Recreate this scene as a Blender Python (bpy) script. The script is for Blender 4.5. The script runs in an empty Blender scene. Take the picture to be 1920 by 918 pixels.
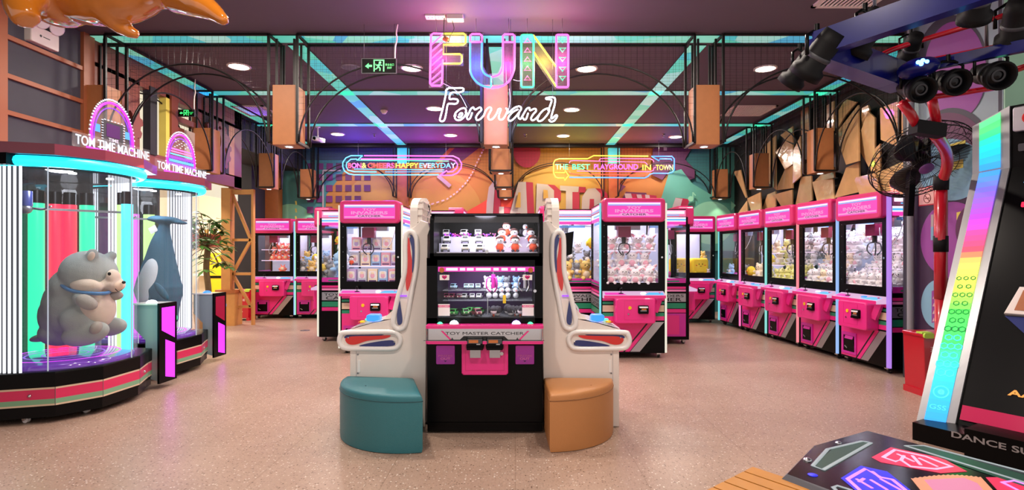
import bpy, math, random
from mathutils import Vector, Matrix
R = math.radians
random.seed(7)
SC = bpy.context.scene
COL = SC.collection

# ------------------------------------------------------------------ camera, world, lights, exposure
F, CX, CY, EYE = 1040.0, 966.0, 472.0, 1.4          # measured from the photograph (1920 x 918)
cam_d = bpy.data.cameras.new('camera')
cam_d.sensor_width = 36.0
cam_d.lens = F / 1920 * 36.0
cam_d.shift_x = -(CX - 960) / 1920
cam_d.shift_y = (CY - 459) / 1920
cam_d.clip_start = 0.05
cam = bpy.data.objects.new('camera', cam_d)
cam.location = (0, 0, EYE)
cam.rotation_euler = (R(90), 0, 0)
COL.objects.link(cam)
SC.camera = cam
SC.view_settings.view_transform = 'Standard'
SC.view_settings.look = 'None'
SC.view_settings.gamma = 1.0
SC.view_settings.use_curve_mapping = False
SC.view_settings.exposure = 0.2
SC.cycles.use_denoising = True
SC.cycles.max_bounces = 8
SC.cycles.diffuse_bounces = 4
SC.cycles.glossy_bounces = 4
SC.cycles.transmission_bounces = 6
SC.cycles.transparent_max_bounces = 24
SC.cycles.sample_clamp_indirect = 6.0
SC.cycles.caustics_reflective = False
SC.cycles.caustics_refractive = False
W_ = bpy.data.worlds.new('world')
SC.world = W_
W_.use_nodes = True
W_.node_tree.nodes['Background'].inputs[0].default_value = (1.0, 0.91, 0.88, 1)
W_.node_tree.nodes['Background'].inputs[1].default_value = 0.8
CEIL = 3.86
DOWNLIGHT_W = 48.0      # each ceiling downlight
BOX_SPOT_W = 14.0       # each little spot under a hanging wooden box
CASE_LAMP = 9.0          # led panel under each showcase roof
CASE_LED = 25.0         # led bars in the claw machine showcases
NEON = 1.0
NEON_W = 1.3            # light thrown by the neon signs

def P(px, py, Y):
    return Vector(((px - CX) * Y / F, Y, EYE + (CY - py) * Y / F))
def G(px, py, z=0.0):
    Y = F * (EYE - z) / (py - CY)
    return Vector(((px - CX) * Y / F, Y, z))
def PX(px, py, X):                                     # point on a wall X = const
    Y = X * F / (px - CX)
    return Vector((X, Y, EYE + (CY - py) * Y / F))

# ------------------------------------------------------------------ materials
def lin(h):
    if isinstance(h, str):
        h = h.lstrip('#')
        c = [int(h[i:i + 2], 16) / 255 for i in (0, 2, 4)]
        return tuple(x / 12.92 if x <= 0.04045 else ((x + 0.055) / 1.055) ** 2.4 for x in c)
    return tuple(h)
MATS = {}
def mat(name, col='#808080', rough=0.5, metal=0.0, em=None, es=0.0, coat=0.0, alpha=1.0, noise=0.0, nscale=40, bump=0.0, spec=0.5):
    m = bpy.data.materials.new(name)
    m.use_nodes = True
    nt = m.node_tree
    b = nt.nodes['Principled BSDF']
    c = lin(col)
    b.inputs['Base Color'].default_value = (*c, 1)
    b.inputs['Roughness'].default_value = rough
    b.inputs['Metallic'].default_value = metal
    b.inputs['Coat Weight'].default_value = coat
    b.inputs['Specular IOR Level'].default_value = spec
    if em is not None:
        b.inputs['Emission Color'].default_value = (*lin(em), 1)
        b.inputs['Emission Strength'].default_value = es
    if noise or bump:
        tc = nt.nodes.new('ShaderNodeTexCoord')
        n = nt.nodes.new('ShaderNodeTexNoise')
        n.inputs['Scale'].default_value = nscale
        n.inputs['Detail'].default_value = 4
        nt.links.new(tc.outputs['Object'], n.inputs['Vector'])
        if noise:
            mx = nt.nodes.new('ShaderNodeMix'); mx.data_type = 'RGBA'
            mx.inputs['A'].default_value = (*[x * (1 - noise) for x in c], 1)
            mx.inputs['B'].default_value = (*[min(1, x * (1 + noise)) for x in c], 1)
            nt.links.new(n.outputs['Fac'], mx.inputs['Factor'])
            nt.links.new(mx.outputs['Result'], b.inputs['Base Color'])
        if bump:
            bp = nt.nodes.new('ShaderNodeBump')
            bp.inputs['Strength'].default_value = bump
            bp.inputs['Distance'].default_value = 0.01
            nt.links.new(n.outputs['Fac'], bp.inputs['Height'])
            nt.links.new(bp.outputs['Normal'], b.inputs['Normal'])
    MATS[name] = m
    return m
def glow(name, col, s, warm=None):
    return mat(name, '#202020', 0.4, em=col, es=s)
def glassy(name, tint=(1, 1, 1), refl=0.10, rough=0.02, dif=0.0, dcol=(1, 1, 1)):
    """thin clear sheet: see-through, with a fresnel reflection; dif adds a frosted share"""
    m = bpy.data.materials.new(name); m.use_nodes = True
    nt = m.node_tree; nt.nodes.remove(nt.nodes['Principled BSDF'])
    out = nt.nodes['Material Output']
    tr = nt.nodes.new('ShaderNodeBsdfTransparent'); tr.inputs[0].default_value = (*tint, 1)
    gl = nt.nodes.new('ShaderNodeBsdfGlossy'); gl.inputs['Roughness'].default_value = rough
    lw = nt.nodes.new('ShaderNodeLayerWeight'); lw.inputs['Blend'].default_value = 0.25
    mt = nt.nodes.new('ShaderNodeMath'); mt.operation = 'MULTIPLY_ADD'
    mt.inputs[1].default_value = 0.13; mt.inputs[2].default_value = refl * 0.1
    nt.links.new(lw.outputs['Fresnel'], mt.inputs[0])
    mx = nt.nodes.new('ShaderNodeMixShader')
    nt.links.new(mt.outputs[0], mx.inputs[0])
    base = tr
    if dif:
        df = nt.nodes.new('ShaderNodeBsdfDiffuse'); df.inputs[0].default_value = (*dcol, 1)
        m2 = nt.nodes.new('ShaderNodeMixShader'); m2.inputs[0].default_value = dif
        nt.links.new(tr.outputs[0], m2.inputs[1]); nt.links.new(df.outputs[0], m2.inputs[2])
        base = m2
    nt.links.new(base.outputs[0], mx.inputs[1]); nt.links.new(gl.outputs[0], mx.inputs[2])
    nt.links.new(mx.outputs[0], out.inputs['Surface'])
    MATS[name] = m
    return m

mat('black', '#060607', 0.3, spec=0.14); mat('black_matte', '#0c0b0d', 0.6, spec=.2); mat('iron', '#15110f', 0.45, 0.3)
mat('pink', '#e62d86', 0.32, coat=0.2); mat('pink_deep', '#cb2469', 0.35, coat=0.2); mat('pink_pale', '#f48bc0', 0.4)
mat('magenta_paint', '#c92b9b', 0.4); mat('green_stripe', '#1f8a63', 0.4); mat('beige_stripe', '#d9c3a6', 0.4)
mat('chrome', '#cfcfd2', 0.18, 1.0); mat('silver', '#b9b9bd', 0.38, 0.8); mat('steel', '#8b8d92', 0.35, 0.9)
mat('white_plastic', '#eae0d8', 0.32, coat=0.15, noise=0.03, nscale=12); mat('white_gloss', '#f2efec', 0.2, coat=0.4)
mat('grey_paint', '#8e8f95', 0.5); mat('dark_grey', '#3a3b40', 0.5); mat('red_paint', '#b80f24', 0.3, coat=0.4)
mat('red_decal', '#d42a26', 0.25, coat=0.5); mat('blue_decal', '#232f6e', 0.25, coat=0.5)
mat('blue_truss', '#0d1262', 0.28, 0.0, spec=0.3, coat=0.12, noise=0.4, nscale=6); mat('lime', '#b7d84a', 0.5); mat('yellow', '#efc411', 0.5)
mat('teal_leather', '#2e737c', 0.42, bump=0.25, nscale=260, noise=0.06)
mat('tan_leather', '#c0834d', 0.45, bump=0.25, nscale=260, noise=0.06)
mat('seam_teal', '#24555d', 0.6); mat('seam_tan', '#8d5f37', 0.6)
mat('rubber', '#191919', 0.7); mat('white_paper', '#f3f1ef', 0.7); mat('black_ink', '#141216', 0.6)
mat('purple_box', '#b83cba', 0.35); mat('purple_dark', '#4b1660', 0.4)
mat('case_back', '#c8cde0', 0.25, 0.0); mat('case_floor', '#d9d5e6', 0.4); mat('carriage', '#8d1750', 0.35)
mat('amber', '#a85a20', 0.3, em='#d8782c', es=0.12)
mat('cable', '#cfd0d6', 0.4); mat('cable_black', '#1a1718', 0.5)
for n_, c_ in dict(plush_white='#f4f1f4', plush_pink='#f3b6c6', plush_coral='#f2806f', plush_cream='#f6e6c8', plush_yellow='#f2d53c',
                   plush_lemon='#eeeb93', plush_grey='#8f9299', plush_dark='#3d3b44', plush_orange='#ee5a37', plush_brown='#4c2a24',
                   plush_blue='#9cc4ec', plush_lilac='#cbb7e6', plush_tan='#e2c070').items():
    mat(n_, c_, 0.9, noise=0.06, nscale=90)
mat('bear_fur', '#a2aba6', 0.95, noise=0.12, nscale=220, bump=0.5); mat('bear_pale', '#d8c7b4', 0.95, noise=0.06, nscale=220, bump=0.3)
mat('bear_paw', '#a39f96', 0.95, noise=0.1, nscale=220, bump=0.4)
mat('whale_blue', '#35627a', 0.95, noise=0.3, nscale=160, bump=0.5); mat('whale_white', '#cfd9e0', 0.95, noise=0.08, nscale=160, bump=0.4)
mat('eye_black', '#0a0a0a', 0.15); mat('collar_blue', '#3b7bb0', 0.6)
mat('wood_box', '#a86b3f', 0.5, noise=0.12, nscale=14); mat('wood_light', '#c68c4d', 0.5, noise=0.12, nscale=12); mat('wood_post', '#a8602f', 0.5, noise=0.15, nscale=12)
mat('brown_sign', '#7a3a2c', 0.5); mat('brown_light', '#a5613d', 0.5)
mat('amber_animal', '#c2711c', 0.14, coat=0.9, noise=0.2, nscale=5)
mat('gold_board', '#c79d6c', 0.22, 0.0, coat=1.0, noise=0.18, nscale=7, bump=0.7)
mat('bench_wood', '#bd7d22', 0.4, noise=0.15, nscale=9, coat=0.2); mat('bench_gap', '#3c2009', 0.8)
mat('leaf', '#4d7a33', 0.45, noise=0.25, nscale=30); mat('bark', '#6d5a38', 0.8, noise=0.2, nscale=30); mat('pot', '#b99a74', 0.6)
mat('cream_wall', '#e9dcc4', 0.7); mat('mall_red', '#8a2f2a', 0.6); mat('mall_grey', '#b9b4ac', 0.6)
glow('lamp_warm', '#fff0da', 9.0); glow('lamp_white', '#ffffff', 9.0); glow('case_led', '#eef0ff', CASE_LED)
glow('mall_glow', '#f6e9cc', .85); glow('bulb_row', '#ffe7b5', 4.0); glow('mall_white', '#f6f4ff', 2.2)
for n_, c_, s_ in [('neon_pink', '#ff4fd0', 3.0), ('neon_rose', '#ff5a9a', 2.6), ('neon_blue', '#3d8bff', 2.4), ('neon_cyan', '#55c8ff', 1.7), ('neon_yellow', '#ffe94a', 1.6),
                   ('neon_green', '#35f59a', 2.2), ('neon_white', '#dfe6ff', 4.5), ('neon_red', '#ff4038', 2.6), ('neon_orange', '#ff9a5a', 2.6),
                   ('strip_white', '#fbf4e0', .8), ('strip_cyan', '#7fe6f0', .8), ('strip_lilac', '#bd86f2', .8), ('strip_blue', '#9fc6ff', .8), ('strip_salmon', '#ff8f9a', .85),
                   ('strip_teal', '#8fe6de', .8), ('strip_pink', '#ff7fc0', .85), ('strip_mint', '#a8f7cf', .9),
                   ('led_cyan', '#19d3f2', 2.2), ('led_magenta', '#e52cff', 1.9), ('led_purple', '#8a2bff', 1.6), ('led_pinkline', '#ff7ad2', 2.0),
                   ('btn_white', '#dff3ff', 4.0), ('btn_green', '#45f0a0', 1.8), ('btn_blue', '#2a8cff', 1.3), ('btn_purple', '#c79bff', 3.0),
                   ('tube_green', '#1fdc9a', 1.5), ('tube_red', '#ff2348', 1.5), ('tube_lime', '#b5f08a', 1.4), ('tube_cyan', '#4ad6ee', 1.5), ('tube_magenta', '#e63be0', 1.5), ('tube_white', '#f4f6ff', 1.0),
                   ('sign_pink', '#f63cb8', 0.9), ('sign_pale', '#f79ad8', .85), ('sign_white', '#fbdcf4', 1.15), ('sign_blue', '#58b8f0', 1.0),
                   ('exit_green', '#3dfc7a', 1.6), ('letter_white', '#eef0ff', 1.15), ('deck_glow', '#f5c6ee', 0.7), ('spot_blue', '#5fb4ff', 6.0)]:
    glow(n_, c_, s_ * NEON)
glassy('glass'); glassy('glass_soft', (0.98, 0.98, 1.0), 0.14); glassy('acrylic', (1, 1, 1), 0.03, 0.1, 0.045)
MATS['acrylic'].node_tree.nodes['Math'].inputs[1].default_value = 0.02; MATS['acrylic'].node_tree.nodes['Math'].inputs[2].default_value = 0.0
glassy('tube_glass', (0.96, 0.98, 1.0), 0.22, 0.03, 0.03); glassy('shelf_clear', (0.96, 0.98, 1), 0.2, 0.05, 0.10)
glassy('clear_plate'); MATS['clear_plate'].node_tree.nodes['Math'].inputs[1].default_value = 0.02; MATS['clear_plate'].node_tree.nodes['Math'].inputs[2].default_value = 0.0
glow('edge_dim', '#dfe6f4', .55)
# text-like decals on glass
glassy('decal_blue', (0.35, 0.6, 0.95), 0.1, 0.1, 0.35, (0.15, 0.4, 0.9)); glassy('decal_pink', (0.95, 0.35, 0.7), 0.1, 0.1, 0.5, (0.9, 0.2, 0.55))

def nodes_of(name, rough=0.5):
    m = bpy.data.materials.new(name); m.use_nodes = True; MATS[name] = m
    nt = m.node_tree; b = nt.nodes['Principled BSDF']; b.inputs['Roughness'].default_value = rough
    tc = nt.nodes.new('ShaderNodeTexCoord')
    return m, nt, b, tc
def N(nt, t, **kw):
    n = nt.nodes.new(t)
    for k, v in kw.items():
        setattr(n, k, v)
    return n
def ramp(nt, stops, interp='LINEAR'):
    r = nt.nodes.new('ShaderNodeValToRGB'); r.color_ramp.interpolation = interp
    e = r.color_ramp.elements
    while len(e) < len(stops): e.new(0.5)
    for i, (p, c) in enumerate(stops):
        e[i].position = p; e[i].color = (*lin(c), 1)
    return r
# terrazzo floor
m, nt, b, tc = nodes_of('terrazzo', 0.34); b.inputs['Specular IOR Level'].default_value = 0.32
v1 = N(nt, 'ShaderNodeTexVoronoi'); v1.inputs['Scale'].default_value = 62
v2 = N(nt, 'ShaderNodeTexVoronoi'); v2.inputs['Scale'].default_value = 120
ns = N(nt, 'ShaderNodeTexNoise'); ns.inputs['Scale'].default_value = 0.9; ns.inputs['Detail'].default_value = 5
for n in (v1, v2, ns): nt.links.new(tc.outputs['Object'], n.inputs['Vector'])
base = ramp(nt, [(0.35, '#a68a78'), (0.65, '#b89c8a')]); nt.links.new(ns.outputs['Fac'], base.inputs[0])
sep = N(nt, 'ShaderNodeSeparateColor'); nt.links.new(v1.outputs['Color'], sep.inputs[0])
chip = ramp(nt, [(0, '#5a4437'), (0.10, '#7a5b47'), (0.16, '#a68a78'), (0.82, '#b49886'), (0.9, '#dccdbf'), (1.0, '#e8ded4')])
nt.links.new(sep.outputs[0], chip.inputs[0])
mask = ramp(nt, [(0.28, '#ffffff'), (0.38, '#000000')]); nt.links.new(v1.outputs['Distance'], mask.inputs[0])
mx = N(nt, 'ShaderNodeMix', data_type='RGBA'); nt.links.new(mask.outputs[0], mx.inputs['Factor'])
nt.links.new(base.outputs[0], mx.inputs['A']); nt.links.new(chip.outputs[0], mx.inputs['B'])
sep2 = N(nt, 'ShaderNodeSeparateColor'); nt.links.new(v2.outputs['Color'], sep2.inputs[0])
fine = ramp(nt, [(0.0, '#c9c9c9'), (0.12, '#f0f0f0'), (0.85, '#f0f0f0'), (1.0, '#ffffff')]); nt.links.new(sep2.outputs[1], fine.inputs[0])
mx2 = N(nt, 'ShaderNodeMix', data_type='RGBA', blend_type='MULTIPLY'); mx2.inputs['Factor'].default_value = 1
nt.links.new(mx.outputs['Result'], mx2.inputs['A']); nt.links.new(fine.outputs[0], mx2.inputs['B'])
bk = N(nt, 'ShaderNodeTexBrick', offset=0.0); bk.inputs['Scale'].default_value = 1.0
bk.inputs['Brick Width'].default_value = 0.8; bk.inputs['Row Height'].default_value = 0.8; bk.inputs['Mortar Size'].default_value = 0.0025
bk.inputs['Color1'].default_value = bk.inputs['Color2'].default_value = (1, 1, 1, 1); bk.inputs['Mortar'].default_value = (0.72, 0.68, 0.64, 1)
nt.links.new(tc.outputs['Object'], bk.inputs['Vector'])
mx3 = N(nt, 'ShaderNodeMix', data_type='RGBA', blend_type='MULTIPLY'); mx3.inputs['Factor'].default_value = 1
nt.links.new(mx2.outputs['Result'], mx3.inputs['A']); nt.links.new(bk.outputs['Color'], mx3.inputs['B'])
nt.links.new(mx3.outputs['Result'], b.inputs['Base Color'])
# painted teal patchwork of the ceiling strips
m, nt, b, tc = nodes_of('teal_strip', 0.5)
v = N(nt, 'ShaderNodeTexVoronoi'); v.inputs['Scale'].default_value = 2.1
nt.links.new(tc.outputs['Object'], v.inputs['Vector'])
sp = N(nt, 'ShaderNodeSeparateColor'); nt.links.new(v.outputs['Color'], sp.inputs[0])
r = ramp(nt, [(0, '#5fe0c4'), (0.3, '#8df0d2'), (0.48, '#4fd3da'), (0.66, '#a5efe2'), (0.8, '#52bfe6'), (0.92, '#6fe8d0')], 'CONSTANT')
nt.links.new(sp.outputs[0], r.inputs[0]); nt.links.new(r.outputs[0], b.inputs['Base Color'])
nt.links.new(r.outputs[0], b.inputs['Emission Color']); b.inputs['Emission Strength'].default_value = 0.42      # glow added in the pattern's own colours to brighten the strips
mat('strip_edge', '#24443f', 0.6)
mat('ceiling_paint', '#5f565e', 0.75, noise=0.05, nscale=3); mat('wall_dark', '#25232a', 0.7, noise=0.15, nscale=4)
mat('wall_slate', '#45464e', 0.75, noise=0.12, nscale=5); mat('wall_black', '#17120f', 0.6)
for n_, c_ in dict(mural_teal='#3f7f7c', mural_dark='#39505c', mural_orange='#ad7430', mural_amber='#b3883c', mural_red='#d8412f', mural_crimson='#981a38', mural_purple='#6a2a62',
                   mural_grey='#a79a98', mural_pale='#c9b3ad', mural_green='#57a08a', mural_mint='#86c7a2', mural_blue='#587f93', mural_plum='#5c2f50',
                   mural_steel='#8ea2a8', mural_lightgreen='#9cc9ac', mural_violet='#8b3f8f', mural_yellow='#d9c65a', mural_sky='#7ba7bd', mural_charcoal='#3c3a48', mural_deepplum='#3a2440').items():
    mat(n_, c_, 0.65, noise=0.05, nscale=6)

# ------------------------------------------------------------------ mesh builder
def rot_to(d):
    d = Vector(d).normalized()
    return d.to_track_quat('Z', 'Y').to_matrix().to_4x4()
TEXT_CACHE = {}
def text_geo(s, bold=0.0, ext=0.0, bevel=0.0, outline=False, shear=0.0, spacing=1.0):
    key = (s, bold, ext, bevel, outline, shear, spacing)
    if key in TEXT_CACHE: return TEXT_CACHE[key]
    cu = bpy.data.curves.new('lettering', 'FONT')
    cu.body = s; cu.size = 1.0; cu.offset = bold; cu.extrude = ext; cu.shear = shear; cu.space_character = spacing
    cu.resolution_u = 4
    if outline:
        cu.fill_mode = 'NONE'; cu.bevel_depth = bevel; cu.bevel_resolution = 1
    o = bpy.data.objects.new('lettering', cu); COL.objects.link(o)
    dg = bpy.context.evaluated_depsgraph_get()
    me = o.evaluated_get(dg).to_mesh()
    vs = [tuple(v.co) for v in me.vertices]; fs = [tuple(p.vertices) for p in me.polygons]
    o.evaluated_get(dg).to_mesh_clear()
    bpy.data.objects.remove(o); bpy.data.curves.remove(cu)
    TEXT_CACHE[key] = (vs, fs)
    return vs, fs
def rrect(w, h, r, n=4, cx=0, cy=0):
    pts = []
    for qx, qy, a0 in ((1, 1, 0), (-1, 1, 90), (-1, -1, 180), (1, -1, 270)):
        for i in range(n + 1):
            a = R(a0 + 90 * i / n)
            pts.append((cx + qx * (w / 2 - r) + r * math.cos(a), cy + qy * (h / 2 - r) + r * math.sin(a)))
    return pts
def catmull(pts, n=6, closed=False):
    pts = [Vector(p) for p in pts]
    out = []
    m = len(pts)
    rng = range(m) if closed else range(m - 1)
    for i in rng:
        p0 = pts[(i - 1) % m] if closed or i > 0 else pts[i]
        p1 = pts[i]; p2 = pts[(i + 1) % m]
        p3 = pts[(i + 2) % m] if closed or i + 2 < m else p2
        for k in range(n):
            t = k / n
            out.append(0.5 * ((2 * p1) + (p2 - p0) * t + (2 * p0 - 5 * p1 + 4 * p2 - p3) * t * t + (3 * p1 - p0 - 3 * p2 + p3) * t ** 3))
    if not closed: out.append(pts[-1])
    return out
class MB:
    def __init__(s, m='black'):
        s.v, s.f, s.fm, s.fs, s.cur, s.M = [], [], [], [], m, None
    def m(s, name): s.cur = name; return s
    def at(s, M): s.M = M; return s
    def add(s, vs, fs, smooth=False):
        k = len(s.v)
        for p in vs:
            p = Vector(p)
            s.v.append(s.M @ p if s.M is not None else p)
        for f in fs:
            s.f.append([k + i for i in f]); s.fm.append(s.cur); s.fs.append(smooth)
        return s
    def box(s, c, d, rz=0.0, M=None):
        x, y, z = (q / 2 for q in d)
        vs = [Vector((sx * x, sy * y, sz * z)) for sx in (-1, 1) for sy in (-1, 1) for sz in (-1, 1)]
        Q = M if M is not None else Matrix.Rotation(rz, 3, 'Z')
        vs = [Q @ v + Vector(c) for v in vs]
        return s.add(vs, [(0, 1, 3, 2), (4, 6, 7, 5), (0, 4, 5, 1), (2, 3, 7, 6), (0, 2, 6, 4), (1, 5, 7, 3)])
    def bx(s, x0, x1, y0, y1, z0, z1):
        return s.box(((x0 + x1) / 2, (y0 + y1) / 2, (z0 + z1) / 2), (x1 - x0, y1 - y0, z1 - z0))
    def bar(s, a, b, w, h=None):
        a, b = Vector(a), Vector(b); h = h or w
        Q = rot_to(b - a).to_3x3()
        return s.box((a + b) / 2, (w, h, (b - a).length), M=Q)
    def poly(s, pts): return s.add(pts, [tuple(range(len(pts)))])
    def prism(s, pts, o, ux, uy, depth, ch=0.0, smooth=False):
        """outline pts (2-D) in plane (ux, uy) at o, pushed 'depth' along ux x uy; ch chamfers the far rim"""
        o, ux, uy = Vector(o), Vector(ux), Vector(uy); un = ux.cross(uy).normalized()
        n = len(pts)
        cx = sum(p[0] for p in pts) / n; cy = sum(p[1] for p in pts) / n
        rings = [(0, 0.0), (depth - ch, 0.0)] if ch else [(0, 0), (depth, 0)]
        vs = []
        def ring(d, ins):
            for i, (x, y) in enumerate(pts):
                if ins:
                    L = math.hypot(x - cx, y - cy) or 1
                    x, y = x - (x - cx) / L * ins, y - (y - cy) / L * ins
                vs.append(o + ux * x + uy * y + un * d)
        ring(0, 0)
        if ch:
            ring(depth - ch, 0); ring(depth - ch * 0.3, ch * 0.3); ring(depth, ch)
        else:
            ring(depth, 0)
        nr = len(vs) // n
        fs = [tuple(reversed(range(n)))]
        s.add(vs, [])
        k = len(s.v) - len(vs)
        def put(f, sm): s.f.append([k + i for i in f]); s.fm.append(s.cur); s.fs.append(sm)
        put(fs[0], False)
        for r_ in range(nr - 1):
            for i in range(n):
                j = (i + 1) % n
                put((r_ * n + i, r_ * n + j, (r_ + 1) * n + j, (r_ + 1) * n + i), smooth)
        put(tuple((nr - 1) * n + i for i in range(n)), False)
        return s
    def cyl(s, a, b, r0, r1=None, seg=16, caps=True, smooth=True):
        a, b = Vector(a), Vector(b); r1 = r0 if r1 is None else r1
        Q = rot_to(b - a).to_3x3()
        vs = []
        for c, r in ((a, r0), (b, r1)):
            for i in range(seg):
                t = 2 * math.pi * i / seg
                vs.append(c + Q @ Vector((r * math.cos(t), r * math.sin(t), 0)))
        s.add(vs, [(i, (i + 1) % seg, seg + (i + 1) % seg, seg + i) for i in range(seg)], smooth)
        if caps:
            s.add(vs, [tuple(reversed(range(seg))), tuple(range(seg, 2 * seg))])
        return s
    def tube(s, pts, r, seg=8, closed=False, radii=None, flat=1.0):
        pts = [Vector(p) for p in pts]; n = len(pts)
        vs = []; up = None
        for i, p in enumerate(pts):
            d = (pts[(i + 1) % n] - pts[(i - 1) % n]) if closed else (pts[min(i + 1, n - 1)] - pts[max(i - 1, 0)])
            if d.length < 1e-9: d = Vector((0, 0, 1))
            d.normalize()
            if up is None:
                up = Vector((0, 0, 1)) if abs(d.z) < 0.9 else Vector((0, 1, 0))
            a = d.cross(up)
            if a.length < 1e-6: a = d.cross(Vector((1, 0, 0)))
            a.normalize(); up = a.cross(d).normalized()
            rr = radii[i] if radii else r
            for k in range(seg):
                t = 2 * math.pi * k / seg
                vs.append(p + (a * math.cos(t) + up * math.sin(t) * flat) * rr)
        fs = []
        for i in range(n if closed else n - 1):
            j = (i + 1) % n
            for k in range(seg):
                l = (k + 1) % seg
                fs.append((i * seg + k, i * seg + l, j * seg + l, j * seg + k))
        if not closed:
            fs += [tuple(reversed(range(seg))), tuple(range((n - 1) * seg, n * seg))]
        return s.add(vs, fs, True)
    def ball(s, c, r, seg=12, rings=8, rot=None):
        r = (r, r, r) if not hasattr(r, '__len__') else r
        Q = rot or Matrix.Identity(3); c = Vector(c)
        vs = [c + Q @ Vector((0, 0, r[2]))]
        for i in range(1, rings):
            t = math.pi * i / rings
            for k in range(seg):
                a = 2 * math.pi * k / seg
                vs.append(c + Q @ Vector((r[0] * math.sin(t) * math.cos(a), r[1] * math.sin(t) * math.sin(a), r[2] * math.cos(t))))
        vs.append(c + Q @ Vector((0, 0, -r[2])))
        fs = [(0, 1 + k, 1 + (k + 1) % seg) for k in range(seg)]
        for i in range(rings - 2):
            for k in range(seg):
                a = 1 + i * seg + k; b2 = 1 + i * seg + (k + 1) % seg
                fs.append((a, a + seg, b2 + seg, b2))
        L = len(vs) - 1
        fs += [(L, 1 + (rings - 2) * seg + (k + 1) % seg, 1 + (rings - 2) * seg + k) for k in range(seg)]
        return s.add(vs, fs, True)
    def lathe(s, prof, c=(0, 0, 0), seg=24, axis=None, a0=0, a1=360):
        Q = rot_to(axis).to_3x3() if axis is not None else Matrix.Identity(3)
        c = Vector(c); full = abs(a1 - a0) >= 360; n = seg if full else seg + 1
        vs = []
        for r, z in prof:
            for k in range(n):
                a = R(a0 + (a1 - a0) * k / seg)
                vs.append(c + Q @ Vector((r * math.cos(a), r * math.sin(a), z)))
        fs = []
        for i in range(len(prof) - 1):
            for k in range(seg if full else seg):
                l = (k + 1) % n
                fs.append((i * n + k, i * n + l, (i + 1) * n + l, (i + 1) * n + k))
        return s.add(vs, fs, True)
    def text(s, body, o, ux, uy, w, h, bold=0.0, ext=0.0, shear=0.0, outline=False, bevel=0.0, spacing=1.0, centre=True):
        vs, fs = text_geo(body, bold, ext, bevel, outline, shear, spacing)
        if not vs: return s
        x0 = min(v[0] for v in vs); x1 = max(v[0] for v in vs); y0 = min(v[1] for v in vs); y1 = max(v[1] for v in vs)
        kx, ky = w / (x1 - x0), h / (y1 - y0)
        o, ux, uy = Vector(o), Vector(ux), Vector(uy); un = ux.cross(uy).normalized()
        mx_, my_ = ((x0 + x1) / 2, (y0 + y1) / 2) if centre else (x0, y0)
        return s.add([o + ux * ((v[0] - mx_) * kx) + uy * ((v[1] - my_) * ky) + un * (v[2] * min(kx, ky) + ext * min(kx, ky)) for v in vs], fs)
    def mesh(s, name, off=None):
        me = bpy.data.meshes.new(name)
        off = Vector(off) if off is not None else Vector()
        me.from_pydata([tuple(v - off) for v in s.v], [], s.f)
        names = list(dict.fromkeys(s.fm))
        for n_ in names: me.materials.append(MATS[n_])
        ix = {n_: i for i, n_ in enumerate(names)}
        me.polygons.foreach_set('material_index', [ix[q] for q in s.fm])
        me.polygons.foreach_set('use_smooth', s.fs)
        me.update()
        return me

# ------------------------------------------------------------------ objects
def tag(o, label=None, cat=None, group=None, kind=None):
    if label: o['label'] = label
    if cat: o['category'] = cat
    if group: o['group'] = group
    if kind: o['kind'] = kind
    return o
def link(name, data, parent=None, loc=(0, 0, 0)):
    o = bpy.data.objects.new(name, data); COL.objects.link(o); o.location = loc
    if parent is not None: o.parent = parent
    return o
def thing(name, label, cat, loc=(0, 0, 0), rz=0.0, group=None):
    o = link(name, None, None, loc); o.rotation_euler = (0, 0, rz); o.empty_display_size = 0.1
    return tag(o, label, cat, group)
def part(name, mb, parent, label=None):
    """a part whose shapes were given in its thing's own coordinates"""
    o = link(name, mb.mesh(name), parent)
    if label: o['label'] = label
    return o
def wroot(o):
    v = Vector()
    while o is not None: v += o.location; o = o.parent
    return v
def wpart(name, mb, parent, label=None):
    """a part whose shapes were given in room coordinates (its thing is not turned)"""
    o = link(name, mb.mesh(name, wroot(parent)), parent)
    if label: o['label'] = label
    return o
def solo(name, mb, label, cat, loc, group=None):
    """a one-mesh thing; shapes in room coordinates"""
    o = link(name, mb.mesh(name, loc), None, loc)
    return tag(o, label, cat, group)
def struct(name, mb, parent=None):
    o = link(name, mb.mesh(name), parent)
    if parent is None: o['kind'] = 'structure'
    return o
SHARED = {}
def shared(name, key, build, parent, label=None):
    """a part whose mesh data is shared by every copy"""
    if key not in SHARED: SHARED[key] = build().mesh(name)
    o = link(name, SHARED[key], parent)
    if label: o['label'] = label
    return o
def lamp(name, kind, loc, energy, col, size=0.2, rot=(0, 0, 0), parent=None, spot=None, blend=0.6):
    l = bpy.data.lights.new(name, kind); l.energy = energy; l.color = lin(col)
    if kind == 'AREA': l.shape = 'DISK'; l.size = size
    else: l.shadow_soft_size = size
    if spot: l.spot_size = R(spot); l.spot_blend = blend
    o = link(name, l, parent, loc); o.rotation_euler = rot
    return o
# ================================================================== the room
XB = [-4.75, -2.6, -0.22, 2.17, 4.7]           # columns of the hanging boxes
YB = [6.38, 8.55, 10.7, 12.85]                # rows
b = MB('terrazzo'); b.bx(-10, 6, -1.5, 17, -0.1, 0); struct('floor', b)
b = MB('ceiling_paint'); b.bx(-6.2, 6, -1.5, 13.2, CEIL, CEIL + 0.1); struct('ceiling', b)

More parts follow.
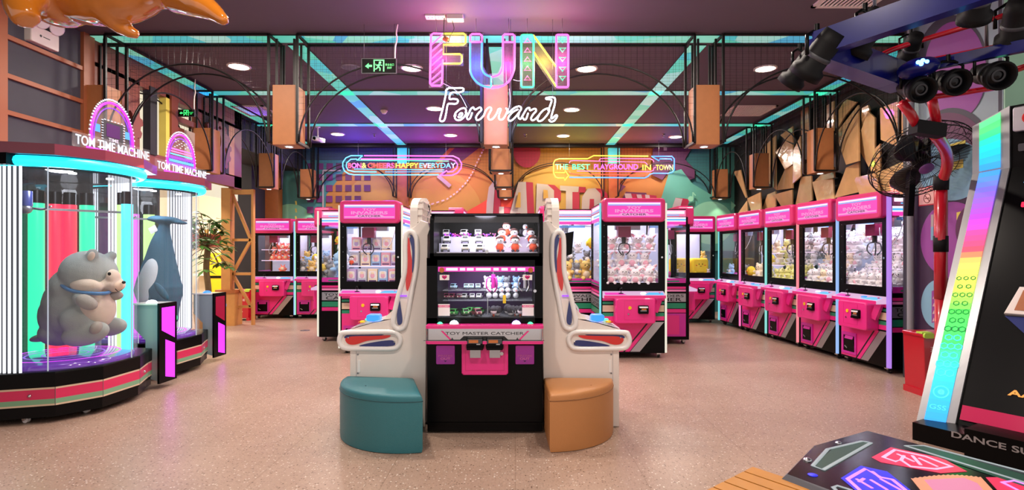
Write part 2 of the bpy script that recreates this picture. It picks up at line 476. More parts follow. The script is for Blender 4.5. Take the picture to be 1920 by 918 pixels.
# back wall with its painted mural (flat paint a millimetre proud of the wall, layer over layer)
YW = 13.0
b = MB('mural_teal'); b.bx(-6.2, 5.3, YW, YW + 0.12, 0, CEIL)
lay = [0]
def paint(m, pts):
    lay[0] += 1
    b.m(m).poly([P(x, y, YW) + Vector((0, -0.0012 * lay[0], 0)) for x, y in pts])
def pdisc(m, cx, cy, r, a0=0, a1=360, n=40, ry=None):
    paint(m, [(cx + r * math.cos(R(a0 + (a1 - a0) * i / n)), cy + (ry or r) * math.sin(R(a0 + (a1 - a0) * i / n))) for i in range(n)][::-1])
def pstroke(m, pts, w):
    for (x0, y0), (x1, y1) in zip(pts, pts[1:]):
        L = math.hypot(x1 - x0, y1 - y0); nx, ny = -(y1 - y0) / L * w / 2, (x1 - x0) / L * w / 2
        paint(m, [(x0 + nx, y0 + ny), (x0 - nx, y0 - ny), (x1 - nx, y1 - ny), (x1 + nx, y1 + ny)])
paint('mural_dark', [(490, 270), (860, 270), (860, 318), (580, 318), (520, 300), (490, 300)])
paint('mural_teal', [(490, 300), (650, 300), (650, 470), (490, 470)])
paint('mural_orange', [(606, 470), (612, 365), (648, 318), (700, 306), (815, 306), (850, 270), (1230, 270), (1260, 300), (1235, 400), (1215, 470)])
pdisc('mural_mint', 545, 430, 48)
pdisc('mural_amber', 772, 400, 132, ry=96)
paint('mural_plum', [(830, 300), (858, 272), (905, 272), (830, 330)])
for r_ in range(7):
    for c_ in range(7):
        x0, y0 = 577 + c_ * 17.7, 306 + r_ * 20.4
        if (r_ >= 1 and c_ + r_ > 8) or (r_ > 3 and c_ > 2) or (r_ > 4 and c_ > 0): continue
        paint('mural_plum' if c_ > 2 else 'mural_purple', [(x0, y0), (x0, y0 + 12), (x0 + 12, y0 + 12), (x0 + 12, y0)])
pstroke('mural_grey', [(607, 400), (607, 320), (640, 320)], 3)
pts = [(700 + 15, 384), (750, 388), (806, 384), (838, 374), (858, 360), (875, 342), (886, 325), (895, 305), (905, 285), (912, 272)]
for i in range(0, 30):
    t0, t1 = i / 30 * (len(pts) - 1), (i + 0.55) / 30 * (len(pts) - 1)
    def at_(t):
        k = min(int(t), len(pts) - 2); f = t - k
        return (pts[k][0] + (pts[k + 1][0] - pts[k][0]) * f, pts[k][1] + (pts[k + 1][1] - pts[k][1]) * f)
    pstroke('mural_pale', [at_(t0), at_(t1)], 2.6)
pstroke('mural_grey', [(822, 330), (845, 350)], 7)
paint('mural_red', [(870, 400), (905, 380), (960, 345), (980, 400), (980, 470), (820, 470)])
pdisc('mural_crimson', 988, 286, 25, ry=29)
pdisc('mural_red', 1009, 330, 6.5)
paint('mural_amber', [(955, 400), (985, 330), (1040, 310), (1130, 320), (1130, 470), (955, 470)])
paint('mural_plum', [(1222, 281), (1240, 270), (1300, 270), (1282, 300), (1300, 318), (1300, 335), (1285, 340), (1258, 312), (1240, 338), (1222, 330)])
paint('mural_plum', [(1160, 345), (1172, 350), (1160, 362)])
paint('mural_green', [(1238, 372), (1252, 325), (1275, 318), (1296, 345), (1330, 365), (1345, 300), (1330, 270), (1400, 270), (1400, 470), (1215, 470)])
pdisc('mural_mint', 1330, 418, 42, ry=40)
paint('mural_plum', [(1150, 400), (1172, 360), (1210, 362), (1240, 470), (1150, 470)])
# big fat letters of the mural: grey-pink faces with crimson sides
def fat(pts_list, dx=13, dy=1):
    for pts in pts_list:
        for (x0, y0), (x1, y1) in zip(pts, pts[1:] + pts[:1]):
            paint('mural_crimson', [(x0, y0), (x1, y1), (x1 + dx, y1 + dy), (x0 + dx, y0 + dy)])
        paint('mural_crimson', [(x + dx, y + dy) for x, y in pts])
def face(pts_list):
    for pts in pts_list: paint('mural_grey', pts)
LET = [[[(910, 440), (913, 380), (917, 352), (926, 340), (934, 340), (928, 352), (926, 380), (922, 440)], [(926, 440), (936, 415), (936, 388), (945, 388), (945, 440)]],
       [[(952, 415), (972, 342), (986, 342), (989, 415), (976, 415), (976, 400), (968, 400), (964, 415)]],
       [[(1004, 415), (1006, 345), (1026, 347), (1038, 358), (1038, 374), (1030, 384), (1018, 386), (1018, 415)]],
       [[(1049, 349), (1084, 351), (1083, 361), (1072, 361), (1072, 420), (1060, 420), (1060, 359), (1049, 358)]],
       [[(1088, 415), (1090, 370), (1100, 355), (1114, 354), (1124, 364), (1126, 415), (1112, 415), (1112, 374), (1104, 374), (1102, 415)]],
       [[(1168, 364), (1180, 364), (1196, 420), (1180, 420)], [(1190, 366), (1199, 366), (1212, 420), (1204, 420)], [(1206, 366), (1214, 367), (1222, 420), (1212, 420)]],
       [[(1262, 372), (1275, 374), (1262, 420), (1246, 420)]]]
for L_ in LET: fat(L_); face(L_)
paint('mural_amber', [(966, 390), (972, 362), (976, 362), (976, 390)])
paint('mural_amber', [(1018, 374), (1018, 357), (1026, 358), (1027, 372)])
pdisc('mural_mint', 1290, 374, 5); pstroke('mural_mint', [(1294, 374), (1294, 362), (1299, 368)], 2)
paint('mural_mint', [(1364, 378), (1373, 386), (1365, 396)])
paint('mural_grey', [(1240, 268), (1246, 268), (1246, 285), (1240, 285)])
for i in range(6): pstroke('mural_yellow', [(561, 378 + i * 14), (562, 385 + i * 14)], 3)
struct('wall_back', b)

# right wall, far part (black, behind the row of machines) and near part (mural), rounded corner post between
b = MB('wall_black'); b.bx(5.1, 5.25, 6.24, 13.0, 0, CEIL); struct('wall_right', b)
b = MB('mural_steel'); b.bx(4.4, 7.0, 5.0, 6.24, 0, CEIL); b.m('mural_lightgreen').bx(4.402, 7.0, 4.985, 4.999, 0, CEIL)
lay = [0]
def paint_r(m, pts):
    lay[0] += 1
    b.m(m).poly([PX(x, y, 4.4) + Vector((-0.0012 * lay[0], 0, 0)) for x, y in pts])
def disc_r(m, cx, cy, rx, ry, n=44):
    paint_r(m, [(cx + rx * math.cos(R(360 * i / n)), cy + ry * math.sin(R(360 * i / n))) for i in range(n)])
paint_r('mural_charcoal', [(1872, -600), (1879, -600), (1879, 900), (1872, 900)])  # charcoal paint of the mural: edge line, then rims of the discs
disc_r('mural_charcoal', 1786, 128, 68, 100); disc_r('mural_violet', 1792, 132, 58, 92)
paint_r('mural_deepplum', [(1707, 360), (1760, 372), (1830, 330), (1879, 320), (1879, 900), (1707, 760)])
disc_r('mural_charcoal', 1788, 282, 72, 80); disc_r('mural_plum', 1782, 275, 66, 64); disc_r('mural_sky', 1785, 318, 62, 58)
paint_r('mural_yellow', [(1778, 272), (1812, 262), (1812, 276), (1778, 288)]); paint_r('mural_yellow', [(1778, 306), (1808, 298), (1808, 314), (1778, 322)])
disc_r('mural_violet', 1790, 450, 62, 72); paint_r('mural_yellow', [(1796, 398), (1806, 396), (1806, 410), (1796, 412)])
paint_r('mural_grey', [(1748, 402), (1753, 402), (1753, 440), (1748, 440)]); paint_r('mural_sky', [(1748, 425), (1753, 425), (1753, 450), (1748, 450)])
disc_r('mural_sky', 1762, 570, 32, 46); paint_r('mural_violet', [(1750, 545), (1770, 540), (1770, 600), (1750, 605)])
for i in range(4): paint_r('mural_pale', [(1752, 560 + i * 14), (1758, 560 + i * 14), (1755, 553 + i * 14)])
disc_r('mural_plum', 1836, 430, 40, 50)
struct('wall_right_near', b)
b = MB('dark_grey'); b.lathe([(0.07, 0), (0.07, CEIL)], (4.42, 6.2, 0), 24); b.m('grey_paint').lathe([(0.035, 0), (0.035, CEIL)], (4.335, 6.08, 0), 16)
struct('trim_1', b)

# left wall: slate panels with wooden rails, then the cut-out facade, then the open passage
b = MB('wall_slate'); b.bx(-5.0, -4.86, 2.0, 6.36, 0, CEIL)
b.m('brown_light')
for z in (3.45, 3.08, 2.73, 2.38, 2.0, 1.6): b.bx(-4.87, -4.83, 5.2, 6.3, z - 0.022, z + 0.022)
b.bx(-4.88, -4.82, 5.13, 5.27, 0, CEIL); b.bx(-4.88, -4.82, 6.2, 6.36, 0, CEIL)
b.bx(-4.88, -4.82, 2.0, 2.15, 0, CEIL)
struct('wall_left', b)
b = MB('brown_sign')                                                # the facade above the passage
XL = -4.86
def fac(px0, px1, pya, pyb, m='brown_sign', x=XL, th=0.1):
    """a slab on the left wall between two photo columns; pya / pyb = (top, bottom) at each column"""
    q = [PX(px0, pya[0], XL), PX(px0, pya[1], XL), PX(px1, pyb[1], XL), PX(px1, pyb[0], XL)]
    q = [Vector((x, v.y, v.z)) for v in q]; r_ = [v - Vector((th, 0, 0)) for v in q]
    b.m(m).add(q + r_, [(0, 3, 2, 1), (4, 5, 6, 7), (0, 1, 5, 4), (1, 2, 6, 5), (2, 3, 7, 6), (3, 0, 4, 7)])
def strip(y0, y1, z0, z1, m='brown_sign', x=XL, th=0.1): b.m(m).bx(x - th, x, y0, y1, z0, z1)
strip(6.36, 9.85, 3.55, CEIL, 'brown_sign'); strip(6.36, 9.85, 2.52, 2.72)
strip(6.36, 7.18, 2.7, 3.6); strip(7.36, 7.5, 2.7, 3.6, 'wall_dark', XL + .02); strip(7.72, 7.85, 2.7, 3.6, 'mural_yellow'); strip(7.85, 8.15, 2.7, 3.2)
strip(7.8, 7.95, 2.7, 3.6, 'brown_sign', XL + .03); strip(8.5, 8.62, 2.7, 3.6); strip(9.3, 9.42, 2.7, 3.6, 'wall_black'); strip(9.42, 9.6, 2.7, 3.6, 'wood_light'); strip(9.6, 9.85, 2.5, CEIL)
strip(7.95, 8.5, 3.28, 3.36); strip(8.62, 9.3, 3.36, 3.6, 'wall_dark')
strip(8.2, 8.42, 2.75, 3.2, 'mural_pale')
struct('wall_left_facade', b)
def gear(y, z, r, holes, label, teeth=14):
    """a cut-out cog wheel; holes = (dy, dz, radius) through the board"""
    n = 84
    out = []
    for i in range(n):
        a = 2 * math.pi * i / n
        rr = r * (1.0 if (i * teeth * 2 // n) % 2 == 0 else 0.88)
        out.append((rr * math.cos(a), rr * math.sin(a)))
    import bmesh
    loops = [out] + [[(dy + hr * math.cos(R(18 * k)), dz + hz * math.sin(R(18 * k))) for k in range(20)] for dy, dz, hr, hz in holes]
    bm = bmesh.new(); es = []
    for lp in loops:
        vs = [bm.verts.new((0, py_, pz_)) for py_, pz_ in lp]
        es += [bm.edges.new((vs[i], vs[(i + 1) % len(vs)])) for i in range(len(vs))]
    bmesh.ops.triangle_fill(bm, use_beauty=True, use_dissolve=False, edges=es)
    bm.verts.index_update()
    co = [v.co.copy() for v in bm.verts]; fs = [[v.index for v in f.verts] for f in bm.faces]; bm.free()
    b = MB('brown_sign'); o_ = Vector((XL + .02, y, z)); t_ = Vector((.05, 0, 0))
    b.add([o_ + t_ + v for v in co], fs); b.add([o_ + v for v in co], fs)
    for lp in loops:
        n_ = len(lp); v1 = [o_ + Vector((0, p_[0], p_[1])) for p_ in lp]; b.add(v1 + [v + t_ for v in v1], [(i, (i + 1) % n_, n_ + (i + 1) % n_, n_ + i) for i in range(n_)])
    solo('cog_wheel', b, label, 'wall decoration', (XL + 0.02, y, z))
gear(8.95, 3.1, 0.42, [(0.0, 0.1, .09, .13), (-.2, .26, .05, .05), (.05, .31, .03, .03), (-.2, -.16, .05, .05), (-0.02, -.2, .05, .09), (.24, -.02, .03, .05)], 'large brown cog wheel cut from board with round holes beside the wooden post')
gear(6.8, 3.02, 0.34, [(0.1, 0.05, .05, .09), (0.08, -.22, .05, .14), (-.12, .2, .05, .05)], 'smaller brown cog wheel cut from board near the slate panel wall', 11)
# lit shop fronts beyond the passage
b = MB('cream_wall'); b.bx(-9.5, -9.4, 4, 17, 0, 4.2); b.bx(-9.5, -5.7, 15.5, 15.6, 0, 4.2)
b.m('mall_red').bx(-9.4, -5.8, 15.38, 15.48, 1.55, 2.0); b.bx(-7.62, -7.45, 15.3, 15.48, 0, 1.6)
b.m('mall_grey').bx(-7.3, -6.2, 15.2, 15.48, 0, 0.95); b.m('white_paper').bx(-7.3, -6.2, 15.15, 15.5, 0.95, 1.0); b.bx(-8.8, -7.7, 15.15, 15.5, 0.75, .8)
struct('wall_mall', b)
lamp('passage_fill', 'AREA', (-7.4, 12.6, 3.9), 260.0, '#fff0d8', 1.2); lamp('passage_fill', 'AREA', (-7.6, 8.5, 3.9), 160.0, '#fff0d8', 1.2)  # unseen lamps added to brighten the passage
b = MB('mall_glow'); b.bx(-5.85, -5.75, 6.6, 11.5, 2.45, CEIL); struct('window_1', b)
b = MB('wall_dark'); b.bx(-6.2, -5.75, 12.1, 13.05, 0, CEIL); b.m('wood_post').bx(-5.75, -5.45, 12.75, 12.99, 0, CEIL); b.m('wall_dark').bx(-5.9, -5.0, 9.9, 13.1, 3.3, CEIL)
struct('wall_left_far', b)

# ceiling strips of teal patchwork
k = 0
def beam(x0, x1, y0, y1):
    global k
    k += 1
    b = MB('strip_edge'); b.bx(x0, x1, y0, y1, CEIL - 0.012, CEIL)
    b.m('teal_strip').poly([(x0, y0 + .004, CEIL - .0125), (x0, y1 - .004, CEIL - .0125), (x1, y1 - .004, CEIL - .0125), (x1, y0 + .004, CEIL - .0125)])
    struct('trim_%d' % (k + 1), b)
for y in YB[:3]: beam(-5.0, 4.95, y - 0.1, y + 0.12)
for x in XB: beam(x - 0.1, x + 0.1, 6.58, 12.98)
# pilasters on the back wall
for x in (-2.61, 2.3):
    k += 1
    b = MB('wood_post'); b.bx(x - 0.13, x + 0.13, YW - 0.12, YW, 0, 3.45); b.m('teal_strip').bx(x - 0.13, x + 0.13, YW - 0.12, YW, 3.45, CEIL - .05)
    struct('trim_%d' % (k + 1), b)
k += 1
b = MB('iron'); b.bx(-6, 5.1, 12.52, 12.58, CEIL - .09, CEIL - .0465); struct('trim_%d' % (k + 1), b)

# ------------------------------------------------------------------ hanging wooden boxes with a spot, and the wire-mesh arches between them
def hang_box(x, y, label):
    t = thing('hanging_wooden_box', label, 'ceiling lamp', (x, y, 2.61), 0, 'wooden spotlight boxes hung from the ceiling')
    def bb():
        b = MB('wood_box'); h, z0, z1 = 0.135, 0.0, 0.67
        b.prism(rrect(2 * h, 2 * h, .006, 2), (0, 0, z0), (1, 0, 0), (0, 1, 0), z1); return b
    shared('box', 'hb_box', bb, t)
    def fr():
        b = MB('iron')
        for sx in (-1, 1):
            for sy in (-1, 1): b.bx(sx * .1 - .011, sx * .1 + .011, sy * .1 - .011, sy * .1 + .011, 0.67, CEIL - 2.61 - .05)
        return b
    shared('hanger', 'hb_hang', fr, t)
    def sp():
        b = MB('silver'); b.lathe([(.052, -.001), (.052, -.006), (.04, -.006)], seg=20)
        b.m('lamp_white').cyl((0, 0, -.002), (0, 0, -.005), .04, seg=20); return b
    shared('spot', 'hb_spot', sp, t, 'small round white spot lamp')
    lamp('spot_light', 'SPOT', (0, 0, -0.012), BOX_SPOT_W, '#fff1dc', 0.035, parent=t, spot=95)
    return t
names_y = ['nearest row', 'second row', 'third row', 'last row before the mural']
names_x = {0: 'along the left wall', 1: 'left of the neon word sign', 2: 'in the centre line', 3: 'right of the neon word sign', 4: 'along the gold right wall'}
for iy, y in enumerate(YB):
    for ix, x in enumerate(XB):
        if ix in (1, 3) and iy > 0: continue
        hang_box(x, y - (0.12 if iy == 3 else 0), 'hanging wooden spotlight box %s, %s' % (names_x[ix], names_y[iy]))

def mesh_arch(axis, c, a0, a1, label, th=0.34, g=0.07, zlow=2.63, apex=3.5):
    """an open box frame of two parallel wire-mesh arches; axis x or y, at the other coordinate c, from a0 to a1"""
    mid, half = (a0 + a1) / 2, (a1 - a0) / 2 - 0.02
    top = CEIL - 0.027
    def V(u, w, z): return Vector((u, c + w, z)) if axis == 'x' else Vector((c + w, u, z))
    t = thing('mesh_arch', label, 'mesh panel', V(mid, 0, top), 0, 'black wire mesh arches under the ceiling')
    f = MB('iron'); m_ = MB('iron')
    def arch_z(u):
        q = max(0.0, 1 - ((u - mid) / half) ** 2)
        return zlow + (apex - zlow) * math.sqrt(q)
    for w in (-th / 2, th / 2):
        f.bar(V(a0, w, top), V(a1, w, top), .026)
        for u in (a0, a1): f.bar(V(u, w, zlow), V(u, w, top), .026)
        arc = [V(mid - half * math.cos(R(180 * i / 28)), w, zlow + (apex - zlow) * math.sin(R(180 * i / 28))) for i in range(29)]
        f.tube(arc, .011, 5)
        n = int((a1 - a0) / g)
        for i in range(1, n):
            u = a0 + (a1 - a0) * i / n
            m_.tube([V(u, w, arch_z(u)), V(u, w, top)], .0012, 3)
        z = top - g
        while z > zlow:
            if z >= apex:
                m_.tube([V(a0, w, z), V(a1, w, z)], .0012, 3)
            else:
                q = half * math.sqrt(max(0, 1 - ((z - zlow) / (apex - zlow)) ** 2))
                m_.tube([V(a0, w, z), V(mid - q, w, z)], .0012, 3); m_.tube([V(mid + q, w, z), V(a1, w, z)], .0012, 3)
            z -= g
    for u in (a0, a1):
        f.bar(V(u, -th / 2, top), V(u, th / 2, top), .026); f.bar(V(u, -th / 2, zlow), V(u, th / 2, zlow), .026)
    wpart('frame', f, t); wpart('wire_mesh', m_, t)
bays = ['first bay from the left wall', 'second bay from the left wall', 'third bay from the left wall', 'fourth bay from the left wall']
for i in range(4):
    mesh_arch('x', YB[0], XB[i] + .16, XB[i + 1] - .16, 'black wire mesh arch across the front row, ' + bays[i])
    mesh_arch('x', YB[3] - .1, XB[i] + .16, XB[i + 1] - .16, 'black wire mesh arch in front of the mural, ' + bays[i], zlow=2.66, apex=3.42)
for ix, nm in ((0, 'along the left wall'), (2, 'down the centre line'), (4, 'along the gold right wall')):
    for j in range(3):
        mesh_arch('y', XB[ix], YB[j] + .16, YB[j + 1] - (.28 if j == 2 else .16), 'black wire mesh arch %s, %s gap between boxes' % (nm, ['first', 'second', 'third'][j]))

# ------------------------------------------------------------------ ceiling fittings
def downlight(px, py, label):
    Y = (CEIL - EYE) * F / (CY - py); x = (px - CX) * Y / F
    t = thing('downlight', label, 'ceiling lamp', (x, Y, CEIL), 0, 'round ceiling downlights')
    shared('rim', 'dl_rim', lambda: MB('white_gloss').lathe([(.15, 0), (.15, -.012), (.125, -.014), (.125, -.002)], seg=28), t)
    shared('diffuser', 'dl_dif', lambda: MB('lamp_warm').cyl((0, 0, -.003), (0, 0, -.009), .125, seg=28), t)
    lamp('downlight_glow', 'AREA', (0, 0, -.02), DOWNLIGHT_W, '#fff0e2', .24, parent=t)
for px, py, l in [(448, 124, 'round downlight left of the nearest row, above the round machines'), (772, 127, 'round downlight beside the green exit sign'), (1100, 128, 'round downlight just right of the neon letter N'),
                  (1435, 128, 'round downlight at right in front of the gold wall'), (815, 203, 'round downlight behind the neon letter F'), (1072, 205, 'round downlight right of the white script neon'),
                  (633, 251, 'round downlight in the purple lit bay above the arrow neon'), (845, 253, 'round downlight below the start of the white script'),
                  (1056, 254, 'round downlight above the yellow arrow neon'), (1267, 256, 'round downlight behind the right wooden box'),
                  (620, -55, 'round downlight out over the front floor, left'), (1310, -55, 'round downlight out over the front floor, right'), (300, -60, 'round downlight over the round machines'),
                  (500, -700, 'round downlight over the entrance, left'), (1450, -700, 'round downlight over the entrance, right')]:
    downlight(px, py, l)
def vent(px0, px1, py0, py1, label):
    ya = (CEIL - EYE) * F / (CY - py0); yb = (CEIL - EYE) * F / (CY - py1)
    y0, y1 = min(ya, yb), max(ya, yb); xm = ((px0 + px1) / 2 - CX) * ((y0 + y1) / 2) / F; w = (px1 - px0) * .46 * (y0 + y1) / 2 / F
    t = thing('air_vent', label, 'air vent', (xm, (y0 + y1) / 2, CEIL))
    b = MB('white_plastic'); d = (y1 - y0) / 2
    b.bx(-w, w, -d, -d + .04, -.02, 0); b.bx(-w, w, d - .04, d, -.02, 0); b.bx(-w, -w + .04, -d, d, -.02, 0); b.bx(w - .04, w, -d, d, -.02, 0)
    b.m('dark_grey').bx(-w + .03, w - .03, -d + .03, d - .03, -.004, -.001)
    part('frame', b, t)
    s = MB('white_plastic'); n = max(8, int(2 * w / .045))
    for i in range(n):
        x = -w + .05 + (2 * w - .1) * i / (n - 1); s.box((x, 0, -.012), (.016, 2 * d - .07, .012), M=Matrix.Rotation(.5, 3, 'Y'))
    part('grille', s, t)
vent(1535, 1660, -22, 12, 'white slatted air vent at the top right over the blue truss')
vent(1360, 1445, 197, 216, 'white square air vent on the ceiling at right near the gold wall')
vent(448, 512, 197, 216, 'white square air vent on the ceiling near the left wooden box')
Y = 7.4; v = Vector(((658 - CX) * Y / F, Y, CEIL))
b = MB('grey_paint'); b.lathe([(.0, -.012), (.11, -.012), (.13, -.004), (.13, 0)], v, 24); b.m('dark_grey')
for i in range(9): b.bx(v.x - .1, v.x + .1, v.y - .085 + i * .021, v.y - .08 + i * .021, CEIL - .0135, CEIL - .012)
solo('ceiling_speaker', b, 'round grey ceiling speaker grille left of the exit sign', 'speaker', v)
v = G(720, 207) if False else Vector(((720 - CX) * 9.65 / F, 9.65, CEIL))
b = MB('white_plastic'); b.lathe([(0, -.06), (.03, -.06), (.045, -.04), (.05, -.02), (.06, -.02), (.06, 0)], v, 20)
solo('smoke_detector', b, 'small white smoke detector on the ceiling left of the script neon', 'smoke detector', v)
for px, lab in ((702, 'tiny ceiling sprinkler in the purple lit bay at left'), (1244, 'tiny ceiling sprinkler in the bay at right'), (985, 'tiny ceiling sprinkler behind the centre boxes')):
    Y = 11.6; v = Vector(((px - CX) * Y / F, Y, CEIL)); b = MB('steel'); b.lathe([(.035, 0), (.035, -.01), (.012, -.012), (.012, -.05), (.03, -.055), (.03, -.06), (0, -.06)], v, 14)
    solo('sprinkler', b, lab, 'sprinkler', v)
Y = 10.9; v = Vector(((596 - CX) * Y / F, Y, CEIL))
t = thing('security_camera', 'white security camera hung on a stem from the ceiling', 'camera', v)
b = MB('white_plastic'); b.lathe([(.05, 0), (.05, -.015), (.012, -.02), (.012, -.2)], seg=14); part('stem', b, t)
b = MB('white_gloss'); b.prism(rrect(.09, .08, .02), (0.06, 0.14, -.25), (0.94, -.34, 0), (0, 0, 1), .28, .008, True); part('body', b, t)
b = MB('black'); b.cyl((-.015, -.1, -.25), (-.028, -.13, -.255), .034); part('lens', b, t)
# sockets over the neon word
v = Vector(((838 - CX) * 5.85 / F, 5.79, CEIL))
t = thing('socket_block', 'white double socket plates and junction box on the ceiling above the neon letter F', 'socket', v)
b = MB('white_plastic')
for dx in (-.165, -.06): b.prism(rrect(.1, .1, .008), (dx, 0, -.018), (1, 0, 0), (0, 1, 0), .018)
b.m('dark_grey')
for dx in (-.165, -.06):
    for q in (-.02, .02): b.bx(dx + q - .003, dx + q + .003, -.015, .005, -.0195, -.018)
part('socket_plate', b, t)
b = MB('white_plastic'); b.prism(rrect(.17, .1, .01), (.095, 0, -.045), (1, 0, 0), (0, 1, 0), .045); part('junction_box', b, t)
b = MB('cable_black'); b.tube(catmull([(-.02, 0, -.02), (-.025, 0, -.12), (-.02, .01, -.2), (.02, .03, -.26)]), .005, 6); b.tube(catmull([(.06, 0, -.04), (.08, .01, -.13), (.04, .02, -.2), (.02, .03, -.26)]), .004, 6)
part('cord', b, t)
mat('sign_black', '#050805', .6, spec=.1)
# hanging exit sign
def exit_sign(o, s, label, wires=True):
    t = thing('exit_sign', label, 'exit sign', o)
    b = MB('dark_grey'); b.bx(-.19 * s, .19 * s, -.01, .014, -.082 * s, .082 * s); b.m('sign_black').bx(-.182 * s, .182 * s, -.0125, -.009, -.075 * s, .075 * s); part('panel', b, t)
    b = MB('exit_green')
    def e(pts): b.poly([(x * s, -.0135, z * s) for x, z in pts])
    e([(-.15, -.005), (-.11, .03), (-.11, .01), (-.075, .01), (-.075, -.012), (-.11, -.012), (-.11, -.032)])
    for r_ in ((-.058, .06, -.045, -.062), (.045, .06, .058, -.062), (-.058, .066, .058, .054)): e([(r_[0], r_[1]), (r_[0], r_[3]), (r_[2], r_[3]), (r_[2], r_[1])])
    e([(.018 * math.cos(R(36 * i)) * .8 + .012, .035 + .014 * math.sin(R(36 * i))) for i in range(10)][::-1])
    for a, c, w in (((.008, .02), (-.01, -.012), .022), ((.008, .015), (.035, .002), .009), ((.004, .016), (-.03, .004), .009), ((-.03, .004), (-.036, .02), .008), ((-.01, -.012), (.014, -.026), .013), ((.014, -.026), (.01, -.055), .011), ((-.01, -.014), (-.03, -.035), .012), ((-.03, -.035), (-.045, -.036), .01)):
        d = Vector((c[0] - a[0], c[1] - a[1])); d.normalize(); n_ = Vector((-d.y, d.x)) * w / 2
        e([(a[0] + n_.x, a[1] + n_.y), (a[0] - n_.x, a[1] - n_.y), (c[0] - n_.x, c[1] - n_.y), (c[0] + n_.x, c[1] + n_.y)][::-1])
    b.text('安全出口', (.115 * s, -.0135, .012 * s), (1, 0, 0), (0, 0, 1), .092 * s, .026 * s)
    b.text('EXIT', (.115 * s, -.0135, -.022 * s), (1, 0, 0), (0, 0, 1), .05 * s, .02 * s, .01)
    part('pictogram', b, t, 'glowing green arrow, running figure in a doorway and lettering')
    if wires:
        b = MB('steel')
        for x in (-.165, .165): b.tube([(x * s, 0, .08 * s), (x * s * .98, 0, CEIL - o[2] - .0)], .002, 4)
        b.m('white_plastic').tube(catmull([(.17 * s, .004, .08 * s), (.175 * s, 0, .2), (.19 * s, .01, .3), (.185 * s, 0, .36), (.2 * s, 0, CEIL - o[2])]), .008, 6)
        part('hanger', b, t)
exit_sign(P(711, 124, 6.0), 1.0, 'green running man exit sign hanging left of the neon word')
exit_sign(P(350, 212, 7.9), .62, 'small green exit sign hanging by the left wall facade')
# emergency twin lamp on the left wall
t = thing('emergency_light', 'white twin head emergency light high on the slate left wall', 'emergency light', (-4.86, 5.66, 3.58))
b = MB('white_plastic'); b.prism(rrect(.34, .17, .015), (0.0, 0, 0), (0, 1, 0), (0, 0, 1), .07, .01); b.m('dark_grey').cyl((.071, -.06, 0), (.073, -.06, 0), .012); b.bx(.07, .072, -.03, .05, -.004, .004); part('body', b, t)
for sy in (-.08, .1):
    b = MB('white_gloss'); b.lathe([(0, -.05), (.05, -.05), (.07, -.01), (.075, .01), (.06, .012), (0, .005)], (.1, sy, .14), 18, axis=(.9, -.2, -.3)); b.m('silver').cyl((.06, sy, .08), (.08, sy, .12), .012); part('lamp_head', b, t)
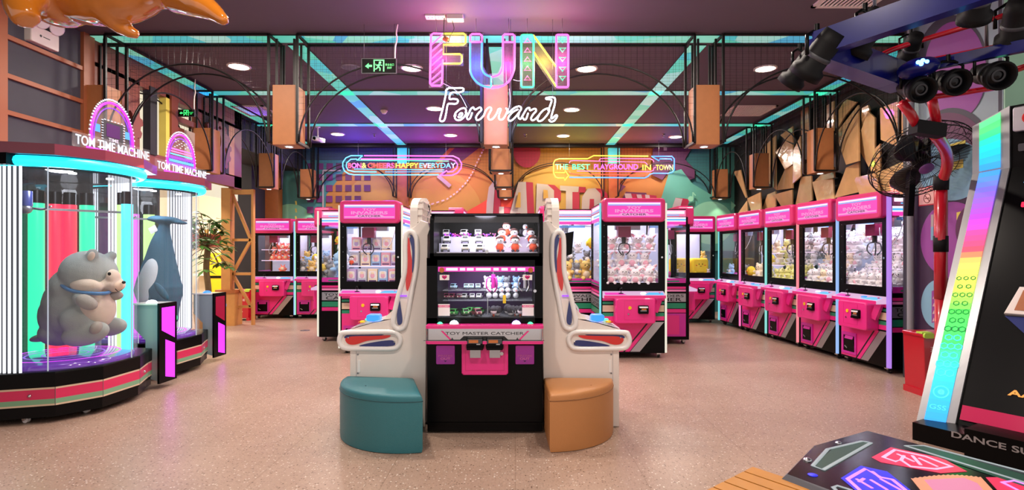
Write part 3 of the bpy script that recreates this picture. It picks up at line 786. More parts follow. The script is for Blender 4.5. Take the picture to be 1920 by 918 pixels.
# ================================================================== claw machines
CW, CD, CH = .84, .86, 2.08
def face_q(b, m, pts, y): b.m(m).poly([(x, y, z) for x, z in pts])
def side_q(b, m, y0, y1, z0, z1, sx, off=.0015, slant=0):
    x = sx * (CW / 2 + off)
    q = [(x, y0, z0), (x, y1, z0), (x, y1, z1 + slant), (x, y0, z1)]
    b.m(m).poly(q if sx > 0 else q[::-1])
def claw_machine(name_label, loc, rz, strips=('strip_white', 'strip_white'), button='btn_white', side='black', claw=True, back='case_back', depth=CD, strip_w=.018, deck='deck_glow', text=True, group='claw machines', far=0):
    t = thing('claw_machine', name_label, 'claw machine', loc, R(rz), group)
    D = depth
    h = CW / 2
    def cab():
        b = MB('black')
        b.bx(-h, h, .012, D, .07, .74); b.bx(-h, h, .012, D, .74, .95)
        b.bx(-h, h, .06, D, 1.93, 2.05)
        for sx in (-1, 1):
            b.bx(sx * h - (.03 if sx > 0 else 0), sx * h + (0 if sx > 0 else .03), D - .035, D, .95, 1.93)
            b.bx(min(sx * h, sx * (h - .022)), max(sx * h, sx * (h - .022)), .03, .055, .95, 1.93)
        b.bx(-h, h, D - .02, D, .95, 1.93)
        return b
    shared('cabinet', 'cab%.2f' % D, cab, t)
    def fg():
        b = MB('pink'); y = .0095
        face_q(b, 'pink', [(-.4, .09), (-.13, .09), (.19, .48), (.19, .5), (-.4, .5)], y)
        face_q(b, 'black_ink', [(-.13, .09), (-.105, .09), (.215, .48), (.19, .48)], y)
        face_q(b, 'pink', [(-.105, .09), (-.045, .09), (.275, .48), (.215, .48)], y)
        face_q(b, 'black_ink', [(-.045, .09), (-.035, .09), (.285, .48), (.275, .48)], y)
        face_q(b, 'silver', [(-.035, .09), (.09, .09), (.41, .48), (.285, .48)], y)
        for x0, x1 in ((-.4, -.24), (.27, .41)):
            face_q(b, 'pink', [(x0, .5), (x1, .5), (x1, .56), (x0, .56)], y - .0005)
            face_q(b, 'green_stripe', [(x0, .555), (x1, .555), (x1, .60), (x0, .60)], y - .001)
            face_q(b, 'beige_stripe', [(x0, .615), (x1, .615), (x1, .70), (x0, .70)], y - .001)
            face_q(b, 'green_stripe', [(x0, .715), (x1, .715), (x1, .745), (x0, .745)], y - .001)
            face_q(b, 'pink', [(x0, .76), (x1, .76), (x1, .8), (x0, .8)], y - .001)
        return b
    shared('front_graphic', 'frontg', fg, t)
    def pd():
        b = MB('magenta_paint'); o = rrect(.27, .27, .015)
        b.bx(-.375, -.105, -.004, .012, .12, .15); b.bx(-.375, -.105, -.004, .012, .35, .39); b.bx(-.375, -.345, -.004, .012, .15, .35); b.bx(-.135, -.105, -.004, .012, .15, .35)
        b.m('black').bx(-.345, -.135, .004, .011, .15, .35)
        b.m('magenta_paint').box((-.24, 0, .325), (.15, .008, .04), M=Matrix.Rotation(-.35, 3, 'X')); b.m('black').box((-.24, .003, .24), (.17, .006, .12), M=Matrix.Rotation(.1, 3, 'X')); b.m('silver').box((-.3, -.002, .2), (.05, .004, .012), M=Matrix.Rotation(.5, 3, 'Y'))
        return b
    shared('prize_door', 'prized', pd, t)
    def cb():
        b = MB('pink'); b.prism(rrect(.52, .33, .035, 5), (0.005, .012, .64), (1, 0, 0), (0, 0, 1), .15, .02)
        b.m('pink_deep'); 
        for q in ((-.14, .52, .002, .78), (.11, .52, .002, .78)): b.bx(q[0] - .001, q[0] + .001, -.1395, -.1375, .525, .775)
        b.bx(-.14, .11, -.1395, -.1375, .524, .526); b.bx(-.14, .11, -.1395, -.1375, .774, .776)
        b.m('pink').bar((.27, -.05, .62), (.36, -.02, .86), .05, .07)
        return b
    box_ = shared('coin_box', 'coinb', cb, t)
    def ca():
        b = MB('black'); b.prism(rrect(.135, .105, .012), (.1, -.135, .66), (1, 0, 0), (0, 0, 1), .03, .006); b.bx(.04, .16, -.175, -.16, .607, .63)
        b.m('silver').box((.1, -.168, .69), (.11, .004, .022), M=Matrix.Rotation(-.5, 3, 'X')); b.m('amber').box((.105, -.166, .665), (.06, .004, .02), M=Matrix.Rotation(-.3, 3, 'X')); b.m('silver').bx(.06, .14, -.168, -.164, .64, .65); return b
    shared('coin_acceptor', 'coina', ca, box_, 'black coin acceptor with an amber window')
    def lk():
        b = MB('chrome'); b.cyl((-.09, -.137, .6), (-.09, -.147, .6), .011, seg=12); b.m('yellow').cyl((-.07, -.137, .68), (-.07, -.144, .68), .022, seg=16); return b
    shared('lock', 'coinl', lk, box_)
    def dk():
        b = MB(deck)
        b.add([(-.4, -.12, .835), (.4, -.12, .835), (.4, .012, .885), (-.4, .012, .885), (-.4, -.12, .80), (.4, -.12, .80), (.4, .012, .80), (-.4, .012, .80)], [(0, 1, 2, 3), (4, 7, 6, 5), (2, 6, 7, 3), (0, 3, 7, 4), (1, 5, 6, 2)])
        b.m('pink').add([(-.4, -.121, .838), (.4, -.121, .838), (.4, -.121, .80), (-.4, -.121, .80)], [(0, 3, 2, 1)])
        b.m('sign_pink').poly([(-.38, -.1, .8432), (-.1, -.1, .8432), (-.16, -.03, .8697), (-.38, -.03, .8697)]); b.m('sign_blue').poly([(.12, -.1, .8432), (.38, -.1, .8432), (.38, -.03, .8697), (.2, -.03, .8697)])
        return b
    dk_ = shared('control_deck', 'deck' + deck, dk, t)
    def js():
        b = MB('steel'); b.cyl((-.17, -.06, .855), (-.17, -.065, .9), .006, seg=8); b.m('black').ball((-.17, -.066, .915), .024, 12, 8); b.m('black').lathe([(.035, 0), (.03, .008), (.008, .012)], (-.17, -.06, .857), 14); return b
    shared('joystick', 'joy', js, dk_)
    shared('start_button', 'btn' + button, lambda: MB(button).lathe([(.036, 0), (.036, .008), (.025, .018), (0, .02)], (.12, -.06, .857), 16), dk_)
    def wf():
        b = MB('black')
        for q in ((-h, -.335, .9, 1.82), (.335, h, .9, 1.82), (-.335, .335, .9, .995), (-.335, .335, 1.745, 1.82)): b.bx(q[0], q[1], 0, .03, q[2], q[3])
        b.m('chrome').cyl((.378, .001, 1.33), (.378, -.012, 1.33), .013, seg=12)
        for z in (1.05, 1.2, 1.4, 1.6, 1.75): b.m('steel').cyl((-.38, .001, z), (-.38, -.002, z), .005, seg=8)
        return b
    shared('window_frame', 'winf', wf, t)
    shared('front_glass', 'frontglass', lambda: MB('glass').bx(-.335, .335, .012, .016, .995, 1.745), t)
    for sx in (-1, 1):
        def sg():
            b = MB('glass'); x = sx * (h - .006); b.bx(x - .002, x + .002, .055, D - .035, .95, 1.93); return b
        shared('side_glass', 'sg%d%.2f' % (sx, D), sg, t)
        def sgr():
            b = MB('pink'); a, c = .06, D - .04
            side_q(b, 'pink_pale', a, c, 1.935, 2.035, sx, .0005); side_q(b, 'sign_white', a + .02, c - .1, 1.975, 2.02, sx, .001); side_q(b, 'sign_blue', a + .1, c - .02, 1.95, 1.965, sx, .001)
            side_q(b, 'sign_white', a, c, 1.86, 1.925, sx, -.001); side_q(b, 'sign_blue', a, a + (c - a) * .75, 1.875, 1.90, sx, .0); side_q(b, 'sign_pink', a, c, 1.815, 1.86, sx, -.001)
            side_q(b, 'decal_blue', a + .05, c - .3, 1.765, 1.80, sx, 0); side_q(b, 'magenta_paint', a, c, .93, 1.0, sx, 0.001); side_q(b, 'green_stripe', a + .1, c, .945, .965, sx, .002)
            side_q(b, 'pink', a, c, .84, .875, sx); side_q(b, 'pink_pale', a, c, .80, .83, sx); side_q(b, 'silver', a, c, .645, .77, sx)
            side_q(b, 'green_stripe', a, c, .545, .625, sx, .0015)
            side_q(b, 'pink', a, c, .48, .535, sx)
            if side == 'pink': side_q(b, 'magenta_paint', a, c - .02, .12, .47, sx); side_q(b, 'pink', a + .1, c - .1, .15, .44, sx, .0022)
            x = sx * (h + .0028); ux = Vector((0, 1, 0)) if sx > 0 else Vector((0, -1, 0)); m_ = (a + c) / 2
            b.m('black_ink').text('TOY INVADERS', (x, m_, .735), ux, (0, 0, 1), (c - a) * .92, .04, .008); b.text('CATCHER', (x, m_, .68), ux, (0, 0, 1), (c - a) * .85, .052, .014)
            return b
        shared('side_graphic', 'sgr%d%.2f%s' % (sx, D, side), sgr, t)
        s_ = strips[0 if sx < 0 else 1]
        if s_:
            shared('light_strip', 'ls%d%s%.3f' % (sx, s_, strip_w), lambda: MB(s_).bx(min(sx * h, sx * (h + strip_w)), max(sx * h, sx * (h + strip_w)), -.013, .013, .08, 2.04), t)
    def ts():
        b = MB('pink_deep'); b.prism(rrect(.82, .31, .05, 5), (0, .16, 1.945), (1, 0, 0), (0, 0, 1), .23, .022); return b
    top = shared('top_sign', 'topsign', ts, t)
    def tf():
        b = MB('sign_pink'); y = -.0715
        b.prism(rrect(.7, .2, .008, 2), (0, -.069, 1.95), (1, 0, 0), (0, 0, 1), .0025)
        face_q(b, 'sign_white', [(-.34, 2.02), (.34, 2.02), (.34, 2.04), (-.34, 2.04)], y - .0006); face_q(b, 'sign_blue', [(-.34, 2.004), (.34, 2.004), (.34, 2.016), (-.34, 2.016)], y - .0006)
        face_q(b, 'sign_pale', [(-.34, 1.865), (.34, 1.865), (.34, 1.885), (-.34, 1.885)], y - .0006); face_q(b, 'sign_pale', [(-.2, 1.885), (.2, 1.885), (.17, 1.905), (-.17, 1.905)], y - .0007)
        b.m('sign_pale').text('TOY', (0, y - .001, 1.978), (1, 0, 0), (0, 0, 1), .19, .034, .035); b.text('INVADERS', (0, y - .001, 1.933), (1, 0, 0), (0, 0, 1), .5, .042, .035)
        b.m('black_ink').text('CATCHER', (0, y - .0018, 1.888), (1, 0, 0), (0, 0, 1), .31, .026, .015); return b
    shared('sign_face', 'signface', tf, top, 'lit pink sign face with lettering')
    def cl():
        b = MB('chrome')
        for sx in (-1, 1):
            for y in (.09, D - .1):
                b.m('chrome').bx(sx * .33 - .02, sx * .33 + .02, y - .02, y + .02, .055, .072); b.m('rubber').cyl((sx * .33 - .016, y + .01, .03), (sx * .33 + .016, y + .01, .03), .03, seg=14); b.m('chrome').bar((sx * .33 - .02, y, .06), (sx * .33 - .02, y + .012, .025), .006, .03)
        return b
    if 'cst%.2f' % D not in SHARED:
        def one():
            b = MB('chrome'); b.bx(-.03, .03, -.03, .03, .05, .072); b.m('rubber').cyl((-.014, .012, .03), (.014, .012, .03), .03, seg=14); b.m('chrome').bar((-.021, 0, .055), (-.021, .012, .025), .006, .03); b.bar((.021, 0, .055), (.021, .012, .025), .006, .03); return b
        SHARED['cst%.2f' % D] = one().mesh('caster')
    for sx in (-1, 1):
        for y in (.07, D - .08):
            link('caster', SHARED['cst%.2f' % D], t, (sx * .35, y, 0))
    def inn():
        b = MB(back); b.bx(-h + .03, h - .03, D - .032, D - .022, .97, 1.92); b.m('case_floor').bx(-h + .02, h - .02, .03, D - .04, .952, .972); b.m('white_gloss').bx(-h + .02, h - .02, .06, D - .04, 1.915, 1.928); return b
    shared('showcase_lining', 'lining%s%.2f' % (back, D), inn, t)
    if far:
        shared('side_lining', 'farl%d%.2f' % (far, D), lambda: MB(back).bx(min(far * (h - .03), far * (h - .02)), max(far * (h - .03), far * (h - .02)), .1, D - .04, .972, 1.9), t)
    def led():
        b = MB('case_led'); b.bx(-.32, .32, .06, .085, 1.895, 1.913); b.bx(-.32, .32, D - .12, D - .095, 1.895, 1.913)
        return b
    shared('led_bar', 'led%.2f' % D, led, t, 'white led bar')
    lamp('case_lamp', 'AREA', (0, D * .42, 1.905), CASE_LAMP, '#eceeff', .55, parent=t)
    if claw:
        def ga():
            b = MB('steel'); b.bx(-.38, .38, D * .45 - .02, D * .45 + .02, 1.80, 1.83); b.bx(-.385, -.355, .08, D - .06, 1.83, 1.86); b.bx(.355, .385, .08, D - .06, 1.83, 1.86); return b
        shared('gantry', 'gan%.2f' % D, ga, t)
        def cr():
            b = MB('carriage'); y = .22; x = -.08; b.bx(x - .085, x + .085, y - .06, y + .06, 1.60, 1.74); b.m('steel').bx(x - .1, x + .24, y + .065, y + .16, 1.70, 1.82); b.m('cable_black').cyl((x, y, 1.6), (x, y, 1.52), .028, seg=12)
            for a in (90, 210, 330):
                d = Vector((math.cos(R(a)), math.sin(R(a)), 0)); c = Vector((x, y, 1.52)); b.m('dark_grey').tube(catmull([c, c + d * .07 + Vector((0, 0, -.02)), c + d * .085 + Vector((0, 0, -.1)), c + d * .03 + Vector((0, 0, -.16))], 4), .008, 6)
            b.m('cable'); b.tube(catmull([(x + .08, y, 1.7), (x + .14, y - .02, 1.5), (x + .25, y, 1.45), (x + .33, y + .05, 1.6), (x + .36, y + .1, 1.8)], 5), .006, 5); b.tube(catmull([(x - .05, y, 1.6), (x - .12, y, 1.45), (x - .1, y, 1.36), (x - .02, y, 1.45), (x, y, 1.55)], 5), .005, 5)
            return b
        shared('claw', 'clawc', cr, t, 'magenta carriage with a three pronged claw and coiled cables')
    return t
def local(t, p):
    return t.location + Matrix.Rotation(t.rotation_euler.z, 3, 'Z') @ Vector(p)

# ------------------------------------------------------------------ toys (mesh of each kind built once, every toy its own object)
TOY = {}
def toy_mesh(kind):
    if kind in TOY: return TOY[kind]
    b = MB('plush_white')
    s = 1.0
    def head(c, r, m): b.m(m).ball(c, r, 10, 7)
    def eyes(y, z, dx=.018, r=.006):
        for sx in (-1, 1): b.m('eye_black').ball((sx * dx, y, z), r, 6, 4)
    base, acc = dict(bunny=('plush_white', 'plush_pink'), white=('plush_white', 'plush_white'), cream=('plush_cream', 'plush_white'), coral=('plush_coral', 'plush_cream'), yellow=('plush_yellow', 'plush_cream'),
                     lemon=('plush_lemon', 'plush_white'), grey=('plush_grey', 'plush_white'), blue=('plush_blue', 'plush_white'), lilac=('plush_lilac', 'plush_white'), puppy=('plush_orange', 'plush_brown'), gull=('plush_white', 'plush_dark'), tan=('plush_tan', 'plush_cream')).get(kind, ('plush_white', 'plush_white'))
    if kind in ('bunny', 'white', 'cream', 'grey', 'blue', 'lilac', 'tan', 'lemon'):
        b.m(base).ball((0, 0, .055), (.062, .052, .058), 12, 8); b.m(acc).ball((0, -.022, .052), (.044, .036, .042), 10, 7)
        b.m(base).ball((0, -.005, .132), (.056, .048, .046), 12, 8); b.m(base).ball((0, -.046, .122), (.022, .014, .016), 8, 6)
        for sx in (-1, 1):
            if kind in ('bunny', 'lemon'): b.m(base).ball((sx * .045, .0, .165), (.018, .014, .045), 8, 6, Matrix.Rotation(sx * .9, 3, 'Y')); b.m(acc).ball((sx * .05, -.01, .165), (.01, .008, .032), 8, 6, Matrix.Rotation(sx * .9, 3, 'Y'))
            else: b.m(base).ball((sx * .042, 0, .172), (.02, .014, .022), 8, 6)
            b.m(base).ball((sx * .06, -.03, .075), (.018, .026, .018), 8, 6); b.ball((sx * .04, -.055, .018), (.022, .034, .02), 8, 6)
        eyes(-.05, .137); b.m('plush_dark').ball((0, -.06, .127), .005, 6, 4)
    elif kind in ('coral',):
        b.m(base).ball((0, 0, .06), (.062, .056, .06), 12, 8); b.m(acc).ball((0, -.045, .068), (.034, .018, .03), 10, 6); b.m(base).cyl((-.02, 0, .115), (-.04, 0, .15), .016, .006, 8); b.cyl((.02, 0, .115), (.04, 0, .15), .016, .006, 8)
        for sx in (-1, 1): b.m(base).ball((sx * .045, -.04, .016), (.02, .03, .016), 8, 6); b.ball((sx * .064, -.01, .06), (.014, .02, .02), 8, 6)
        eyes(-.058, .075)
    elif kind in ('yellow',):
        b.m(base).ball((0, 0, .07), (.07, .06, .07), 12, 8); b.m('plush_orange').ball((0, -.066, .068), (.014, .012, .008), 8, 6); eyes(-.058, .085, .022)
        for sx in (-1, 1): b.m(base).ball((sx * .07, 0, .06), (.014, .03, .032), 8, 6); b.m('plush_orange').ball((sx * .03, -.045, .006), (.018, .03, .006), 8, 5)
    elif kind == 'puppy':
        b.m(base).ball((0, 0, .05), (.045, .04, .052), 12, 8); b.m('plush_white').ball((0, -.005, .122), (.046, .04, .04), 12, 8); b.m('plush_brown').ball((0, .004, .145), (.046, .042, .03), 10, 7); b.m(base).ball((0, -.004, .13), (.05, .03, .022), 10, 6)
        for sx in (-1, 1): b.m('plush_white').ball((sx * .052, -.01, .07), (.012, .016, .034), 8, 6, Matrix.Rotation(-sx * .7, 3, 'Y')); b.m('plush_dark').ball((sx * .028, -.035, .012), (.018, .028, .014), 8, 6)
        b.m('eye_black').ball((0, -.045, .122), .007, 6, 5)
    elif kind == 'gull':
        b.m(acc).ball((0, 0, .05), (.05, .06, .05), 12, 8); b.m(base).ball((0, -.03, .045), (.04, .042, .042), 10, 7); b.m(base).ball((0, -.02, .115), (.036, .036, .034), 10, 7); b.m('plush_orange').cyl((0, -.05, .112), (0, -.085, .105), .01, .003, 8); b.m(acc).ball((0, 0, .128), (.034, .034, .024), 10, 6)
        for sx in (-1, 1): b.m(acc).ball((sx * .055, .01, .06), (.014, .045, .03), 8, 6)
        eyes(-.048, .122, .016, .004)
    elif kind == 'cube':
        b.m('plush_yellow').prism(rrect(.36, .3, .06, 5), (0, .1, .16), (1, 0, 0), (0, 0, 1), .2, .05, True); eyes(-.1, .19, .035, .012)
        b.m('plush_brown').tube(catmull([(-.02, -.102, .155), (0, -.104, .147), (.02, -.102, .155)], 4), .004, 5); b.m('plush_orange')
        for sx in (-1, 1): b.ball((sx * .09, -.098, .165), (.018, .006, .012), 8, 5)
        b.m('plush_yellow')
        for sx in (-1, 1): b.ball((sx * .11, -.06, .02), (.04, .06, .025), 8, 6)
    elif kind.startswith('car'):
        c, roof = dict(car_white=('white_gloss', 'silver'), car_green=('toy_green', 'white_gloss'), car_wine=('toy_wine', 'white_gloss'), car_blue=('toy_blue', 'white_gloss'))[kind]
        prof = [(-.06, .012), (.06, .012), (.062, .03), (.052, .036), (.03, .04), (.02, .062), (-.03, .064), (-.046, .042), (-.061, .036)]
        b.m(c).prism(prof, (.028, 0, 0), (0, 1, 0), (0, 0, 1), -.056)
        b.m('eye_black').box((0, -.047, .052), (.044, .003, .018), M=Matrix.Rotation(-.6, 3, 'X')); b.box((0, .033, .051), (.044, .003, .016), M=Matrix.Rotation(.4, 3, 'X'))
        b.m('dark_grey').bx(-.026, .026, -.0635, -.06, .013, .021); b.m('btn_lamp').cyl((-.019, -.06, .03), (-.019, -.064, .03), .006, seg=8); b.cyl((.019, -.06, .03), (.019, -.064, .03), .006, seg=8)
        for sx in (-1, 1):
            for y in (-.038, .038): b.m('rubber').cyl((sx * .024, y, .013), (sx * .032, y, .013), .013, seg=12)
            b.m('eye_black').poly([(sx * .0285, -.03, .042), (sx * .0285, .03, .042), (sx * .0285, .018, .058), (sx * .0285, -.026, .058)][::(1 if sx > 0 else -1)])
    elif kind.startswith('box_'):
        c = dict(box_lilac='plush_lilac', box_blue='plush_blue', box_pink='plush_pink', box_cream='plush_cream', box_grey='toy_pale')[kind]
        b.m(c).prism(rrect(.13, .19, .004, 2), (0, .05, .097), (1, 0, 0), (0, 0, 1), .1); b.m('white_paper').prism(rrect(.1, .1, .02), (0, -.0485, .11), (1, 0, 0), (0, 0, 1), .003)
        b.m('plush_pink' if c != 'plush_pink' else 'plush_lilac').ball((0, -.052, .1), (.03, .004, .036), 10, 6); b.m('plush_cream').ball((0, -.053, .135), (.024, .004, .02), 10, 6); b.m('purple_dark').bx(-.05, .05, -.0525, -.05, .02, .036)
    me = b.mesh(kind); TOY[kind] = me
    return me
mat('toy_green', '#3f9e4a', 0.3); mat('toy_wine', '#8d2d4e', 0.3); mat('toy_blue', '#a7cfe8', 0.3); mat('toy_pale', '#c6c9d8', 0.5); mat('btn_lamp', '#fff6d8', 0.2)
def toy(kind, m, p, rz, label, group, scale=1.0, name='plush_toy', cat='plush toy', tilt=0.0):
    o = link(name, toy_mesh(kind), None, local(m, p))
    o.rotation_euler = (tilt, 0, m.rotation_euler.z + rz); o.scale = (scale,) * 3
    return tag(o, label, cat, group)
def shelf(m, z, D=CD, y0=.25):
    b = MB('shelf_clear'); b.bx(-.37, .37, y0, D - .05, z - .008, z); b.m('sign_white').bx(-.37, .37, y0 - .006, y0, z - .010, z + .002)
    part('shelf', b, m, 'clear shelf with a bright edge')
def fill(m, kinds, rows, label, group, scale=1.0, n=5, w=.62, jit=.02, name='plush_toy', cat='plush toy', facing=0.0):
    """rows = (z, y) ; one toy per place"""
    for i, (z, y, *rest) in enumerate(rows):
        nn = rest[0] if rest else n
        for k in range(nn):
            x = (k - (nn - 1) / 2) * w / max(nn - 1, 1) + (.04 if i % 2 else -.03) * (1 if nn > 2 else 0)
            x = max(-.33, min(.33, x))
            toy(kinds[(i * 3 + k) % len(kinds)], m, (x + random.uniform(-jit, jit) * .5, y + random.uniform(-jit, jit) * .5, z), facing + random.uniform(-.45, .45), label, group, scale * random.uniform(.94, 1.06), name, cat)
ROWG = 'plush toys in the right hand row of claw machines'
# the row along the gold wall
d0, d1 = Vector((4.25, 6.3, 0)), Vector((3.96, 10.8, 0))
dv = (d1 - d0) / 5
rzr = math.degrees(math.atan2(-dv.y, -dv.x))
row = []
info = [('nearest pink claw machine of the row by the gold wall, full of white plush', 'strip_lilac', 'btn_blue'), ('second pink claw machine of the gold wall row, white plush with a red one', 'strip_blue', 'btn_purple'),
        ('third pink claw machine of the gold wall row, white plush over lemon ones', 'strip_salmon', 'btn_white'), ('fourth pink claw machine of the gold wall row, cream and yellow plush', 'strip_teal', 'btn_blue'),
        ('farthest pink claw machine of the gold wall row, nearly empty showcase', 'strip_pink', 'btn_white')]
for i, (lab, st, bt) in enumerate(info):
    c = d0 + dv * (i + .5)
    row.append(claw_machine(lab, c, rzr, (('strip_cyan' if i == 4 else None), st), bt, strip_w=.05 if i == 0 else .028))
m = row[0]
pile = [(.972, .12), (.972, .26), (1.08, .2), (1.12, .36), (1.2, .3), (1.3, .38), (1.4, .44), (1.5, .5)]
for z in (1.2, 1.4): shelf(m, z, y0=.3)
fill(m, ['white', 'bunny', 'white', 'white'], [(.972, .11, 6), (1.0, .24, 6), (1.08, .34, 6), (1.2, .4, 6), (1.3, .5, 6), (1.4, .44, 6), (1.5, .56, 6)], 'white plush toy heaped in the nearest gold wall row machine', 'plush in the nearest row machine', .98)
fill(m, ['white'], [(1.6, .6, 5)], 'white plush toy heaped in the nearest gold wall row machine', 'plush in the nearest row machine', .9)
m = row[1]
for z in (1.2, 1.4): shelf(m, z, y0=.3)
fill(m, ['white', 'white', 'cream', 'bunny'], [(.972, .12, 5), (1.05, .26, 5), (1.2, .38, 6), (1.3, .48, 5), (1.4, .42, 6), (1.52, .58, 5)], 'white plush toy heaped in the second gold wall row machine', 'plush in the second row machine', 1.0)
m = row[2]
for z in (1.2, 1.4): shelf(m, z, y0=.3)
fill(m, ['lemon'], [(.972, .12, 5), (1.03, .27, 5)], 'lemon yellow plush toy at the bottom of the third row machine', 'lemon plush in the third row machine', .95)
fill(m, ['white', 'grey', 'white'], [(1.2, .36, 6), (1.3, .46, 5), (1.4, .4, 6), (1.52, .55, 5)], 'white or grey plush toy on the shelves of the third row machine', 'shelf plush in the third row machine', 1.0)
m = row[3]
for z in (1.18, 1.38): shelf(m, z, y0=.35)
fill(m, ['yellow', 'cream', 'lemon'], [(.972, .14, 3), (1.18, .45, 3), (1.38, .45, 3)], 'yellow or cream plush toy in the fourth row machine', 'plush in the fourth row machine', 1.25)
m = row[4]
fill(m, ['blue', 'grey'], [(.972, .2, 2)], 'pale plush toy alone at the bottom of the farthest row machine', 'plush in the farthest row machine', 1.1)
# corner machine with big yellow smiling cushions
cm = claw_machine('pink claw machine in the back right corner with big yellow smiling plush', (3.51, 10.9, 0), 0, ('strip_white', None), 'btn_white', claw=False)
for k, x in enumerate((-.24, .16)): toy('cube', cm, (x, .2, .972), (-.1, .12)[k], 'big yellow square smiling plush, %s one in the corner machine' % ('left' if k == 0 else 'right'), 'yellow smiling plush', .98)
fill(cm, ['bunny'], [(.972, .07, 2)], 'small pink and white plush in front of the yellow ones in the corner machine', 'small plush in the corner machine', .5)
toy('tan', cm, (.28, .3, 1.25), .4, 'brown plush on top of the yellow ones in the corner machine', None, .9)
# two machines at the back left
bl = claw_machine('pink claw machine at the back left with coral plush, beside the wooden tower', (-5.07, 11.65, 0), 0, ('strip_white', 'strip_blue'), 'btn_white')
for z in (1.22, 1.45): shelf(bl, z)
fill(bl, ['coral'], [(1.22, .3, 4), (1.22, .42, 4), (1.33, .46, 4), (1.45, .3, 4), (1.45, .42, 4)], 'coral round plush on the shelves of the back left machine', 'coral plush', 1.0, w=.42, facing=.0)
for o in [q for q in SC.objects if q.get('group') == 'coral plush']: o.location.x += .1
toy('coral', bl, (.14, .12, .972), .2, 'coral plush alone on the floor of the back left machine', None, 1.1)
bl2 = claw_machine('pink claw machine at the back left with mixed plush, partly behind the near machines', (-4.19, 11.65, 0), 0, ('strip_mint', 'strip_white'), 'btn_white')
fill(bl2, ['grey', 'tan', 'yellow', 'blue', 'white'], [(.972, .14, 4), (1.06, .3, 4), (1.18, .42, 4)], 'mixed large plush in the second back left machine', 'mixed plush at the back left', 1.35)
# island on the left: front machine full of boxed figures, two more facing sideways
LX, LY = -1.985, 7.62
il = claw_machine('front claw machine of the left island, full of pastel figure boxes', (LX, LY, 0), 0, ('strip_white', 'strip_white'), 'btn_white', depth=.95, strip_w=.022)
for z in (1.2, 1.42): shelf(il, z, .95)
for r_, (z, y, n) in enumerate([(.972, .14, 5), (.972, .3, 5), (1.2, .3, 5), (1.42, .36, 4)]):
    for q in range(n):
        toy(['box_lilac', 'box_blue', 'box_grey', 'box_pink', 'box_cream'][(q * 2 + r_) % 5], il, (-.29 + q * .145, y + random.uniform(-.02, .02), z), random.uniform(-.12, .12), 'pastel cardboard figure box in the left island front machine', 'figure boxes in the left island', 1.0, 'figure_box', 'toy box')
toy('puppy', il, (-.29, .09, 1.22), .2, 'small red and yellow figure hanging behind the glass of the left island machine', None, .7)
ilL = claw_machine('left facing claw machine of the left island, side panel towards us', (LX - 1.1, 8.67 + .43, 0), -90, ('strip_white', 'strip_white'), 'btn_white', depth=.95, strip_w=.008, far=-1)
fill(ilL, ['grey', 'white', 'blue'], [(.972, .16, 4), (1.1, .3, 3)], 'large grey and white plush in the left facing machine of the left island', 'plush in the left facing machine', 1.6)
toy('yellow', ilL, (.3, .3, 1.52), 1.2, 'yellow fluffy plush high in the left facing machine of the left island', None, 1.0)
ilR = claw_machine('right facing claw machine of the left island, mostly behind the white console', (LX + 1.1, 8.67 + .43, 0), 90, (None, None), 'btn_white', depth=.95, strip_w=.008, far=1)
# island on the right
RX, RY = 1.547, 7.28
ir = claw_machine('front claw machine of the right island, rows of pink and white rabbits', (RX, RY, 0), 0, ('strip_cyan', 'strip_white'), 'btn_white', depth=.95, side='pink', strip_w=.022)
for z in (1.19, 1.42): shelf(ir, z, .95, .28)
fill(ir, ['bunny'], [(.972, .1, 4), (1.0, .26, 5), (1.19, .33, 4), (1.42, .33, 4)], 'pink and white rabbit plush in the front machine of the right island', 'rabbits in the right island', 1.15, w=.5)
fill(ir, ['white'], [(1.19, .5, 4), (1.42, .5, 4)], 'white plush behind the rabbits in the right island machine', 'white plush in the right island', 1.15, w=.56)
irL = claw_machine('left facing claw machine of the right island with large yellow plush', (RX - 1.1, 8.4 + .43, 0), -90, (None, None), 'btn_white', depth=.95, strip_w=.008, far=-1)
fill(irL, ['tan', 'yellow'], [(.972, .62, 3), (.972, .35, 2)], 'large yellow plush on the floor of the left facing right island machine', 'yellow plush in the left facing machine', 1.6, facing=1.57)
toy('yellow', irL, (.28, .75, 1.45), 1.57, 'round yellow plush hanging high in the left facing right island machine', None, 1.3)
for k in range(6): toy('white' if k % 2 else 'grey', irL, (.2 - .09 * (k % 2), .15 + .13 * k, 1.24 + .14 * (k % 2)), 1.57, 'grey or white plush high in the left facing right island machine', 'high plush on the right island', 1.0)
shelf(irL, 1.235, .95, .1)
for k in range(4): toy('grey', irL, (.3, .2 + .1 * k, 1.05 + .12 * (k % 3)), 1.57, 'grey and white plush on the shelf of the left facing right island machine', 'grey plush on the right island', 1.0)
irR = claw_machine('right facing claw machine of the right island, pink side panel towards us', (RX + 1.1, 8.4 + .43, 0), 90, (None, None), 'btn_white', depth=.95, side='pink', strip_w=.008, far=1)
fill(irR, ['white', 'blue'], [(.972, .5, 4)], 'small white plush on the floor of the right facing right island machine', 'white plush in the right facing machine', .8)
b = MB('strip_mint'); b.bx(-.3, -.28, .3, .32, 1.0, 1.75); part('light_tube', b, irR, 'upright mint green light tube')
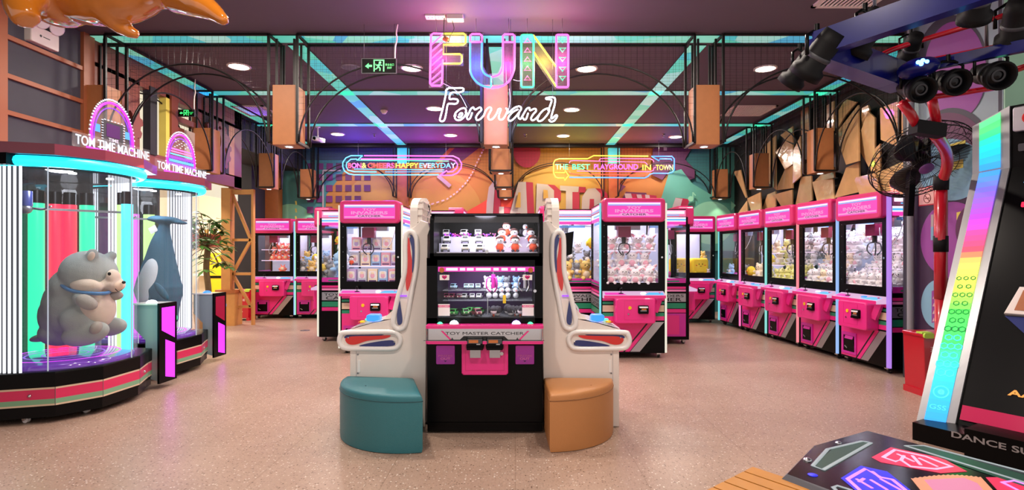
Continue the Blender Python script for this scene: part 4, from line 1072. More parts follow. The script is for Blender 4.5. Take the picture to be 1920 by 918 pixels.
# ================================================================== the centre: black console, two white games, two stools
CYF = 4.25                                     # plane of the console front
def C(px, py, dy=0.0): return ((px - CX) * CYF / F, CYF + dy, EYE + (CY - py) * CYF / F)
cx0 = (910 - CX) * CYF / F
con = thing('prize_console', 'black two player toy catcher console in the centre with pink control shelf', 'claw machine', (cx0, CYF, 0))
def cX(px): return (px - CX) * CYF / F
def cZ(py): return EYE + (CY - py) * CYF / F
xl, xr = cX(800), cX(1018)
b = MB('black')
b.bx(xl, xr, CYF + .03, CYF + .75, .02, cZ(606)); b.bx(xl + .01, xr - .01, CYF, CYF + .05, .10, cZ(640)); b.bx(xl, xr, CYF + .1, CYF + .7, 0.0, .04)
b.bx(xl - .012, xr + .012, CYF + .02, CYF + .06, .075, .088)
for s0, s1 in ((800, 820), (1003, 1018)): b.bx(cX(s0), cX(s1), CYF, CYF + .72, cZ(606), cZ(486))
b.bx(xl, xr, CYF, CYF + .04, cZ(606), cZ(596)); b.bx(xl, xr, CYF, CYF + .04, cZ(498), cZ(484)); b.bx(xl, xr, CYF + .7, CYF + .74, cZ(606), cZ(484)); b.bx(xl, xr, CYF, CYF + .74, cZ(487), cZ(483))
wpart('cabinet', b, con)
b = MB('black')                                # upper showcase with rounded cheeks
prof = [(0, cZ(484)), (.0, cZ(412)), (.03, cZ(404)), (.09, cZ(400)), (.7, cZ(400)), (.7, cZ(484))]
for x0 in (cX(806), cX(1011)): b.prism([(y, z) for y, z in prof], (x0, CYF, 0), (0, 1, 0), (0, 0, 1), .03)
b.bx(cX(806), cX(1018), CYF + .02, CYF + .7, cZ(401), cZ(399.4)); b.m('dark_grey').poly([(cX(813), CYF + .002, cZ(417)), (cX(1012), CYF + .002, cZ(417)), (cX(1012), CYF + .05, cZ(401.5)), (cX(813), CYF + .05, cZ(401.5))])
b.m('black').bx(cX(806), cX(1016), CYF, CYF + .02, cZ(484), cZ(474.5)); b.bx(cX(806), cX(1016), CYF + .66, CYF + .7, cZ(484), cZ(400)); b.bx(cX(806), cX(1016), CYF, CYF + .7, cZ(484), cZ(480))
b.m('chrome').cyl((cX(913), CYF, cZ(471)), (cX(913), CYF - .012, cZ(471)), .014, seg=16)
up = wpart('upper_showcase', b, con)
b = MB('case_floor')                           # stepped glitter display, lit
for i, (py, d) in enumerate(((472, .10), (455, .24), (441, .38))): b.bx(cX(815), cX(1009), CYF + d, CYF + .64, cZ(474) , cZ(py))
wpart('display_step', b, up)
b = MB('case_led'); b.bx(cX(818), cX(1006), CYF + .07, CYF + .09, cZ(412), cZ(410)); wpart('led_bar', b, up, 'white led bar')
b = MB('tube_magenta')
random.seed(11)
for i in range(80):
    q = Vector((random.uniform(cX(822), cX(925)), CYF + .36 + random.uniform(0, .06), cZ(441) + random.uniform(0, .03))); b.m(random.choice(['tube_magenta', 'led_purple', 'strip_pink'])).ball(q, .006, 6, 4)
o = wpart('glitter', b, up, 'magenta and violet sparkling beads along the back'); o['kind'] = 'stuff'
b = MB('glass'); b.bx(cX(813), cX(1011), CYF + .006, CYF + .01, cZ(474.5), cZ(417)); wpart('glass', b, up)
b = MB('case_floor')
for py in (548, 568): b.m('shelf_clear').bx(cX(822), cX(1000), CYF + .25, CYF + .68, cZ(py) - .006, cZ(py))
b.m('purple_dark').bx(cX(820), cX(1003), CYF + .68, CYF + .7, cZ(597), cZ(499)); b.m('dark_grey').bx(cX(820), cX(1003), CYF + .04, CYF + .7, cZ(596) - .01, cZ(595)); b.m('silver').bx(cX(911), cX(912.5), CYF + .2, CYF + .22, cZ(595), cZ(562))
wpart('showcase_lining', b, con)
b = MB('case_led'); b.bx(cX(824), cX(1000), CYF + .06, CYF + .075, cZ(496), cZ(495)); wpart('led_bar', b, con, 'white led bar')
b = MB('sign_pink'); y = CYF + .012
b.bx(cX(821), cX(1002), y, y + .003, cZ(509), cZ(500)); b.m('sign_white')
for x0, x1 in ((836, 858), (862, 872), (875, 888), (892, 920), (925, 935), (940, 952), (958, 966), (970, 985)): b.bx(cX(x0), cX(x1), y - .001, y, cZ(507), cZ(502))
b.m('amber').cyl((cX(828), y, cZ(506)), (cX(828), y - .004, cZ(506)), .02, seg=18); b.cyl((cX(995), y, cZ(506)), (cX(995), y - .004, cZ(506)), .02, seg=18)
b.m('black_ink').text('PLAYER 1', (cX(838), y, cZ(512.5)), (1, 0, 0), (0, 0, 1), .11, .012, .01); b.text('PLAYER 2', (cX(985), y, cZ(512.5)), (1, 0, 0), (0, 0, 1), .11, .012, .01)
for px in (833, 989): b.m('white_paper').bx(cX(px - 9), cX(px + 9), y, y + .001, cZ(525), cZ(515)); b.m('pink').cyl((cX(px - 2.2), y, cZ(518.5)), (cX(px - 2.2), y - .001, cZ(518.5)), .011, seg=10); b.cyl((cX(px + 2.2), y, cZ(518.5)), (cX(px + 2.2), y - .001, cZ(518.5)), .011, seg=10); b.poly([(cX(px - 4.6), y - .001, cZ(519.6)), (cX(px), y - .001, cZ(524)), (cX(px + 4.6), y - .001, cZ(519.6))])
for px in (832, 990):                         # paper notices; their codes are left out
    b.m('white_paper').bx(cX(px - 11), cX(px + 11), y, y + .001, cZ(592), cZ(570)); b.m('pink').bx(cX(px - 11), cX(px + 11), y - .001, y, cZ(576), cZ(572)); b.m('white_paper').text('NO.CASH', (cX(px), y - .0015, cZ(574)), (1, 0, 0), (0, 0, 1), .075, .01, .02)
wpart('header_card', b, con)
b = MB('glass'); b.bx(cX(820), cX(1003), CYF + .018, CYF + .022, cZ(596), cZ(499)); b.m('chrome').cyl((cX(1003), CYF, cZ(545)), (cX(1003), CYF - .012, cZ(545)), .012, seg=14); wpart('glass', b, con)
lamp('case_lamp', 'AREA', (0, .25, cZ(404)), 4.0, '#f0ecff', .45, parent=con); lamp('case_lamp', 'AREA', (0, .25, cZ(500) ), 3.2, '#f4f2ff', .45, parent=con)
# two claws
for px, m_ in ((923, 'magenta_paint'), (986, 'silver')):
    b = MB(m_); c = Vector((cX(px), CYF + .2, cZ(516)))
    b.cyl(c, c + Vector((0, 0, -.11)), .016, seg=12); b.m('steel').cyl(c + Vector((0, 0, .06)), c, .006, seg=8)
    for a in (60, 180, 300):
        d = Vector((math.cos(R(a)), math.sin(R(a)), 0)); e_ = c + Vector((0, 0, -.03)); b.m('chrome' if px > 950 else m_).tube(catmull([e_, e_ + d * .045, e_ + d * .055 + Vector((0, 0, -.07)), e_ + d * .02 + Vector((0, 0, -.11))], 4), .006, 6)
    wpart('claw', b, con, 'magenta claw' if px < 950 else 'chrome claw')
# pink shelf
b = MB('pink'); w = (cX(1020) - cX(798)) * .975
b.prism(rrect(w, .2, .03, 4), (cx0, CYF - .02, cZ(612)), (1, 0, 0), (0, 1, 0), .024, .006); b.prism(rrect(w, .2, .03, 4), (cx0, CYF - .02, cZ(640)), (1, 0, 0), (0, 1, 0), .022)
b.m('dark_grey').bx(cX(799), cX(1019), CYF - .1195, CYF - .119, cZ(634), cZ(633)); b.m('chrome').prism(rrect(w - .012, .19, .026, 4), (cx0, CYF - .018, cZ(636)), (1, 0, 0), (0, 1, 0), .1)
yq = CYF - .1145
for pts in (((829, 616.5), (845, 632.5), (866, 632.5), (871, 625), (886, 625), (886, 636), (800, 636), (800, 631), (838, 631)), ((991, 616.5), (976, 632.5), (951, 632.5), (946, 625), (932, 625), (932, 636), (1018, 636), (1018, 631), (982, 631))):
    pass
b.m('black_ink').poly([(cX(846), yq - .0005, cZ(632)), (cX(865), yq - .0005, cZ(632)), (cX(872), yq - .0005, cZ(625.5)), (cX(946), yq - .0005, cZ(625.5)), (cX(953), yq - .0005, cZ(632)), (cX(976), yq - .0005, cZ(632)), (cX(977), yq - .0005, cZ(634)), (cX(845), yq - .0005, cZ(634))])
b.m('pink').poly([(cX(830), yq - .001, cZ(616)), (cX(834), yq - .001, cZ(616)), (cX(850), yq - .001, cZ(632)), (cX(846), yq - .001, cZ(632))]); b.poly([(cX(992), yq - .001, cZ(616)), (cX(976), yq - .001, cZ(632)), (cX(972), yq - .001, cZ(632)), (cX(988), yq - .001, cZ(616))][::-1])
b.m('black_ink').text('TOY MASTER CATCHER', (cx0, yq - .0015, cZ(620.5)), (1, 0, 0), (0, 0, 1), cX(982) - cX(839), .021, .0)
b.m('dark_grey')
for px in (851, 970): b.poly([(cX(px - 3), yq - .001, cZ(633)), (cX(px + 3), yq - .001, cZ(633)), (cX(px), yq - .001, cZ(628))])
sh = wpart('control_shelf', b, con, 'pink shelf with chrome band and lettering')
for px, m_, r_ in ((827, 'btn_green', .022), (853, 'btn_white', .034), (968, 'btn_purple', .034), (994, 'btn_green', .022)):
    b = MB(m_); b.lathe([(r_, 0), (r_ * .95, r_ * .4), (r_ * .6, r_ * .8), (0, r_)], (cX(px), CYF - .06, cZ(612) + .024), 16); b.m('pink_deep').lathe([(r_ * 1.5, 0), (r_ * 1.5, .004), (r_, .006)], (cX(px), CYF - .06, cZ(612) + .024), 16)
    wpart('button', b, sh, {'btn_green': 'green glowing button', 'btn_white': 'white glowing dome button', 'btn_purple': 'violet white glowing dome button'}[m_])
y1 = CYF - .07
b = MB('pink'); b.prism([(cX(867), cZ(640)), (cX(867), cZ(696)), (cX(870), cZ(699)), (cX(950), cZ(699)), (cX(953), cZ(696)), (cX(953), cZ(640))], (0, CYF + .01, 0), (1, 0, 0), (0, 0, 1), .08, .008)
b.m('pink_deep')
for q in ((874, 874.8, 645, 690), (945.2, 946, 645, 690), (874, 946, 690, 690.8)): b.bx(cX(q[0]), cX(q[1]), y1 - .001, y1, cZ(q[3]), cZ(q[2]))
cb_ = wpart('coin_box', b, con)
for px in (892.5, 928.5):
    b = MB('black'); b.prism(rrect(.13, .095, .012), (cX(px), y1, cZ(639)), (1, 0, 0), (0, 0, 1), .05, .008); b.m('black').bx(cX(px) - .06, cX(px) + .06, y1 - .07, y1 - .04, cZ(650), cZ(645))
    b.m('dark_grey').box((cX(px), y1 - .051, cZ(633)), (.11, .004, .05), M=Matrix.Rotation(-.25, 3, 'X')); b.m('amber').box((cX(px) - .01, y1 - .054, cZ(635)), (.07, .004, .022), M=Matrix.Rotation(-.25, 3, 'X')); b.m('silver').bx(cX(px) + .012, cX(px) + .04, y1 - .056, y1 - .052, cZ(641), cZ(636)); wpart('bill_acceptor', b, cb_, 'black bill acceptor with an amber window')
    b = MB('silver'); b.bx(cX(px) - .04, cX(px) + .04, y1 - .004, y1, cZ(667), cZ(652)); wpart('cover_plate', b, cb_)
b = MB('chrome'); b.cyl((cX(941), y1, cZ(659)), (cX(941), y1 - .012, cZ(659)), .014, seg=14); wpart('lock', b, cb_)
for px in (835.5, 984):
    b = MB('purple_box'); b.prism(rrect(.143, .143, .008), (cX(px), CYF + .002, cZ(664.5)), (1, 0, 0), (0, 0, 1), .012, .003)
    b.m('pink_pale').text('PRIZES', (cX(px), CYF - .011, cZ(666)), (1, 0, 0), (0, 0, 1), .11, .014, .0, outline=True, bevel=.02); b.text('OUT', (cX(px), CYF - .011, cZ(671.5)), (1, 0, 0), (0, 0, 1), .075, .017, .01)
    b.m('purple_dark').poly([(cX(px) - .012, CYF - .011, cZ(675)), (cX(px) + .012, CYF - .011, cZ(675)), (cX(px), CYF - .011, cZ(678))])
    wpart('prize_flap', b, con, 'purple prize door')
b = MB('rubber')
for px in (826, 990): b.cyl((cX(px), CYF + .12, 0.0), (cX(px), CYF + .12, .03), .03, seg=12)
wpart('foot', b, con)
# prizes in the console
def ctoy(kind, px, py, dy, sc, lab, grp, name, cat, rz=0.0):
    Y = CYF + dy; v = P(px, py, Y); o = link(name, toy_mesh(kind), None, v); o.rotation_euler = (0, 0, rz); o.scale = (sc,) * 3
    return tag(o, lab, cat, grp)
for r_, (py, dy) in enumerate(((471, .17), (455, .31), (441, .45))):
    zt = cZ((472, 455, 441)[r_])
    for k, px in enumerate(((835, 873, 901), (838, 872, 898), (837, 871, 896))[r_]):
        o = ctoy('car_white', px, py, dy, .95, 'small white toy car on the glitter steps of the console top, %s step' % ('lowest', 'middle', 'top')[r_], 'white cars on the %s step' % ('lowest', 'middle', 'top')[r_], 'toy_car', 'toy car', random.uniform(-.15, .15)); o.location.z = zt + .001
for k, (px, step) in enumerate(((937, 0), (941, 1), (966, 0), (964, 1), (1000, 0), (996, 1), (985, 2), (950, 2))):
    o = ctoy('puppy' if k != 6 else 'gull', px, 470, (.17, .31, .45)[step], .72, 'orange doll with a brown cap on the right of the console top showcase' if k != 6 else 'dark plush bird behind the orange dolls in the console top', 'orange dolls in the console top' if k != 6 else None, 'toy_doll', 'doll', random.uniform(-.3, .3)); o.location.z = cZ((472, 455, 441)[step]) + .001
for px in (851, 875, 884, 896): o = ctoy('car_blue', px, 527, .40, .72, 'pale blue toy car on the upper shelf of the console window', 'cars on the upper console shelf', 'toy_car', 'toy car', random.uniform(-.2, .2)); o.location.z = cZ(548) + .001
for px in (838, 849, 861): o = ctoy('car_wine', px, 550, .40, .72, 'wine red toy car on the lower shelf of the console window', 'wine cars on the lower console shelf', 'toy_car', 'toy car', random.uniform(-.2, .2)); o.location.z = cZ(568) + .001
for px in (872, 885, 899): o = ctoy('car_white', px, 550, .40, .72, 'white toy car on the lower shelf of the console window', 'white cars on the lower console shelf', 'toy_car', 'toy car', random.uniform(-.2, .2)); o.location.z = cZ(568) + .001
for k, (px, dy) in enumerate(((851, .12), (872, .14), (883, .24), (898, .22))): o = ctoy('car_green', px, 590, dy, .85, 'green toy car on the floor of the console window', 'green cars in the console', 'toy_car', 'toy car', random.uniform(-.5, .5)); o.location.z = cZ(595) + .003
o = ctoy('car_wine', 893, 592, .1, .9, 'wine red toy car among the green ones on the console floor', None, 'toy_car', 'toy car', .5); o.location.z = cZ(595) + .003
for k, px in enumerate((917, 928, 940, 952, 966)): o = ctoy('gull', px, 560, .42, .62, 'black and white bird doll on the lower shelf of the console window', 'bird dolls on the lower console shelf', 'toy_doll', 'doll', random.uniform(-.3, .3)); o.location.z = cZ(568) + .001
for k, px in enumerate((914, 938, 950, 968)): o = ctoy(('white', 'blue', 'grey', 'blue')[k], px, 545, .5, .55, 'pale plush hanging on the upper shelf of the console window', 'plush on the upper console shelf', 'plush_toy', 'plush toy', random.uniform(-.3, .3)); o.location.z = cZ(548) + .001
for k, (px, dy) in enumerate(((925, .13), (938, .12), (952, .14), (966, .13), (977, .16), (945, .24))): o = ctoy('gull', px, 592, dy, .62, 'black and white bird doll lying on the console floor', 'bird dolls on the console floor', 'toy_doll', 'doll', random.uniform(-2, 2)); o.location.z = cZ(595) + .04; o.rotation_euler.x = 1.4
b = MB('yellow'); b.bx(cX(942), cX(948), CYF + .16, CYF + .17, cZ(572), cZ(556)); solo('price_tag', b, 'yellow paper tag hanging in the console window', 'tag', (cX(945), CYF + .165, cZ(572)))

# the two white games, back to back with the console; built for the left side, mirrored for the right
YS = 4.44
def white_game(sgn, label):
    """sgn -1: the one on the left, playing towards the left wall; +1: its mirror"""
    MXm = (908.5 - CX) * YS / F                # mirror axis
    def X(px): return MXm + (px - 908.5) * YS / F * (1 if sgn < 0 else -1)
    def Z(py): return EYE + (CY - py) * YS / F
    t = thing('white_arcade_game', label, 'arcade game', (X(735), YS, 0))
    ux = (1, 0, 0)
    body = [(797, 800), (800, 600), (802, 440), (806, 428), (803, 417), (789, 412), (778, 424), (766, 430), (761, 440), (761, 510), (752, 560), (742, 596), (735, 600), (700, 606), (650, 620), (640, 630), (638, 640), (645, 652), (656, 656), (656, 800)]
    b = MB('white_plastic')
    pts = [(X(x), Z(y)) for x, y in body]
    b.prism(pts, (0, YS + .58, 0), (1, 0, 0), (0, 0, 1), .58, .008)
    wpart('cabinet', b, t)
    b = MB('white_plastic'); x0, x1 = sorted((X(655), X(646))); b.bx(x0, x1, YS + .34, YS + .56, 0.02, Z(657)); wpart('coin_door', b, t)
    b = MB('grey_paint'); x0, x1 = sorted((X(668.3), X(667.7))); b.bx(x0, x1, YS - .001, YS + .01, 0.05, Z(657)); 
    for py in (664, 699): b.m('steel').cyl((X(671), YS, Z(py)), (X(671), YS - .004, Z(py)), .007, seg=10)
    x0, x1 = sorted((X(675), X(671.5))); b.m('white_gloss').prism(rrect(abs(x1 - x0) + .006, .1, .007), ((x0 + x1) / 2, YS, Z(686)), (1, 0, 0), (0, 0, 1), .006)
    wpart('side_door', b, t)
    def loop(outer, inner_col, shapes, name, lab):
        b = MB('white_gloss')
        o3 = catmull([(X(x), YS - .006, Z(y)) for x, y in outer], 5, True)
        b.tube(o3, .021, 8, True)
        b.m(inner_col).poly([tuple(Vector(p) + Vector((0, .002, 0))) for p in o3])
        for k_, (m_, pts) in enumerate(shapes): b.m(m_).prism([(p.x, p.z) for p in catmull([(X(x), 0, Z(y)) for x, y in pts], 4, True)], (0, YS - .004, 0), (1, 0, 0), (0, 0, 1), .004 + .0015 * k_)
        for x, y in ((outer[0][0], outer[0][1] + 10) if name == 'back_trim' else (outer[0][0] + 8, 632), (shapes[-1][1][0][0], shapes[-1][1][0][1])):
            b.m('chrome').ball((X(x), YS - .012, Z(y)), .007, 8, 6)
        wpart(name, b, t, lab)
    loop([(770, 434), (778, 440), (782, 456), (781, 500), (770, 560), (761, 606), (752, 616), (743, 614), (738, 602), (746, 560), (759, 510), (760, 460), (762, 440)], 'white_plastic',
         [('red_decal', [(763, 450), (768, 448), (770, 470), (774, 500), (770, 530), (764, 545), (761, 530), (764, 500)]), ('blue_decal', [(771, 440), (776, 444), (778, 460), (777, 496), (773, 510), (773, 470), (768, 446)]), ('blue_decal', [(746, 606), (751, 608), (755, 600), (752, 575), (749, 562), (745, 590)])], 'back_trim', 'white rimmed panel with red and blue decals')
    loop([(646, 623), (690, 622), (736, 622), (748, 628), (751, 638), (746, 649), (734, 653), (690, 653), (650, 652), (640, 646), (637, 637), (640, 627)], 'white_plastic',
         [('blue_decal', [(646, 632), (654, 627), (690, 626), (720, 627), (700, 630), (656, 634)]), ('red_decal', [(648, 635), (660, 630), (700, 629), (732, 628), (722, 634), (690, 638), (668, 645), (654, 644)]), ('blue_decal', [(740, 640), (738, 647), (705, 649), (674, 648), (694, 642), (730, 637)])], 'side_trim', 'white rimmed panel with red and blue decals')
    # control panel, buttons, screen hood
    b = MB('white_gloss'); q = [(736, 598), (700, 605), (652, 618)]
    for (xa, ya), (xb, yb_) in zip(q, q[1:]): b.add([(X(xa), YS + .05, Z(ya) + .004), (X(xb), YS + .05, Z(yb_) + .004), (X(xb), YS + .53, Z(yb_) + .004), (X(xa), YS + .53, Z(ya) + .004)], [(0, 1, 2, 3)])
    b.m('silver').box((X(676), YS + .3, Z(611)), (.14, .4, .01), M=Matrix.Rotation(.25 * sgn, 3, 'Y'))
    pn = wpart('control_panel', b, t)
    b = MB('btn_blue'); b.prism(rrect(.11, .055, .02), (X(692), YS + .2, Z(599)), (1, 0, 0), (0, 0, 1), .09, .012, True); wpart('button', b, pn, 'large glowing blue button')
    for px, py, dy, m_ in ((672, 610, .12, 'yellow'), (664, 613, .2, 'red_decal'), (678, 608, .3, 'btn_purple'), (668, 612, .34, 'btn_green')):
        b = MB(m_); b.lathe([(.022, 0), (.022, .01), (.014, .016), (0, .018)], (X(px), YS + dy, Z(py) + .01), 14); wpart('button', b, pn, {'yellow': 'yellow button', 'red_decal': 'red button', 'btn_purple': 'violet lit button', 'btn_green': 'green lit button'}[m_])
    b = MB('white_plastic'); b.add([(X(742), YS + .06, Z(575)), (X(714), YS + .06, Z(600)), (X(714), YS + .1, Z(600)), (X(742), YS + .1, Z(575)), (X(742), YS + .06, Z(600)), (X(742), YS + .1, Z(600))], [(0, 1, 2, 3), (0, 4, 1), (3, 2, 5), (1, 4, 5, 2)])
    b.m('cable').tube(catmull([(X(738), YS + .2, Z(570)), (X(728), YS + .2, Z(585)), (X(732), YS + .22, Z(600))]), .01, 6); wpart('hood', b, t)
    b = MB('black'); x0, x1 = sorted((X(752), X(736))); 
    if sgn > 0:
        b.add([(X(758), YS + .12, Z(437)), (X(738), YS + .12, Z(432)), (X(742), YS + .12, Z(476)), (X(753), YS + .12, Z(480)), (X(758), YS + .3, Z(437)), (X(738), YS + .3, Z(432)), (X(742), YS + .3, Z(476)), (X(753), YS + .3, Z(480))], [(0, 1, 2, 3), (4, 7, 6, 5), (0, 4, 5, 1), (1, 5, 6, 2), (2, 6, 7, 3), (3, 7, 4, 0)])
        wpart('screen_hood', b, t, 'black tilted screen hood')
    b = MB('led_purple')
    for k in range(5): b.ball((X(752 + k * 2.6), YS - .016, Z(554)), .006, 6, 5)
    wpart('indicator_light', b, t, 'row of tiny violet lights')
    # headboard with a ribbed back
    xa, xb = X(768), X(782)
    arch = [(.02, 0), (.02, .15)] + [(.28 - .26 * math.cos(R(180 * i / 14)), .15 + .125 * math.sin(R(180 * i / 14))) for i in range(1, 14)] + [(.54, .15), (.54, 0)]
    b = MB('white_plastic'); z0 = Z(430)
    th = abs(xb - xa)
    b.prism(arch, (min(xa, xb), YS, z0), (0, 1, 0), (0, 0, 1), th)
    hb = wpart('headboard', b, t, 'rounded white headboard')
    b = MB('white_plastic'); d = 1 if sgn < 0 else -1
    xi = xb
    for k in range(9):
        y = YS + .04 + k * .06; c = (y - YS - .28) / .26
        top = .15 + .125 * math.sqrt(max(0, 1 - c * c)); b.bx(min(xi, xi + d * .035), max(xi, xi + d * .035), y - .004, y + .004, z0, z0 + top)
    for k in range(5):
        z = .01 + k * .055; hw = .26 if z < .15 else .26 * math.sqrt(max(0.01, 1 - ((z - .15) / .125) ** 2)); b.bx(min(xi, xi + d * .035), max(xi, xi + d * .035), YS + .28 - hw, YS + .28 + hw, z0 + z - .004, z0 + z + .004)
    b.m('black').bx(min(xi, xi + d * .03), max(xi, xi + d * .03), YS + .3, YS + .37, z0 + .08, z0 + .14); b.tube(catmull([(xi + d * .03, YS + .34, z0 + .14), (xi + d * .035, YS + .42, z0 + .19), (xi + d * .03, YS + .34, z0 + .24)]), .006, 6)
    wpart('rib_grid', b, hb, 'square ribs on its back with a small black box')
    return t
white_game(-1, 'white red and blue arcade game left of the black console')
white_game(1, 'white red and blue arcade game right of the black console')

def stool(A, a0, a1, rad, h, leather, seam, label):
    t = thing('padded_stool', label, 'stool', (A[0], A[1], 0))
    n = 26
    def outline(r, sh=0.0):
        out = []
        for i in range(n + 1):
            a = R(a0 + (a1 - a0) * i / n); out.append((r * math.cos(a), r * math.sin(a)))
        return [(0, 0)] + out
    pts = outline(rad)
    cxm = sum(p[0] for p in pts) / len(pts); cym = sum(p[1] for p in pts) / len(pts)
    def ring(s, z): return [Vector((cxm + (x - cxm) * s, cym + (y - cym) * s, z)) for x, y in pts]
    rings = [ring(.985, 0.004), ring(1.0, .03), ring(1.0, h - .05), ring(.997, h - .03), ring(.985, h - .014), ring(.955, h - .004), ring(.85, h + .006), ring(.5, h + .014), ring(.02, h + .016)]
    b = MB(leather); k = len(pts)
    b.add([v for r_ in rings for v in r_], [(i * k + j, i * k + (j + 1) % k, (i + 1) * k + (j + 1) % k, (i + 1) * k + j) for i in range(len(rings) - 1) for j in range(k)] + [tuple(reversed(range(k)))], True)
    o = part('upholstery', b, t)
    md = o.modifiers.new('edge', 'EDGE_SPLIT'); md.split_angle = R(50)
    b = MB(seam); b.tube([v + Vector((0, 0, .0)) for v in ring(1.002, h - .045)], .0035, 5, True); part('seam', b, t)
    return t
A = (-.80, 4.405)
stool(A, 172, 286, .565, .405, 'teal_leather', 'seam_teal', 'teal quarter round padded stool in front of the left white game')
stool((.222, 4.415), -88, -2, .55, .405, 'tan_leather', 'seam_tan', 'tan quarter round padded stool in front of the right white game')
# ================================================================== round capsule machines on the left
def ell(b, m, c, r, rot=None, seg=18, rings=12): b.m(m).ball(c, r, seg, rings, rot)
def RX_(a): return Matrix.Rotation(R(a), 3, 'X')
def RY_(a): return Matrix.Rotation(R(a), 3, 'Y')
def RZ_(a): return Matrix.Rotation(R(a), 3, 'Z')
def soft(o, voxel, smooth=6):
    """melt overlapping lobes into one continuous surface"""
    md = o.modifiers.new('melt', 'REMESH'); md.mode = 'VOXEL'; md.voxel_size = voxel; md.use_smooth_shade = True
    if smooth: s_ = o.modifiers.new('relax', 'SMOOTH'); s_.iterations = smooth; s_.factor = .5
def round_machine(c, rz, label, tubes_a, tubes_b, dome, panel_cols):
    t = thing('round_capsule_machine', label, 'claw machine', (c[0], c[1], 0), R(rz), 'round machines')
    # base: bowed octagon front (towards +x), flat back
    base = [(-.54, -.66), (-.05, -.66), (.36, -.50), (.54, -.22), (.54, .22), (.40, .52), (.36, .64), (-.54, .66)]
    def outl(s): return [(x * s, y * s) for x, y in base]
    b = MB('black'); b.prism(outl(1.0), (0, 0, .30), (1, 0, 0), (0, 1, 0), .12, .012); b.prism(outl(.97), (0, 0, .05), (1, 0, 0), (0, 1, 0), .09); b.prism(outl(.985), (0, 0, .13), (1, 0, 0), (0, 1, 0), .18)
    part('base', b, t)
    b = MB('red_decal'); s = .992
    P_ = [(x * s, y * s) for x, y in base]
    for m_, z0, z1, off in (('beige_stripe', .145, .295, .0), ('rasp', .20, .28, .0012), ('band_green', .16, .20, .0012)):
        b.m(m_)
        for (x0, y0), (x1, y1) in zip(P_[:7], P_[1:7]):
            n = Vector((y1 - y0, x0 - x1, 0)).normalized() * off; b.poly([Vector((x0, y0, z0)) + n, Vector((x1, y1, z0)) + n, Vector((x1, y1, z1)) + n, Vector((x0, y0, z1)) + n])
    for (x, y) in P_[1:6]: b.m('steel').bar((x, y, .145), (x, y, .295), .004)
    b.m('chrome').ball((.20, -.562, .235), .014, 10, 7); b.ball((.47, .365, .235), .014, 10, 7)
    part('base_band', b, t, 'raspberry, green and cream band with rivets')
    for x, y in ((-.4, -.5), (.1, -.5), (.36, -.2), (.36, .2), (.1, .5), (-.4, .5)):
        b = MB('chrome'); b.bx(x - .03, x + .03, y - .03, y + .03, .045, .055); b.m('white_gloss').cyl((x + .012, y - .014, .026), (x + .012, y + .014, .026), .026, seg=14); b.m('chrome').bar((x, y - .02, .05), (x + .012, y - .02, .022), .006, .03); part('caster', b, t)
    # turntable
    b = MB('turn_violet'); b.lathe([(0, .472), (.44, .472), (.45, .468), (.50, .462), (.52, .455), (.52, .42)], seg=48)
    for r_ in (.16, .28, .40): b.m('led_magenta' if r_ == .40 else 'turn_light').lathe([(r_, .4732), (r_ + .015, .4732)], seg=48)
    part('turntable', b, t, 'glossy violet turntable with glowing rings')
    # glass cylinder
    b = MB('tube_glass'); b.lathe([(.545, .42), (.545, 2.10)], seg=48, a0=-170, a1=170); b.m('chrome')
    part('glass_wall', b, t)
    b = MB('edge_dim')  # glints of the glass edges, put in as glowing rods
    for a in (-60, 12): b.bar((.548 * math.cos(R(a)), .548 * math.sin(R(a)), .42), (.548 * math.cos(R(a)), .548 * math.sin(R(a)), 2.10), .007)
    part('edge_glint', b, t, 'thin upright white glass edges made to glow')
    # glowing columns behind
    for m_, a, rr in tubes_a + tubes_b:
        b = MB(m_); r_ = .46; c_ = (r_ * math.cos(R(a)), r_ * math.sin(R(a)))
        b.cyl((*c_, .44), (*c_, 1.86), rr, seg=18); b.m('chrome').cyl((*c_, .425), (*c_, .45), rr + .006, seg=18); b.m('black').cyl((*c_, 1.86), (*c_, 1.98), rr * .9, seg=18)
        part('light_column', b, t, 'glowing upright column')
    for a0_, a1_, n in panel_cols:
        rr_, rb_ = (.57, .552) if a0_ == -150 else (.53, .56)
        b = MB('tube_white')
        for i in range(n):
            a = R(a0_ + (a1_ - a0_) * i / (n - 1)); b.cyl((rr_ * math.cos(a), rr_ * math.sin(a), .42), (rr_ * math.cos(a), rr_ * math.sin(a), 2.1), .010, seg=8)
        b.m('dark_grey').lathe([(rb_, .42), (rb_, 2.1)], seg=12, a0=a0_, a1=a1_)
        part('ribbed_panel', b, t, 'white ribbed light panel')
    b = MB('black'); b.bx(-.54, -.525, -.66, .66, .4, 2.1); b.m('dark_mirror').bx(-.525, -.52, -.6, .6, .44, 2.10); b.m('black').bx(-.54, -.3, -.66, -.54, .4, 2.1); b.bx(-.54, -.3, .62, .66, .4, 2.1)
    part('back_wall', b, t)
    # roof
    b = MB('black'); b.lathe([(0, 2.09), (.53, 2.09), (.53, 2.19)], seg=40); b.bx(-.54, .1, -.66, .66, 2.1, 2.19); b.m('dark_mirror').lathe([(0, 2.085), (.5, 2.085)], seg=40)
    part('canopy', b, t)
    b = MB('roof_red'); b.prism(outl(1.05), (0, 0, 2.19), (1, 0, 0), (0, 1, 0), .09); part('roof', b, t, 'dark raspberry roof slab')
    b = MB('led_cyan'); b.tube([(.575 * math.cos(R(a)), .575 * math.sin(R(a)) , 2.14) for a in range(-112, 113, 6)], .045, 10); part('cyan_tube', b, t, 'thick glowing cyan tube')
    b = MB('led_pinkline'); b.bar((-.52, -.668, 2.16), (-.1, -.668, 2.16), .014, .01); part('edge_line', b, t, 'pink light line')
    b = MB('lamp_white')
